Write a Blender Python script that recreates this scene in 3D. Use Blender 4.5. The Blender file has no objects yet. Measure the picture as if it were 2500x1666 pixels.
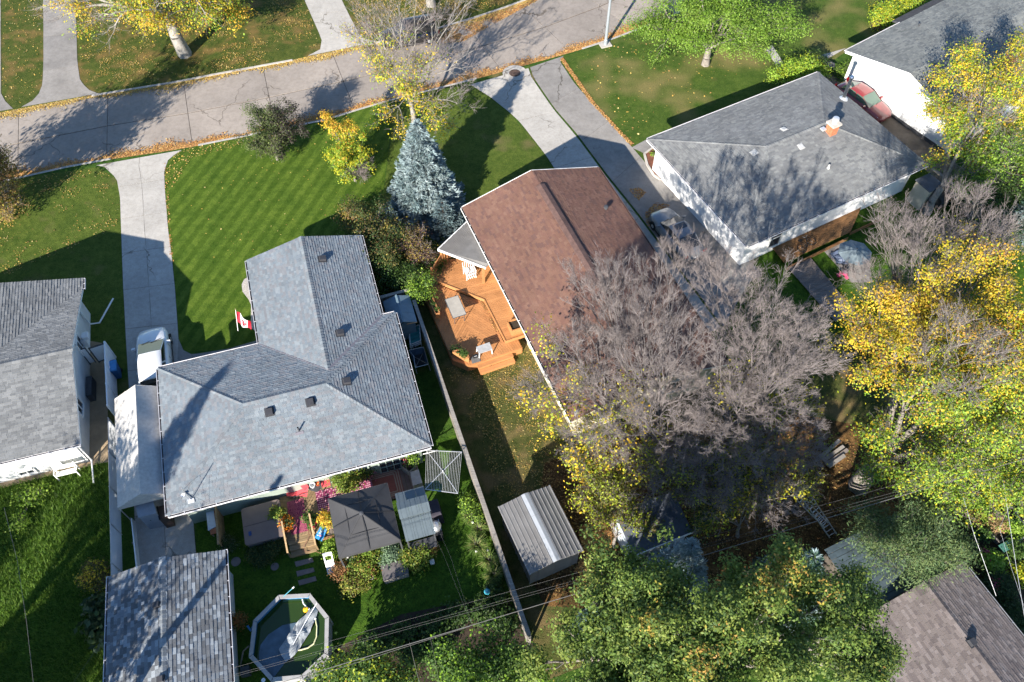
import bpy, math, random
import numpy as np
from mathutils import Vector, Matrix
random.seed(7)
SC = bpy.context.scene
COL = SC.collection
# ------------------------------------------------------------------ camera
HC, FPX, TH = 40.0, 2000.0, math.radians(55.4)
cd = bpy.data.cameras.new('camera'); cam = bpy.data.objects.new('camera', cd); COL.objects.link(cam)
cam.location = (0, 0, HC); cam.rotation_euler = (math.pi/2-TH, 0, 0)
cd.sensor_width = 36; cd.lens = FPX/2500*36; cd.clip_end = 1500; cd.clip_start = 0.5
SC.camera = cam
# ------------------------------------------------------------------ sky and sun
AZ, EL = math.radians(65.2), math.radians(25.0)      # heading of the shadows, height of the sun
w = bpy.data.worlds.new('World'); SC.world = w; w.use_nodes = True
nt = w.node_tree; bg = nt.nodes['Background']
sky = nt.nodes.new('ShaderNodeTexSky'); sky.sky_type = 'NISHITA'; sky.sun_disc = False
sky.sun_elevation = EL; sky.sun_rotation = math.atan2(-math.cos(AZ), -math.sin(AZ)); sky.air_density = 1.0; sky.dust_density = 0.0; sky.ozone_density = 4.0
nt.links.new(sky.outputs[0], bg.inputs[0]); bg.inputs[1].default_value = 0.085
sd = bpy.data.lights.new('sun', 'SUN'); sd.energy = 5.0; sd.angle = math.radians(0.53); sd.color = (1.0, 0.93, 0.83)
so = bpy.data.objects.new('sun', sd); COL.objects.link(so); so.location = (-30, -60, 60)
so.rotation_euler = Vector((math.cos(AZ)*math.cos(EL), math.sin(AZ)*math.cos(EL), -math.sin(EL))).to_track_quat('-Z', 'Y').to_euler()
vs = SC.view_settings; vs.view_transform = 'Standard'; vs.look = 'None'; vs.exposure = 1.47; vs.gamma = 1; vs.use_curve_mapping = False
SC.cycles.max_bounces = 4; SC.cycles.diffuse_bounces = 2; SC.cycles.glossy_bounces = 2; SC.cycles.transmission_bounces = 2; SC.cycles.adaptive_threshold = .025; SC.cycles.transparent_max_bounces = 6
# ------------------------------------------------------------------ survey: pixel of the plan -> point on a level plane
_s, _c = math.sin(TH), math.cos(TH)
def G(px, py, z=0.0):
    dx, dv = px-1250.0, py-833.0
    t = (HC-z)/(FPX*_s+dv*_c)
    return Vector((dx*t, (FPX*_c-dv*_s)*t, z))
def PM(py, z=0.0):                                   # pixels for a metre there
    return (FPX*_s+(py-833.0)*_c)/(HC-z)
def GL(pts, z=0.0): return [G(x, y, z) for x, y in pts]
# ------------------------------------------------------------------ objects
BASE = {}
def tag(o, label=None, cat=None, group=None, kind=None):
    if label: o['label'] = label
    if cat: o['category'] = cat
    if group: o['group'] = group
    if kind: o['kind'] = kind
    return o
def base_of(parent):
    while parent.parent: parent = parent.parent
    return BASE.get(parent.name, Vector((0, 0, 0)))
def thing(name, label, cat, loc, group=None):
    o = bpy.data.objects.new(name, None); COL.objects.link(o); o.empty_display_size = .3
    o.location = loc; BASE[o.name] = Vector(loc)
    return tag(o, label, cat, group)
def npobj(name, V, faces, mat, parent=None, base=None, col=None, smooth=False, idx=None):
    """V (n,3) world points; faces (m,k) array or list of tuples"""
    V = np.asarray(V, dtype=np.float64).reshape(-1, 3)
    b = base_of(parent) if parent else (Vector(base) if base is not None else Vector((0, 0, 0)))
    V = V-np.array(b)
    me = bpy.data.meshes.new(name)
    if isinstance(faces, np.ndarray):
        m, k = faces.shape
        me.vertices.add(len(V)); me.vertices.foreach_set('co', V.astype(np.float32).ravel())
        me.loops.add(m*k); me.loops.foreach_set('vertex_index', faces.astype(np.int32).ravel())
        me.polygons.add(m)
        me.polygons.foreach_set('loop_start', np.arange(0, m*k, k, dtype=np.int32))
        me.polygons.foreach_set('loop_total', np.full(m, k, dtype=np.int32))
        me.update(calc_edges=True)
    else:
        me.from_pydata([tuple(v) for v in V], [], faces); me.update()
    for mm in (mat if isinstance(mat, (list, tuple)) else [mat]): me.materials.append(mm)
    if idx is not None: me.polygons.foreach_set('material_index', np.asarray(idx, dtype=np.int32))
    if col is not None:
        a = me.attributes.new('Col', 'FLOAT_COLOR', 'FACE')
        c = np.ones((len(me.polygons), 4), dtype=np.float32); c[:, :3] = col
        a.data.foreach_set('color', c.ravel())
    if smooth: me.polygons.foreach_set('use_smooth', np.ones(len(me.polygons), dtype=bool))
    o = bpy.data.objects.new(name, me); COL.objects.link(o)
    if parent: o.parent = parent
    elif base is not None: o.location = base; BASE[o.name] = Vector(base)
    return o
class MB:
    def __init__(s): s.v = []; s.f = []; s.m = []
    def add(s, pts, faces, mi=0):
        n = len(s.v); s.v += [tuple(p) for p in pts]; s.f += [tuple(i+n for i in f) for f in faces]; s.m += [mi]*len(faces); return s
    def poly(s, pts, mi=0): return s.add(pts, [tuple(range(len(pts)))], mi)
    def prism(s, pts, down, mi=0):                    # top ring pts, swept by vector down
        n = len(pts); d = Vector(down)
        top = [Vector(p) for p in pts]; bot = [p+d for p in top]
        nn = Vector((0, 0, 0))
        for i in range(n): nn += top[i].cross(top[(i+1) % n])
        if nn.dot(d) > 0: top.reverse(); bot.reverse()
        fs = [tuple(range(n)), tuple(reversed(range(n, 2*n)))]
        fs += [(i, n+i, n+(i+1) % n, (i+1) % n) for i in range(n)]
        return s.add(top+bot, fs, mi)
    def hexa(s, p, mi=0):                              # 8 points: bottom ring 0-3 ccw from above, top ring 4-7
        return s.add(p, [(3, 2, 1, 0), (4, 5, 6, 7), (0, 1, 5, 4), (1, 2, 6, 5), (2, 3, 7, 6), (3, 0, 4, 7)], mi)
    def box(s, c, size, ax=None, mi=0):                # centre, full size, yaw or (x,y,z) axes
        c = Vector(c); h = [k/2 for k in size]
        if ax is None: X, Y, Z = Vector((1, 0, 0)), Vector((0, 1, 0)), Vector((0, 0, 1))
        elif isinstance(ax, (int, float)): X, Y, Z = Vector((math.cos(ax), math.sin(ax), 0)), Vector((-math.sin(ax), math.cos(ax), 0)), Vector((0, 0, 1))
        else: X, Y, Z = ax
        P = [c+X*(a*h[0])+Y*(b*h[1])+Z*(d*h[2]) for d in (-1, 1) for a, b in ((-1, -1), (1, -1), (1, 1), (-1, 1))]
        return s.hexa(P, mi)
    def bar(s, a, b, wd, ht, mi=0, up=(0, 0, 1)):      # square bar from a to b
        a, b = Vector(a), Vector(b); d = b-a; L = d.length
        if L < 1e-6: return s
        X = d/L; U = Vector(up); Y = U.cross(X)
        if Y.length < 1e-4: Y = Vector((0, 1, 0)).cross(X)
        Y.normalize(); Z = X.cross(Y)
        return s.box((a+b)/2, (L, wd, ht), (X, Y, Z), mi)
    def tube(s, pts, rad, n=8, mi=0, cap=True):
        pts = [Vector(p) for p in pts]
        if not isinstance(rad, (list, tuple)): rad = [rad]*len(pts)
        rings = []; N = None
        for i, p in enumerate(pts):
            d = (pts[min(i+1, len(pts)-1)]-pts[max(i-1, 0)]).normalized()
            if N is None:
                N = d.orthogonal().normalized()
            N = (N-d*N.dot(d)); N = N.normalized() if N.length > 1e-5 else d.orthogonal().normalized()
            B = d.cross(N)
            rings.append([p+(N*math.cos(2*math.pi*k/n)+B*math.sin(2*math.pi*k/n))*rad[i] for k in range(n)])
        fs = []
        for i in range(len(pts)-1):
            for k in range(n):
                a, b = i*n+k, i*n+(k+1) % n
                fs.append((a, b, b+n, a+n))
        if cap: fs += [tuple(reversed(range(n))), tuple(range((len(pts)-1)*n, len(pts)*n))]
        return s.add([q for r in rings for q in r], fs, mi)
    def lathe(s, c, prof, n=16, mi=0, ax=None):        # prof [(r,z)]
        c = Vector(c); X, Y, Z = ax or (Vector((1, 0, 0)), Vector((0, 1, 0)), Vector((0, 0, 1)))
        P = [c+(X*math.cos(2*math.pi*k/n)+Y*math.sin(2*math.pi*k/n))*r+Z*z for r, z in prof for k in range(n)]
        fs = [(i*n+k, i*n+(k+1) % n, (i+1)*n+(k+1) % n, (i+1)*n+k) for i in range(len(prof)-1) for k in range(n)]
        if prof[0][0] > 1e-4: fs.append(tuple(reversed(range(n))))
        if prof[-1][0] > 1e-4: fs.append(tuple(range((len(prof)-1)*n, len(prof)*n)))
        return s.add(P, fs, mi)
    def build(s, name, mat, parent=None, base=None, smooth=False, col=None):
        return npobj(name, s.v, s.f, mat, parent, base, col, smooth, s.m if isinstance(mat, (list, tuple)) and len(mat) > 1 else None)
def struct(mb, name, mat, parent=None):
    o = mb.build(name, mat, parent)
    if not parent: o['kind'] = 'structure'
    return o
def solo(mb, name, mat, label, cat, base, group=None, smooth=False):
    return tag(mb.build(name, mat, None, base, smooth), label, cat, group)
def dup(root, loc, label=None, rz=0.0, scale=1.0):
    r = root.copy(); COL.objects.link(r); r.location = loc; r.rotation_euler = (0, 0, rz); r.scale = (scale,)*3
    BASE[r.name] = Vector(loc)
    if label: r['label'] = label
    for ch in root.children:
        c = ch.copy(); COL.objects.link(c); c.parent = r
        for g in ch.children:
            d = g.copy(); COL.objects.link(d); d.parent = c
    return r
class Fr:                                              # a house's own axes: a to the right along the eave, b to the street
    def __init__(s, px, py, z, yaw):
        s.o = G(px, py, z); s.yaw = math.radians(yaw)
        s.X = Vector((math.cos(s.yaw), math.sin(s.yaw), 0)); s.Y = Vector((-math.sin(s.yaw), math.cos(s.yaw), 0)); s.ax = (s.X, s.Y, Vector((0, 0, 1)))
    def __call__(s, a, b, z=0.0):
        p = s.o+s.X*a+s.Y*b; return Vector((p.x, p.y, z))
    def uv(s, px, py, z=0.0):
        d = G(px, py, z)-s.o; return d.dot(s.X), d.dot(s.Y)
    def rect(s, a0, b0, a1, b1, z): return [s(a0, b0, z), s(a1, b0, z), s(a1, b1, z), s(a0, b1, z)]
# ------------------------------------------------------------------ materials
def _new(name):
    m = bpy.data.materials.new(name); m.use_nodes = True
    return m, m.node_tree, m.node_tree.nodes['Principled BSDF']
def _noise(t, scale, detail=4, rough=.6, vec=None, dim=None):
    n = t.nodes.new('ShaderNodeTexNoise'); n.inputs['Scale'].default_value = scale; n.inputs['Detail'].default_value = min(detail, 2.5)
    n.inputs['Roughness'].default_value = rough
    if vec is None:
        g = t.nodes.new('ShaderNodeNewGeometry'); vec = g.outputs['Position']
    t.links.new(vec, n.inputs['Vector']); return n
def _ramp(t, fac, stops):
    r = t.nodes.new('ShaderNodeValToRGB'); e = r.color_ramp.elements
    while len(e) < len(stops): e.new(.5)
    for el, (p, c) in zip(e, stops): el.position = p; el.color = (*c, 1)
    t.links.new(fac, r.inputs[0]); return r.outputs[0]
def _mix(t, fac, a, b, typ='MIX'):
    m = t.nodes.new('ShaderNodeMix'); m.data_type = 'RGBA'; m.blend_type = typ
    for sock, val in ((m.inputs[0], fac), (m.inputs[6], a), (m.inputs[7], b)):
        if hasattr(val, 'is_output'): t.links.new(val, sock)
        elif isinstance(val, (int, float)): sock.default_value = val
        else: sock.default_value = (*val, 1)
    return m.outputs[2]
def M(name, col, rough=.8, var=.15, scale=3.0, fine=None, bump=0.0, spec=.3, metal=0.0, col2=None, attr=False, fvar=.12, coat=0.0):
    m, t, p = _new(name)
    c = np.array(col)
    n = _noise(t, scale, 5, .62)
    hi = tuple(np.clip(c*(1+var), 0, 1)); lo = tuple(c*(1-var)) if col2 is None else tuple(col2)
    out = _ramp(t, n.outputs['Fac'], [(.32, lo), (.68, hi)])
    if attr:
        a = t.nodes.new('ShaderNodeAttribute'); a.attribute_name = 'Col'
        out = _mix(t, 1.0, a.outputs['Color'], _ramp(t, n.outputs['Fac'], [(.3, (1-var,)*3), (.7, (1+var if var < .01 else 1.0,)*3)]), 'MULTIPLY')
    if fine:
        f = _noise(t, fine, 3, .7)
        out = _mix(t, 1.0, out, _ramp(t, f.outputs['Fac'], [(.3, (1-fvar*2,)*3), (.7, (1, 1, 1))]), 'MULTIPLY')
    t.links.new(out, p.inputs['Base Color'])
    p.inputs['Roughness'].default_value = rough; p.inputs['Specular IOR Level'].default_value = spec; p.inputs['Metallic'].default_value = metal
    if coat: p.inputs['Coat Weight'].default_value = coat; p.inputs['Coat Roughness'].default_value = .05
    if bump:
        b = t.nodes.new('ShaderNodeBump'); b.inputs['Strength'].default_value = bump; b.inputs['Distance'].default_value = .03
        f = _noise(t, fine or scale*8, 4, .7); t.links.new(f.outputs['Fac'], b.inputs['Height']); t.links.new(b.outputs[0], p.inputs['Normal'])
    return m
def leafmat(name, trans=.35, rough=.55):
    m, t, p = _new(name)
    a = t.nodes.new('ShaderNodeAttribute'); a.attribute_name = 'Col'
    t.links.new(a.outputs['Color'], p.inputs['Base Color']); p.inputs['Roughness'].default_value = rough; p.inputs['Specular IOR Level'].default_value = .25
    tr = t.nodes.new('ShaderNodeBsdfTranslucent'); t.links.new(a.outputs['Color'], tr.inputs['Color'])
    mx = t.nodes.new('ShaderNodeMixShader'); mx.inputs[0].default_value = trans
    out = t.nodes['Material Output']
    t.links.new(p.outputs[0], mx.inputs[1]); t.links.new(tr.outputs[0], mx.inputs[2]); t.links.new(mx.outputs[0], out.inputs[0])
    return m
def grass(name, c1, c2, dry=None, dryamt=.5, dscale=.25, stripes=None, fine=14.0, blotch=.6):
    """c1 dark, c2 light blades; dry straw patches; stripes=(direction angle, width)"""
    m, t, p = _new(name)
    big = _noise(t, blotch, 4, .65); mid = _noise(t, 2.6, 4, .7); fi = _noise(t, fine, 3, .8)
    out = _ramp(t, mid.outputs['Fac'], [(.3, c1), (.7, c2)])
    out = _mix(t, 1.0, out, _ramp(t, fi.outputs['Fac'], [(.28, (.42,)*3), (.5, (.95,)*3), (.74, (1.35, 1.35, 1.2))]), 'MULTIPLY')
    out = _mix(t, 1.0, out, _ramp(t, big.outputs['Fac'], [(.3, (.72, .78, .7)), (.7, (1.12, 1.05, 1.0))]), 'MULTIPLY')
    if dry is not None:
        d = _noise(t, dscale, 6, .68)
        g = t.nodes.new('ShaderNodeMapRange'); g.inputs[1].default_value = .62-dryamt*.25; g.inputs[2].default_value = .78-dryamt*.25
        t.links.new(d.outputs['Fac'], g.inputs[0])
        dd = _mix(t, 1.0, dry, _ramp(t, fi.outputs['Fac'], [(.25, (.55,)*3), (.7, (1.15,)*3)]), 'MULTIPLY')
        out = _mix(t, g.outputs[0], out, dd)
    if stripes:
        geo = t.nodes.new('ShaderNodeNewGeometry'); dp = t.nodes.new('ShaderNodeVectorMath'); dp.operation = 'DOT_PRODUCT'
        dp.inputs[1].default_value = (-math.sin(stripes[0]), math.cos(stripes[0]), 0); t.links.new(geo.outputs['Position'], dp.inputs[0])
        nz = _noise(t, 1.1, 2, .6); nz2 = _noise(t, .12, 1, .5)
        def ma(op, a, b):
            m_ = t.nodes.new('ShaderNodeMath'); m_.operation = op
            for s_k, v_ in zip(m_.inputs, (a, b)):
                if v_ is None: continue
                if hasattr(v_, 'is_output'): t.links.new(v_, s_k)
                else: s_k.default_value = v_
            return m_.outputs[0]
        ph = ma('MULTIPLY_ADD', dp.outputs['Value'], 2*math.pi/stripes[1]); ph.node.inputs[2].default_value = 0
        ph = ma('ADD', ph, ma('MULTIPLY', nz.outputs['Fac'], 1.1)); ph = ma('ADD', ph, ma('MULTIPLY', nz2.outputs['Fac'], .8))
        sn_ = ma('SINE', ph, None); am = _noise(t, .35, 2, .5); sn_ = ma('MULTIPLY', sn_, ma('MULTIPLY', am.outputs['Fac'], 1.0)); sn_ = ma('ADD', sn_, .5)
        out = _mix(t, 1.0, out, _ramp(t, sn_, [(.30, (.82, .86, .75)), (.66, (1.22, 1.14, 1.18))]), 'MULTIPLY')
    t.links.new(out, p.inputs['Base Color']); p.inputs['Roughness'].default_value = .9; p.inputs['Specular IOR Level'].default_value = .1
    b = t.nodes.new('ShaderNodeBump'); b.inputs['Strength'].default_value = .9; b.inputs['Distance'].default_value = .05
    b2 = _noise(t, fine*1.3, 4, .75); t.links.new(b2.outputs['Fac'], b.inputs['Height']); t.links.new(b.outputs[0], p.inputs['Normal'])
    return m
def concrete(name, col, stain=.25, scale=.5):
    m, t, p = _new(name)
    c = np.array(col)
    a = _noise(t, scale, 6, .7); b = _noise(t, 3.5, 5, .7); f = _noise(t, 22, 4, .8)
    out = _ramp(t, a.outputs['Fac'], [(.3, tuple(c*(1-stain))), (.55, tuple(c)), (.75, tuple(np.minimum(c*1.12, 1)))])
    out = _mix(t, 1.0, out, _ramp(t, b.outputs['Fac'], [(.25, (.82, .81, .8)), (.6, (1, 1, 1))]), 'MULTIPLY')
    out = _mix(t, 1.0, out, _ramp(t, f.outputs['Fac'], [(.3, (.84,)*3), (.65, (1.04,)*3)]), 'MULTIPLY')
    g = t.nodes.new('ShaderNodeObjectInfo')
    out = _mix(t, 1.0, out, _ramp(t, g.outputs['Random'], [(0, (.9, .9, .9)), (1, (1.06, 1.05, 1.03))]), 'MULTIPLY')
    # hairline cracks
    vo = t.nodes.new('ShaderNodeTexVoronoi'); vo.feature = 'DISTANCE_TO_EDGE'; vo.inputs['Scale'].default_value = .22
    geo = t.nodes.new('ShaderNodeNewGeometry'); nz = _noise(t, .9, 4, .7); mv = t.nodes.new('ShaderNodeVectorMath'); mv.operation = 'MULTIPLY_ADD'
    mv.inputs[1].default_value = (1.6, 1.6, 0); t.links.new(nz.outputs['Color'], mv.inputs[0]); t.links.new(geo.outputs['Position'], mv.inputs[2]); t.links.new(mv.outputs[0], vo.inputs['Vector'])
    gate = _noise(t, .15, 2, .5)
    ck = _ramp(t, vo.outputs['Distance'], [(.0, (.36, .34, .31)), (.011, (1, 1, 1))])
    out = _mix(t, _ramp(t, gate.outputs['Fac'], [(.5, (0, 0, 0)), (.56, (1, 1, 1))]), out, _mix(t, 1.0, out, ck, 'MULTIPLY'))
    t.links.new(out, p.inputs['Base Color']); p.inputs['Roughness'].default_value = .88; p.inputs['Specular IOR Level'].default_value = .2
    bb = t.nodes.new('ShaderNodeBump'); bb.inputs['Strength'].default_value = .25; bb.inputs['Distance'].default_value = .01
    t.links.new(f.outputs['Fac'], bb.inputs['Height']); t.links.new(bb.outputs[0], p.inputs['Normal'])
    return m
def glassmat(name, col=(.02, .025, .03), rough=.04):
    m, t, p = _new(name); p.inputs['Base Color'].default_value = (*col, 1); p.inputs['Roughness'].default_value = rough; p.inputs['Specular IOR Level'].default_value = .9
    return m
def wood(name, col, var=.2, ang=0.0, grain=14.0, rough=.7):
    m, t, p = _new(name); c = np.array(col)
    g = t.nodes.new('ShaderNodeNewGeometry'); mp = t.nodes.new('ShaderNodeMapping'); mp.inputs['Rotation'].default_value = (0, 0, -ang); mp.inputs['Scale'].default_value = (1, grain, grain)
    t.links.new(g.outputs['Position'], mp.inputs['Vector'])
    n = _noise(t, 1.3, 5, .65, mp.outputs[0]); k = _noise(t, 1.1, 4, .6)
    out = _ramp(t, n.outputs['Fac'], [(.3, tuple(c*(1-var))), (.7, tuple(np.minimum(c*(1+var), 1)))])
    out = _mix(t, 1.0, out, _ramp(t, k.outputs['Fac'], [(.3, (.84, .82, .8)), (.6, (1, 1, 1))]), 'MULTIPLY')
    oi = t.nodes.new('ShaderNodeObjectInfo')
    out = _mix(t, 1.0, out, _ramp(t, oi.outputs['Random'], [(0, (.86, .85, .84)), (1, (1.06, 1.05, 1.04))]), 'MULTIPLY')
    t.links.new(out, p.inputs['Base Color']); p.inputs['Roughness'].default_value = rough; p.inputs['Specular IOR Level'].default_value = .25
    return m
m_white = M('white_paint', (.80, .79, .76), .5, .04, 2); m_whiteplastic = M('white_plastic', (.78, .78, .78), .35, .03, 2)
m_black = M('black_plastic', (.02, .02, .022), .5, .2, 4); m_dark = M('dark_grey_metal', (.06, .062, .068), .55, .15, 4)
m_steel = M('galvanised_steel', (.55, .56, .57), .35, .1, 6, metal=.7); m_alum = M('aluminium', (.62, .63, .64), .4, .08, 5, metal=.5)
m_rubber = M('tyre_rubber', (.018, .018, .019), .85, .2, 9)
m_soil = M('dark_soil', (.045, .032, .022), .95, .35, 2.5, fine=20, bump=.6)
m_gutter = M('gutter_white', (.60, .59, .61), .45, .05, 3); m_gutterbed = M('gutter_dirt_and_shade', (.035, .028, .03), .9, .4, 6)  # dark bed colour holds both dirt and the painted-in shade of the trough
m_bark = M('grey_bark', (.23, .205, .18), .9, .3, 6, fine=30, bump=.6); m_twig = M('twig_bark', (.20, .172, .165), .85, .22, 3)
m_barkdark = M('dark_bark', (.10, .085, .07), .9, .3, 6, fine=30, bump=.6)
m_leaf = leafmat('leaf', .4); m_needle = leafmat('needle', .12, .6); m_dead = leafmat('fallen_leaf', .05, .8)
# ================================================================== ground, street, drives
rng = np.random.default_rng(11)
m_lawn = grass('lawn_grass', (.030, .072, .012), (.066, .128, .02), (.15, .125, .045), .25, .3)
m_lawnstripe = grass('mown_grass', (.05, .098, .011), (.094, .152, .021), None, stripes=(math.radians(69.6), .85), fine=16)
m_lawnfront = grass('front_grass', (.05, .084, .013), (.098, .135, .026), (.13, .12, .045), .2, .35)
m_lawndry = grass('patchy_grass', (.042, .084, .012), (.082, .124, .024), (.185, .16, .058), .58, .17)
m_lawnleaf = grass('leafy_grass', (.044, .07, .013), (.092, .11, .025), (.17, .12, .04), .5, .5)
m_lawnback = grass('lush_grass', (.026, .066, .008), (.064, .128, .014), None, fine=10)
m_lawnrough = grass('rough_grass', (.04, .09, .009), (.115, .195, .024), None, fine=6, blotch=.9)
m_yarddry = grass('thin_yard_grass', (.045, .062, .016), (.10, .105, .034), (.17, .125, .055), .55, .5)
m_litter = grass('leaf_litter', (.045, .028, .014), (.13, .075, .032), (.20, .11, .04), .5, 1.2, fine=12)
m_road = concrete('street_concrete', (.315, .277, .245), .16, .25)
m_drive = concrete('drive_concrete', (.42, .40, .37), .14, .4)
m_drive2 = concrete('old_drive_concrete', (.27, .255, .24), .22, .5)
m_joint = M('joint_dirt', (.09, .07, .052), .95, .4, 4)
m_kerb = concrete('kerb_concrete', (.46, .43, .39), .15, 1.0)
m_sand = M('sand_path', (.36, .27, .17), .95, .2, 1.2, fine=25, bump=.4)
m_asph = concrete('brown_paving', (.17, .145, .12), .25, .6)
m_gravel = M('white_gravel', (.55, .50, .45), .9, .3, 14, fine=40, bump=.9, fvar=.25)
m_mulch = M('red_mulch', (.19, .075, .045), .95, .35, 6, fine=25, bump=.8)
def resample(pts, step):
    P = [Vector(p) for p in pts]; out = [P[0].copy()]; acc = 0.0
    for a, b in zip(P, P[1:]):
        L = (b-a).length; t = step-acc
        while t <= L: out.append(a.lerp(b, t/L)); t += step
        acc = (acc+L) % step
    return out
def nearest(P, q):
    best = None
    for a, b in zip(P, P[1:]):
        d = b-a; t = max(0, min(1, (q-a).dot(d)/d.length_squared)); r = a+d*t
        if best is None or (r-q).length < best[0]: best = ((r-q).length, r)
    return best[1]
LOW = [(-420, 540), (78, 429), (164, 409), (228, 396), (329, 381), (439, 365), (548, 344), (640, 325), (732, 306), (793, 296), (861, 274), (955, 244), (1111, 208), (1260, 166), (1377, 134), (1468, 107), (1553, 75), (1660, 32), (1790, -30), (1900, -90)]
UPP = [(-420, 352), (0, 274), (55, 263), (123, 250), (228, 231), (302, 219), (425, 200), (543, 176), (640, 159), (757, 137), (880, 110), (935, 100), (1010, 83), (1086, 63), (1157, 42), (1240, 14), (1330, -20), (1440, -70), (1560, -140)]
def smooth(P):
    for _ in range(2):
        Q = [P[0]]
        for a, b in zip(P, P[1:]): Q += [a.lerp(b, .25), a.lerp(b, .75)]
        P = Q+[P[-1]]
    return P
LW, UW = smooth(GL(LOW)), smooth(GL(UPP))
gmb = MB(); gmb.poly([Vector((x, y, -.16)) for x, y in ((-500, -300), (500, -300), (500, 900), (-500, 900))]); struct(gmb, 'ground', m_lawn)
def block(name, pts, mat, z=0.0, depth=.2):
    mb = MB(); mb.prism([Vector((p.x, p.y, z)) for p in pts], (0, 0, -depth)); return struct(mb, name, mat)
def sheet(name, px, mat, z): mb = MB(); mb.poly(GL(px, z)[::-1] if poly_ccw(px) else GL(px, z)); return struct(mb, name, mat)
def poly_ccw(px): return sum(a[0]*b[1]-b[0]*a[1] for a, b in zip(px, px[1:]+px[:1])) > 0
block('south_lawn', LW+[Vector((200, 75, 0)), Vector((200, -80, 0)), Vector((-200, -80, 0)), Vector((-200, 35, 0))], m_lawn)
block('north_lawn', UW+[Vector((60, 140, 0)), Vector((-160, 140, 0))], m_lawnleaf)
sheet('front_lawn', [(405, 400), (424, 380), (441, 366), (548, 345), (640, 326), (732, 307), (793, 297), (861, 275), (955, 245), (952, 330), (935, 470), (830, 560), (1000, 640), (985, 740), (700, 760), (640, 850), (436, 860), (415, 700), (400, 480)], m_lawnstripe, .004)
sheet('corner_lawn', [(955, 245), (1111, 209), (1149, 205), (1200, 240), (1246, 278), (1335, 383), (1380, 470), (1150, 700), (985, 740), (1000, 640), (835, 560), (937, 470), (953, 330)], m_lawnfront, .0042)
sheet('patchy_lawn', [(1372, 140), (1468, 108), (1553, 76), (1660, 33), (1790, -29), (2240, -60), (2250, 40), (2060, 130), (1990, 180), (1890, 260), (1560, 420), (1514, 327), (1446, 253)], m_lawndry, .004)
sheet('west_lawn', [(-200, 470), (78, 430), (240, 408), (285, 437), (294, 481), (296, 569), (312, 900), (200, 900), (-200, 900)], m_lawnfront, .0044)
sheet('back_lawn', [(480, 1180), (1120, 1060), (1290, 1560), (1330, 1760), (480, 1760)], m_lawnback, .004)
sheet('rough_lawn', [(-300, 1190), (0, 1190), (262, 1120), (275, 1420), (280, 1760), (-400, 1760)], m_lawnrough, .0044)
sheet('yard_grass', [(1015, 730), (1060, 720), (1290, 780), (1420, 1000), (2100, 800), (2480, 1000), (2480, 1400), (1950, 1420), (1340, 1660), (1290, 1560), (1120, 1060)], m_yarddry, .0042)
sheet('leaf_litter_bed', [(1330, 1130), (1560, 1060), (1900, 1000), (2100, 1040), (2260, 1180), (2200, 1390), (1900, 1480), (1700, 1500), (1330, 1480), (1290, 1400)], m_litter, .008)
sheet('garden_soil', [(980, 1500), (1230, 1450), (1300, 1560), (1340, 1760), (760, 1760), (790, 1600)], m_soil, .008)
sheet('garden_earth', [(2300, 1210), (2520, 1180), (2600, 1700), (2560, 1720), (2340, 1380)], m_soil, .008)
sheet('east_yard_grass', [(1820, 600), (2270, 400), (2480, 520), (2520, 760), (2100, 830), (1950, 760)], m_lawnback, .0088)
# --- street slabs
rb = MB(); rb.prism([Vector((p.x, p.y, -.125)) for p in LW+UW[::-1]], (0, 0, -.03)); road = struct(rb, 'road', m_joint)
st = resample(LW, 5.9); st_u = [nearest(UW, q) for q in st]
def shrink(q, g):
    c = sum(q, Vector((0, 0, 0)))/len(q); return [p+(c-p).normalized()*g for p in q]
for i in range(len(st)-1):
    for (f0, f1) in ((0.0, .4962), (.5038, 1.0)):
        q = [st[i].lerp(st_u[i], f0), st[i+1].lerp(st_u[i+1], f0), st[i+1].lerp(st_u[i+1], f1), st[i].lerp(st_u[i], f1)]
        q = [Vector((p.x, p.y, -.09+random.uniform(-.004, .004))) for p in shrink(q, .022)]
        MB().prism(q, (0, 0, -.033)).build('slab', m_road, road)
OPEN = [((-60, 60), 'u'), ((50, 238), 'u'), ((752, 920), 'u'), ((232, 445), 'l'), ((1140, 1385), 'l')]
kerb = None
def kerb_run(P, side, name):
    root = MB(); 
    pts = resample(P, 3.0); o = None
    for a, b in zip(pts, pts[1:]):
        m = (a+b)/2; n = Vector((-(b-a).y, (b-a).x, 0)).normalized()*(1 if side == 'u' else -1)
        px = 1250+FPX*m.x/((m.y)*_c+(HC)*_s)
        low = any(s == side and r[0] < px < r[1] for r, s in OPEN)
        z = -.05 if low else .012
        q = [a+n*.015, b+n*.015, b-n*.16, a-n*.16]
        q = shrink([Vector((p.x, p.y, z)) for p in q], .008)
        mb = MB().prism(q, (0, 0, -.15-z+.012))
        if o is None: o = struct(mb, name, m_kerb)
        else: mb.build('kerb_stone', m_kerb, o)
kerb_run(UW, 'u', 'far_kerb'); kerb_run(LW, 'l', 'near_kerb')
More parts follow.
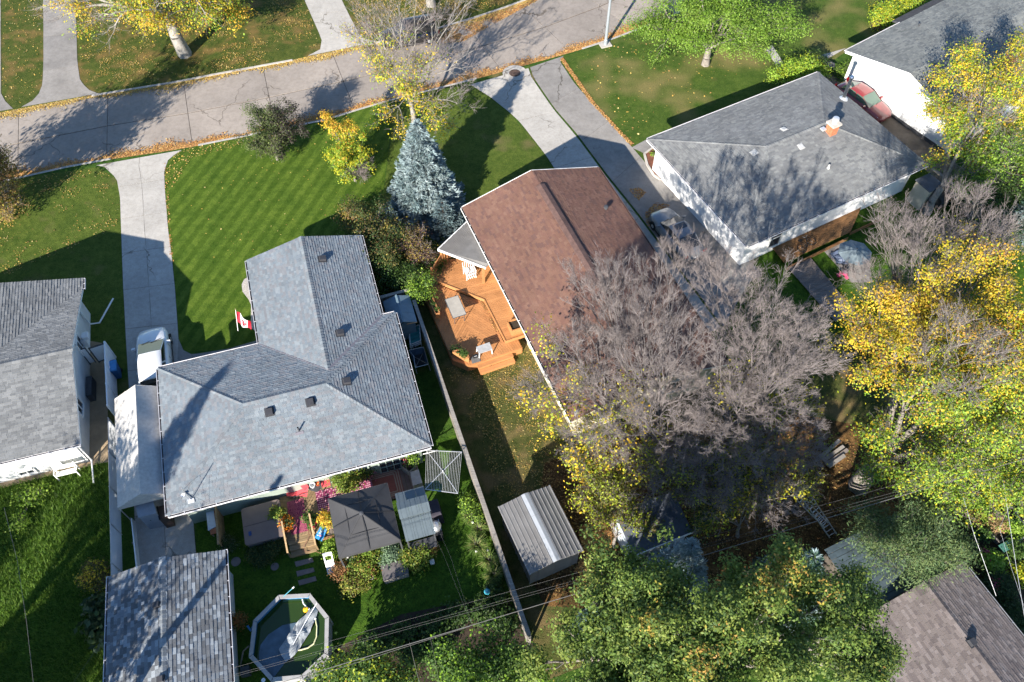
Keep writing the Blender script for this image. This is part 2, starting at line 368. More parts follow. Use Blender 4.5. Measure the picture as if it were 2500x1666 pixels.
# --- drives: strips between a left and a right edge, cut into slabs
def strip(name, L, R, mat, step, cols=2, z=.012, gap=.012):
    A, B = GL(L), GL(R)
    SB = MB(); SB.prism([Vector((p.x, p.y, .009)) for p in A+B[::-1]], (0, 0, -.14)); root = struct(SB, name, m_joint)
    LA = sum((b-a).length for a, b in zip(A, A[1:])); LB = sum((b-a).length for a, b in zip(B, B[1:])); n = max(1, round((LA+LB)/2/step))
    def at(P, t):
        L_ = [(b-a).length for a, b in zip(P, P[1:])]; d = t*sum(L_)
        for a, b, l in zip(P, P[1:], L_):
            if d <= l+1e-9: return a.lerp(b, d/l)
            d -= l
        return P[-1]
    for i in range(n):
        for c in range(cols):
            sub = 5
            lft = [at(A, (i+k/sub)/n).lerp(at(B, (i+k/sub)/n), c/cols) for k in range(sub+1)]
            rgt = [at(A, (i+k/sub)/n).lerp(at(B, (i+k/sub)/n), (c+1)/cols) for k in range(sub+1)]
            q = [Vector((p.x, p.y, z+random.uniform(0, .003)+.006)) for p in shrink(lft+rgt[::-1], gap)]
            MB().prism(q, (0, 0, -.006-.002)).build('slab', mat, root)
    return root
strip('driveway', [(236, 404), (255, 408), (285, 437), (293, 481), (296, 569), (300, 684), (308, 840), (318, 1000), (334, 1400)], [(444, 367), (412, 388), (401, 420), (403, 465), (411, 563), (420, 629), (428, 712), (437, 840), (450, 1000), (483, 1400)], m_drive, 3.1)
strip('paired_driveway', [(1149, 207), (1200, 240), (1246, 277), (1270, 299), (1333, 380), (1430, 530), (1560, 730), (1640, 850)], [(1290, 167), (1298, 190), (1350, 266), (1404, 329), (1476, 426), (1555, 525), (1632, 627), (1760, 800)], m_drive, 5.0, 1)
strip('cracked_driveway', [(1294, 165), (1302, 189), (1354, 265), (1409, 328), (1481, 425), (1560, 524), (1637, 626), (1765, 799)], [(1376, 137), (1366, 149), (1404, 206), (1446, 252), (1514, 326), (1545, 362), (1612, 440), (1700, 545), (1830, 690)], m_drive2, 4.2, 1)
strip('corner_driveway', [(104, -60), (106, 60), (106, 151), (104, 206), (90, 241), (52, 262)], [(180, -60), (187, 68), (189, 151), (196, 197), (214, 219), (240, 229)], m_drive2, 5.0, 1)
strip('middle_driveway', [(715, -60), (743, 0), (784, 93), (788, 112), (778, 127), (752, 137)], [(812, -60), (834, 0), (856, 44), (875, 80), (897, 99), (925, 102)], m_drive, 5.4, 1)
strip('edge_driveway', [(-160, -40), (-150, 150), (-160, 300)], [(2, -40), (3, 238), (32, 266)], m_drive2, 6, 1)
strip('front_walk', [(436, 828), (448, 856), (470, 866), (557, 852), (660, 822)], [(430, 930), (445, 935), (470, 935), (557, 920), (690, 890)], m_drive2, 1.6, 1)
sheet('sand_strip', [(204, 830), (262, 840), (264, 1128), (180, 1148), (0, 1193), (-150, 1230), (-150, 1060), (205, 1050)], m_sand, .012)
strip('house_walk', [(1541, 361), (1568, 372), (1600, 450), (1710, 570), (1830, 690)], [(1588, 336), (1605, 350), (1650, 440), (1760, 560), (1860, 670)], m_drive2, 2.2, 1, z=.016)
strip('entry_walk', [(1868, 120), (1905, 175), (2010, 150)], [(1885, 110), (1916, 160), (2066, 118)], m_drive, 2.0, 1)
sheet('side_lane', [(1975, 190), (2030, 180), (2110, 235), (2260, 345), (2430, 470), (2390, 540), (2290, 440), (2150, 330)], m_asph, .012)
# kerbed mulch bed at the grey house
bedp = GL([(1573, 378), (1597, 360), (1612, 380), (1612, 440), (1596, 430), (1580, 405)], .0)
kb = MB()
for a, b in zip(bedp, bedp[1:]+bedp[:1]): kb.bar(a+Vector((0, 0, .05)), b+Vector((0, 0, .05)), .14, .14)
bed = thing('mulch_bed', 'kerbed red mulch bed beside the grey house corner', 'garden bed', bedp[0])
kb.build('kerb_edging', m_kerb, bed); MB().prism([p+Vector((0, 0, .06)) for p in bedp], (0, 0, -.06)).build('mulch', m_mulch, bed)
gv = MB(); gv.prism(GL([(608, 675), (596, 682), (590, 695), (592, 712), (606, 730), (613, 745), (612, 800), (640, 820), (640, 690)], .02), (0, 0, -.02))
tag(solo(gv, 'gravel_bed', m_gravel, 'pale gravel bed curving along the blue house front wall', 'gravel bed', G(600, 700)))
# manhole
mh = thing('manhole_cover', 'round iron manhole cover at the driveway mouth', 'manhole', G(1257, 179, .02))
MB().lathe(G(1257, 179, .012), [(.95, 0), (.95, .014), (.45, .016), (.45, .0)], 24).build('collar', m_kerb, mh)
mhm = M('rusty_iron', (.10, .065, .05), .7, .3, 8)
mm = MB().lathe(G(1257, 179, .012), [(.44, 0), (.44, .022), (0, .024)], 24)
mm.build('lid', mhm, mh)
rr = MB()
for k in range(4): rr.lathe(G(1257, 179, .034), [(.08+.09*k, 0), (.08+.09*k, .012), (.11+.09*k, .012), (.11+.09*k, 0)], 20)
rr.build('tread', mhm, mh)
# --- fallen leaves
def inpoly(x, y, P):
    r = np.zeros(len(x), bool); n = len(P)
    for i in range(n):
        x0, y0 = P[i]; x1, y1 = P[(i+1) % n]
        c = ((y0 > y) != (y1 > y)) & (x < (x1-x0)*(y-y0)/(y1-y0+1e-12)+x0); r ^= c
    return r
def quads(pos, size, tilt, rg, aspect=.75):
    n = len(pos); a = rg.uniform(0, 2*np.pi, n)
    nx, ny = rg.normal(0, tilt, n), rg.normal(0, tilt, n)
    N = np.stack([nx, ny, np.ones(n)], 1); N /= np.linalg.norm(N, axis=1)[:, None]
    T = np.stack([np.cos(a), np.sin(a), np.zeros(n)], 1); T -= N*(T*N).sum(1)[:, None]; T /= np.linalg.norm(T, axis=1)[:, None]
    B = np.cross(N, T); s = (size*(.45+1.1*rg.random(n)**1.6))[:, None]
    V = np.stack([pos-T*s, pos-B*s*aspect+N*s*.15, pos+T*s, pos+B*s*aspect+N*s*.15], 1)
    return V.reshape(-1, 3), np.arange(4*n).reshape(n, 4)
PAL_O = np.array([(.44, .22, .065), (.50, .28, .09), (.36, .16, .055), (.54, .35, .12), (.26, .12, .045), (.46, .25, .10)])
PAL_Y = np.array([(.50, .34, .07), (.56, .40, .11), (.42, .27, .06), (.36, .21, .07), (.54, .42, .17), (.30, .19, .07)])
PAL_B = np.array([(.22, .11, .045), (.32, .16, .06), (.16, .085, .04), (.42, .22, .07), (.40, .28, .10)])
def pick(pal, n, rg, v=.18): return np.clip(pal[rg.integers(0, len(pal), n)]*rg.uniform(1-v, 1+v, (n, 1)), 0, 1)
def litter(name, label, px, n, size, pal, z=.02, clump=0.0, tilt=.25):
    W = [(p.x, p.y) for p in GL(px)]; xs, ys = zip(*W); out = []
    tot = 0
    while tot < n:
        x = rng.uniform(min(xs), max(xs), n*2); y = rng.uniform(min(ys), max(ys), n*2)
        k = inpoly(x, y, W)
        if clump:
            v = np.sin(x*1.9+np.sin(y*1.3)*2)*np.sin(y*2.3+np.sin(x*.9)*2)+.6*np.sin(x*.7+1)*np.sin(y*.55)
            k &= v > rng.normal(clump, .5, len(x))
        out.append(np.stack([x[k], y[k]], 1)); tot += k.sum()
    P = np.concatenate(out)[:n]
    pos = np.column_stack([P, z+rng.uniform(0, .03, n)])
    V, Fc = quads(pos, size, tilt, rng)
    o = npobj(name, V, Fc, m_dead, col=pick(pal, n, rng)); return tag(o, label, 'leaves', kind='stuff')
def leaf_strip(name, label, P, side, x0, x1, width, dens, pal, zr=-.07):
    pts = []; 
    for a, b in zip(P, P[1:]):
        m = (a+b)/2; px = 1250+FPX*m.x/(m.y*_c+HC*_s)
        if not x0 < px < x1: continue
        L = (b-a).length; n = Vector((-(b-a).y, (b-a).x, 0)).normalized()*(1 if side == 'l' else -1)
        wl = width*max(.45, .85+.2*math.sin(px*.05)+.2*math.sin(px*.017+1)); k = int(dens*L*wl)
        t = rng.uniform(0, 1, k); d = np.abs(rng.normal(0, .5, k))*wl+.02; 
        pts.append(np.outer(1-t, np.array(a))+np.outer(t, np.array(b))+np.outer(d, np.array(n)))
    Q = np.concatenate(pts); Q[:, 2] = zr+rng.uniform(0, .05, len(Q))
    V, Fc = quads(Q, .045, .22, rng)
    o = npobj(name, V, Fc, m_dead, col=pick(pal, len(Q), rng)); return tag(o, label, 'leaves', kind='stuff')
leaf_strip('gutter_leaves', 'orange leaves drifted along the near kerb of the street', LW, 'l', -40, 1640, .8, 1100, PAL_O)
litter('lawn_edge_leaves', 'leaves fringing the striped lawn along the street', [(420, 385), (445, 366), (640, 327), (740, 308), (735, 325), (640, 345), (470, 385), (415, 470), (404, 430)], 420, .045, PAL_Y)
leaf_strip('kerb_leaves', 'golden leaves drifted along the far kerb of the street', UW, 'u', -40, 1300, .65, 800, PAL_Y)
litter('drift_leaves', 'rusty leaf drift on the street behind the parked car', [(1070, 85), (1290, -20), (1330, -10), (1200, 60), (1130, 100), (1080, 105)], 9000, .04, PAL_O, -.07, -.3)
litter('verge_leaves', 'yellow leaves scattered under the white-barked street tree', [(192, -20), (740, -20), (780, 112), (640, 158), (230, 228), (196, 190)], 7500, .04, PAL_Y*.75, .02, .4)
litter('front_yard_leaves', 'few yellow leaves on the striped front lawn', [(405, 400), (640, 328), (950, 248), (930, 480), (700, 590), (600, 640), (430, 640)], 170, .04, PAL_Y)
litter('west_yard_leaves', 'brown and yellow leaves on the lawn left of the driveway', [(-10, 440), (240, 412), (284, 440), (293, 540), (260, 570), (0, 680)], 1100, .04, PAL_Y*.8, .02, .5)
litter('strip_leaves', 'sparse leaves on the corner strip between two drives', [(10, -10), (100, -10), (102, 210), (50, 255), (5, 235)], 420, .045, PAL_Y)
litter('far_verge_leaves', 'leaves on the far verge behind the parked car', [(850, -20), (1330, -20), (1230, 10), (920, 95), (870, 60)], 4200, .042, PAL_Y)
litter('drive_edge_leaves', 'orange leaves lining the cracked driveway edge', [(1367, 146), (1374, 141), (1455, 255), (1524, 330), (1548, 352), (1540, 358), (1512, 328), (1440, 250)], 2400, .04, PAL_O)
litter('drive_leaves', 'leaf heap by the silver car on the driveway', [(1575, 520), (1600, 495), (1640, 500), (1610, 520), (1595, 535), (1585, 560), (1575, 540)], 480, .05, PAL_B)
litter('drive_leaf_patch', 'small rusty leaf patch on the shaded driveway', [(1535, 462), (1560, 460), (1578, 470), (1560, 490), (1545, 478)], 260, .05, PAL_O)
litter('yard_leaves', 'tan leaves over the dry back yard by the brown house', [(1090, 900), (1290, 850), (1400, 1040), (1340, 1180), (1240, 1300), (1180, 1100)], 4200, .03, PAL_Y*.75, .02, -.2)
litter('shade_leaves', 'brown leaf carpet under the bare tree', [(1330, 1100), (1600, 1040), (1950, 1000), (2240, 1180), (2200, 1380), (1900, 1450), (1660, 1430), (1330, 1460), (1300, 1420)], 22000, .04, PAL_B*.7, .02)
litter('golden_leaves', 'golden leaf patch beside the metal shed', [(1410, 1290), (1470, 1260), (1500, 1320), (1460, 1390), (1400, 1400), (1425, 1350)], 3000, .04, PAL_O, .02)
litter('dry_lawn_leaves', 'few leaves on the patchy lawn', [(1390, 150), (1540, 90), (1880, 150), (1540, 340)], 260, .06, PAL_Y)
litter('driveside_leaves', 'thin line of leaves along the long driveway', [(401, 400), (409, 400), (412, 480), (424, 640), (416, 640), (404, 500)], 200, .035, PAL_O)
# ================================================================== roofs and houses
m_shingle = M('asphalt_shingle', (1, 1, 1), .92, .2, .55, attr=True, fine=38, bump=.35, fvar=.16, spec=.12)
m_underlay = M('roof_underlay', (.05, .05, .055), .95, .2, 3)
PAL_BLUE = np.array([(.215, .235, .245), (.235, .255, .265), (.195, .21, .22), (.26, .275, .28), (.225, .222, .225), (.205, .225, .24), (.24, .238, .24)])*np.array([1.08, 1.14, 1.2])
PAL_GAR = np.array([(.20, .21, .215), (.245, .255, .26), (.155, .155, .155), (.33, .345, .35), (.175, .175, .175), (.135, .135, .135), (.215, .225, .235)])*np.array([1.05, 1.1, 1.16])
PAL_BROWN = np.array([(.19, .105, .078), (.17, .094, .074), (.205, .118, .088), (.15, .086, .072), (.18, .098, .076), (.19, .107, .08)])*1.22
PAL_GREY = np.array([(.20, .195, .195), (.225, .22, .22), (.175, .172, .175), (.25, .245, .24), (.205, .20, .20)])*np.array([1.10, 1.15, 1.15])
PAL_LEFT = np.array([(.188, .194, .196), (.212, .218, .22), (.168, .173, .176), (.235, .24, .24)])*1.12
PAL_TOP = np.array([(.215, .225, .215), (.19, .20, .195), (.24, .248, .235), (.17, .178, .176)])*1.1
PAL_MAUVE = np.array([(.20, .17, .16), (.235, .20, .19), (.165, .14, .135), (.265, .23, .22), (.21, .18, .17)])*.95
def clip_convex(rect, P):
    out = rect; n = len(P)
    for i in range(n):
        (x0, y0), (x1, y1) = P[i], P[(i+1) % n]; inp = out; out = []
        if not inp: return []
        def side(q): return (x1-x0)*(q[1]-y0)-(y1-y0)*(q[0]-x0)
        for j in range(len(inp)):
            a, b = inp[j-1], inp[j]; sa, sb = side(a), side(b)
            if sb >= -1e-9:
                if sa < -1e-9: t = sa/(sa-sb); out.append((a[0]+(b[0]-a[0])*t, a[1]+(b[1]-a[1])*t))
                out.append(b)
            elif sa >= -1e-9: t = sa/(sa-sb); out.append((a[0]+(b[0]-a[0])*t, a[1]+(b[1]-a[1])*t))
    return out
def shingle_roof(house, faces, pal, exp=.145, n_ind=0, thick=.02, widths=(.17, .24, .32, .40), name='roof', deck=.14, deckmat=None, seed=1, overhang=.03):
    """faces: convex polygons, anticlockwise from above, whose first edge is the eave"""
    rg = random.Random(seed)
    db = MB()
    for F in faces: db.prism([p-Vector((0, 0, .012)) for p in F], (0, 0, -deck))
    roof = db.build(name, deckmat or m_white, house)
    full = []; V = []; Fs = []; C = []
    for F in faces:
        e = (F[1]-F[0]).normalized(); nrm = Vector((0, 0, 0))
        for i in range(len(F)): nrm += F[i].cross(F[(i+1) % len(F)])
        nrm.normalize(); s = nrm.cross(e); o = F[0]-s*overhang
        P2 = [((p-F[0]).dot(e), (p-F[0]).dot(s)) for p in F]
        P2 = [(x, y+overhang if y > 1e-4 else 0) for x, y in P2]
        bmax = max(y for x, y in P2); amin = min(x for x, y in P2); amax = max(x for x, y in P2)
        k = 0; b = 0.0
        while b < bmax-.01:
            a = amin-rg.uniform(0, .35); b1 = min(b+exp, bmax+.001)
            while a < amax:
                w_ = rg.choice(widths); ci = rg.randrange(len(pal)); th = thick*rg.choice((.7, 1.0, 1.35))
                R = [(a+.003, b), (a+w_-.003, b), (a+w_-.003, b1), (a+.003, b1)]
                Q = clip_convex(R, P2)
                if len(Q) >= 3:
                    whole = len(Q) == 4 and all(any(abs(q[0]-r[0])+abs(q[1]-r[1]) < 1e-6 for q in Q) for r in R) and b1-b > exp*.98
                    full.append((o+e*a+s*b, e, s, nrm, w_, ci, th, whole, [(o, q, b, th) for q in Q]))
                a += w_
            b += exp; k += 1
    whole = [i for i, f in enumerate(full) if f[7]]
    C0 = Vector((0, 0, HC)); whole.sort(key=lambda i: (full[i][0]-C0).length-full[i][4]*1.5)
    ind = set(whole[:n_ind]); cache = {}; hb = base_of(house)
    for i, (p, e, s, nrm, w_, ci, th, wh, Q) in enumerate(full):
        if i in ind:
            key = (w_, ci, round(th, 4))
            if key not in cache:
                x0, x1 = .003, w_-.003
                me = bpy.data.meshes.new('shingle')
                me.from_pydata([(x0, 0, th), (x1, 0, th), (x1, exp, .002), (x0, exp, .002), (x0, 0, -.006), (x1, 0, -.006), (x1, exp, -.006), (x0, exp, -.006)], [], [(0, 1, 2, 3), (4, 5, 1, 0), (5, 6, 2, 1), (7, 4, 0, 3)])
                me.materials.append(m_shingle); a_ = me.attributes.new('Col', 'FLOAT_COLOR', 'FACE')
                a_.data.foreach_set('color', np.tile(np.array([*pal[ci], 1.0], dtype=np.float32), 4)); cache[key] = me
            ob = bpy.data.objects.new('shingle', cache[key]); COL.objects.link(ob); ob.parent = roof
            M4 = Matrix((e, s, nrm)).transposed().to_4x4(); M4.translation = p-hb; ob.matrix_local = M4
        else:
            n0 = len(V); q2 = [q for (_, q, _, _) in Q]; o, _, b, th = Q[0]; n = len(q2)
            for x, y in q2: V.append(o+e*x+s*y+nrm*(th+(.002-th)*min(1, (y-b)/exp)))
            Fs.append(tuple(range(n0, n0+n))); C.append(pal[ci])
            for j in range(n):                        # butt and side edges
                (xa, ya), (xb, yb) = q2[j], q2[(j+1) % n]
                if abs(ya-b) < 1e-6 and abs(yb-b) < 1e-6 or abs(xa-xb) < 1e-6:
                    m0 = len(V); V += [o+e*xa+s*ya-nrm*.006, o+e*xb+s*yb-nrm*.006]
                    Fs.append((n0+j, m0, m0+1, n0+(j+1) % n)); C.append(pal[ci])
    sh = npobj('shingles', V, Fs, m_shingle, roof, col=np.array(C)); tag(sh, kind='stuff')
    return roof
def caps(roof, lines, pal, w_=.16, step=.2, seed=3, th=.03):
    rg = random.Random(seed); V = []; Fs = []; C = []
    for p, q, nl, nr in lines:                        # nl, nr: downhill unit vectors on both sides
        d = (q-p); n = max(1, int(d.length/step))
        for i in range(n):
            a, b = p+d*(i/n), p+d*((i+1.25)/n); up = Vector((0, 0, 1)); c = pal[rg.randrange(len(pal))]
            n0 = len(V); ha = th*1.5; hb_ = th*.6
            V += [a+up*ha, a+nl*w_+up*ha*.7, a+nr*w_+up*ha*.7, b+up*hb_, b+nl*w_+up*hb_*.6, b+nr*w_+up*hb_*.6, a, a+nl*w_-up*.01, a+nr*w_-up*.01]
            Fs += [(n0, n0+3, n0+4, n0+1), (n0, n0+2, n0+5, n0+3), (n0+6, n0, n0+1, n0+7), (n0+6, n0+8, n0+2, n0)]; C += [c*.93]*4
    tag(npobj('ridge_caps', V, Fs, m_shingle, roof, col=np.array(C)), kind='stuff')
def gutter(house, p, q, out, mats=None):
    mb = MB(); d = (q-p); L = d.length; dn = Vector((0, 0, -1))
    mb.bar(p+out*.065+dn*.10, q+out*.065+dn*.10, .12, .012, 1); mb.bar(p+out*.128+dn*.055, q+out*.128+dn*.055, .018, .11, 0); mb.bar(p+out*.008+dn*.06, q+out*.008+dn*.06, .012, .1, 0)
    k = max(2, int(L/.75))
    for i in range(k+1): c = p+d*(i/k); mb.bar(c+dn*.01, c+out*.13+dn*.01, .03, .012, 0)
    return mb.build('gutter', mats or [m_gutter, m_gutterbed], house)
def box_wall(house, fr, a0, b0, a1, b1, z1, mat, name='wall', z0=-.1):
    return MB().prism(fr.rect(a0, b0, a1, b1, z1), (0, 0, z0-z1)).build(name, mat, house)
def opening(house, fr, a, b, z0, z1, wd, facing, name='window', frame=None, glass=None, rows=1, cols=2):
    """facing: '-b','+b','-a','+a' side the pane looks to"""
    ax = {'-b': (fr.X, -fr.Y), '+b': (fr.X, fr.Y), '-a': (fr.Y, -fr.X), '+a': (fr.Y, fr.X)}[facing]; T, N = ax
    c = fr(a, b, (z0+z1)/2); up = Vector((0, 0, 1)); f = MB(); h = z1-z0
    for sgn in (-1, 1):
        f.box(c+T*sgn*wd/2+N*.03, (.09, .1, h+.09), (T, N, up)); f.box(c+up*sgn*h/2+N*.033, (wd, .1, .09), (T, N, up))
    for i in range(1, cols): f.box(c+T*(i/cols-.5)*wd+N*.028, (.045, .07, h), (T, N, up))
    for i in range(1, rows): f.box(c+up*(i/rows-.5)*h+N*.026, (wd, .06, .045), (T, N, up))
    o = f.build(name, frame or m_white, house)
    MB().box(c+N*.012, (wd, .02, h), (T, N, up)).build('pane', glass or m_glass, o)
    return o
m_glass = glassmat('window_glass', (.025, .035, .045), .05)
def siding(name, col, pitch=.2, vertical=False, var=.06):
    m, t, p = _new(name); c = np.array(col)
    g = t.nodes.new('ShaderNodeNewGeometry'); sp = t.nodes.new('ShaderNodeSeparateXYZ'); t.links.new(g.outputs['Position'], sp.inputs[0])
    mth = t.nodes.new('ShaderNodeMath'); mth.operation = 'MULTIPLY'; mth.inputs[1].default_value = 1/pitch
    t.links.new(sp.outputs[2], mth.inputs[0]); fr_ = t.nodes.new('ShaderNodeMath'); fr_.operation = 'FRACT'; t.links.new(mth.outputs[0], fr_.inputs[0])
    n = _noise(t, 1.2, 4, .6)
    out = _ramp(t, n.outputs['Fac'], [(.3, tuple(c*(1-var*2))), (.7, tuple(np.minimum(c*(1+var), 1)))])
    t.links.new(out, p.inputs['Base Color']); p.inputs['Roughness'].default_value = .6
    b = t.nodes.new('ShaderNodeBump'); b.inputs['Strength'].default_value = .9; b.inputs['Distance'].default_value = .03
    t.links.new(fr_.outputs[0], b.inputs['Height']); t.links.new(b.outputs[0], p.inputs['Normal']); return m
m_sage = siding('sage_siding', (.30, .36, .31)); m_wsid = siding('white_siding', (.74, .74, .72)); m_cream = siding('cream_siding', (.66, .60, .42), .25)
m_stucco = M('white_stucco', (.80, .80, .79), .85, .05, 1.5, fine=30, bump=.2); m_paleblue = siding('pale_siding', (.50, .56, .60), .22)
up = Vector((0, 0, 1))
# ---------------------------------------------------------------- blue-grey house
fb = Fr(410, 1258, 2.6, 16.7); SL = .284
def zb(a, b): return 2.6+SL*min(a, 13.05-a, b, 8.8-b)
hb = thing('house', 'blue-grey shingled bungalow with L-shaped hip roof and black roof vents', 'house', fb(6.5, 4.4, 0))
for r in ((.5, .5, 12.55, 8.3), (5.95, 8.3, 11.8, 14.75)): box_wall(hb, fb, *r, 2.56, m_sage)
zr, zw, rw = 2.6+SL*4.4, 2.6+SL*3.42, 8.87
P = lambda a, b, z: fb(a, b, z)
E_ = 2.6
facesB = [[P(0, 0, E_), P(13.05, 0, E_), P(8.65, 4.4, zr), P(4.4, 4.4, zr)], [P(0, 8.8, E_), P(0, 0, E_), P(4.4, 4.4, zr)], [P(13.05, 0, E_), P(13.05, 8.8, E_), P(8.65, 4.4, zr)],
          [P(5.45, 8.8, E_), P(0, 8.8, E_), P(4.4, 4.4, zr), P(8.65, 4.4, zr), P(8.87, 5.38, zw)], [P(13.05, 8.8, E_), P(12.3, 8.8, E_), P(8.87, 5.38, zw), P(8.65, 4.4, zr)],
          [P(5.45, 15.17, E_), P(5.45, 8.8, E_), P(rw, 5.38, zw), P(rw, 15.17, zw)], [P(12.3, 8.8, E_), P(12.3, 15.17, E_), P(rw, 15.17, zw), P(rw, 5.38, zw)]]
roofB = shingle_roof(hb, facesB, PAL_BLUE, .145, 300, .02, widths=(.15, .2, .26, .32), seed=5)
MB().prism([P(5.95, 14.76, 2.55), P(11.8, 14.76, 2.55), P(rw, 14.76, zw-.2)], tuple(fb.Y*-.1)).build('gable', m_sage, hb)
def dnv(fr, a, b, sl): v = fr.X*a+fr.Y*b; v.normalize(); return (v-up*sl).normalized()
X_, Y_ = (1, 0), (0, 1)
D = lambda a, b: dnv(fb, a, b, SL)
caps(roofB, [(P(0, 0, E_), P(4.4, 4.4, zr), D(-1, 0), D(0, -1)), (P(13.05, 0, E_), P(8.65, 4.4, zr), D(0, -1), D(1, 0)), (P(0, 8.8, E_), P(4.4, 4.4, zr), D(0, 1), D(-1, 0)), (P(13.05, 8.8, E_), P(8.65, 4.4, zr), D(1, 0), D(0, 1)),
             (P(4.4, 4.4, zr), P(8.65, 4.4, zr), D(0, 1), D(0, -1)), (P(rw, 15.17, zw), P(rw, 5.1, zw), D(-1, 0), D(1, 0))], PAL_BLUE)
m_flash = M('valley_flashing', (.17, .16, .18), .6, .15, 3)
for p0, p1 in (((12.3, 8.8, E_), (8.87, 5.38, zw)), ((5.45, 8.8, E_), (8.87, 5.38, zw))):
    a, b = P(*p0)+up*.02, P(*p1)+up*.02; MB().bar(a, b, .16 if p0[0] > 8 else .05, .02).build('valley_flashing', m_flash, roofB)
for p, q, o_ in (((0, 0), (13.05, 0), -fb.Y), ((0, 8.8), (0, 0), -fb.X), ((13.05, 0), (13.05, 8.8), fb.X), ((5.32, 8.8), (0, 8.8), fb.Y), ((13.05, 8.8), (12.43, 8.8), fb.Y), ((5.45, 15.1), (5.45, 8.93), -fb.X), ((12.3, 8.93), (12.3, 15.1), fb.X)):
    gutter(hb, P(*p, E_), P(*q, E_), o_)
opening(hb, fb, 9.2, .49, .9, 1.7, 1.0, '-b', frame=m_sage); opening(hb, fb, 11.0, .49, .1, 1.95, 1.5, '-b', 'door', m_sage, None, 3, 4)
opening(hb, fb, 3.0, 8.31, .8, 2.0, 1.6, '+b'); opening(hb, fb, 4.9, 8.31, .1, 2.1, .95, '+b', 'door', None, M('teal_door', (.08, .14, .17), .5), 1, 1)
m_vent = M('black_roof_vent', (.045, .045, .05), .5, .15, 5)
def roof_vent(house, p, ax, sl, size=.36, h=.2):
    """box vent sitting on the slope at p; ax = downhill level direction"""
    dv = ax.normalized(); sd = Vector((-dv.y, dv.x, 0)); n = (dv*sl+up).normalized(); s2 = (dv-up*sl).normalized()
    f = MB(); f.box(p+n*.02, (size*1.35, size*1.35, .012), (s2, sd, n)); o = f.build('roof_vent', m_vent, house)
    c = MB(); b0 = [p+s2*(x*size/2)+sd*(y*size/2)+n*.025 for x, y in ((-1, -1), (1, -1), (1, 1), (-1, 1))]; t = [p+s2*(x*size/2*k)+sd*(y*size/2*.9)+n*h*kz for x, y, k, kz in ((-1, -1, .9, .8), (1, -1, 1.05, 1), (1, 1, 1.05, 1), (-1, 1, .9, .8))]
    c.hexa(b0+t); c.build('hood', m_vent, o); return o
for px, py, d in ((786, 631, fb.X), (829, 812, fb.X), (845, 930, fb.X), (757, 980, -fb.Y), (657, 1004, -fb.Y)):
    a, b = fb.uv(px, py, 3.3)
    for _ in range(3):
        z = (2.6+SL*min(12.3-a, 9e9) if b > 8.8 or (px == 829) else zb(a, b)); a, b = fb.uv(px, py, z+.1)
    roof_vent(hb, fb(a, b, z), d, SL)
a, b = fb.uv(730, 1052, 3.3); pz = zb(a, b); pv = MB().lathe(fb(a, b, pz-.05), [(.045, 0), (.045, .42), (.035, .42), (.035, .3)], 10); pv.build('vent_pipe', m_dark, hb)
fl = MB().box(fb(a, b-.12, pz-.02), (.42, .14, .03), (fb.X, (fb.Y+up*SL).normalized(), (up-fb.Y*SL).normalized())); fl.build('pipe_flashing', m_flash, hb)
# mast with a small dish at the lower left corner
a, b = fb.uv(462, 1216, 3.0); mz = zb(a, b)
mast = thing('antenna_mast', 'thin antenna mast with small dish on the corner of the blue-grey roof', 'antenna', fb(a, b, mz))
MB().lathe(fb(a, b, mz), [(.02, 0), (.02, 1.35), (.0, 1.36)], 8).build('mast', m_steel, mast)
MB().box(fb(a, b-.05, mz+.03), (.32, .22, .03), (fb.X, (fb.Y+up*SL).normalized(), (up-fb.Y*SL).normalized())).build('base_plate', m_alum, mast)
MB().lathe(fb(a-.3, b+.25, mz+.22), [(.0, 0), (.06, .015), (.1, .045), (.095, .045), (.05, .02), (0, .008)], 14).build('dish', m_whiteplastic, mast)
MB().bar(fb(a, b, mz+.12), fb(a-.3, b+.25, mz+.22), .03, .03).build('arm', m_steel, mast)
gw = MB()
for q in ((a-.65, b-.55), (a+.8, b-.4), (a+.2, b+.9)): gw.tube([fb(a, b, mz+1.15), fb(*q, zb(*q)+.03)], .006, 4)
gw.build('guy_wire', m_dark, mast)
# ---------------------------------------------------------------- left house
fl_ = Fr(196, 1083, 2.7, 16); s_ = .23; hl = thing('house', 'white-walled house with grey gable roof at the left edge', 'house', fl_(-4, 5, 0))
PL = lambda a, b, z: fl_(a, b, z); zrl = 2.7+s_*5.2
facesL = [[PL(-14, 0, 2.7), PL(0, 0, 2.7), PL(0, 5.2, zrl), PL(-14, 5.2, zrl)], [PL(0, 10.4, 2.7), PL(-.01, 10.4, 2.7), PL(-5.2, 5.2, zrl), PL(0, 5.2, zrl)],
          [PL(0, 10.4, 2.7), PL(0, 11.25, 2.7), PL(-5.2, 11.25, zrl), PL(-5.2, 5.2, zrl)], [PL(-10.4, 11.25, 2.7), PL(-10.4, 10.4, 2.7), PL(-5.2, 5.2, zrl), PL(-5.2, 11.25, zrl)],
          [PL(-10.4, 10.4, 2.7), PL(-14, 10.4, 2.7), PL(-14, 5.2, zrl), PL(-5.2, 5.2, zrl)]]
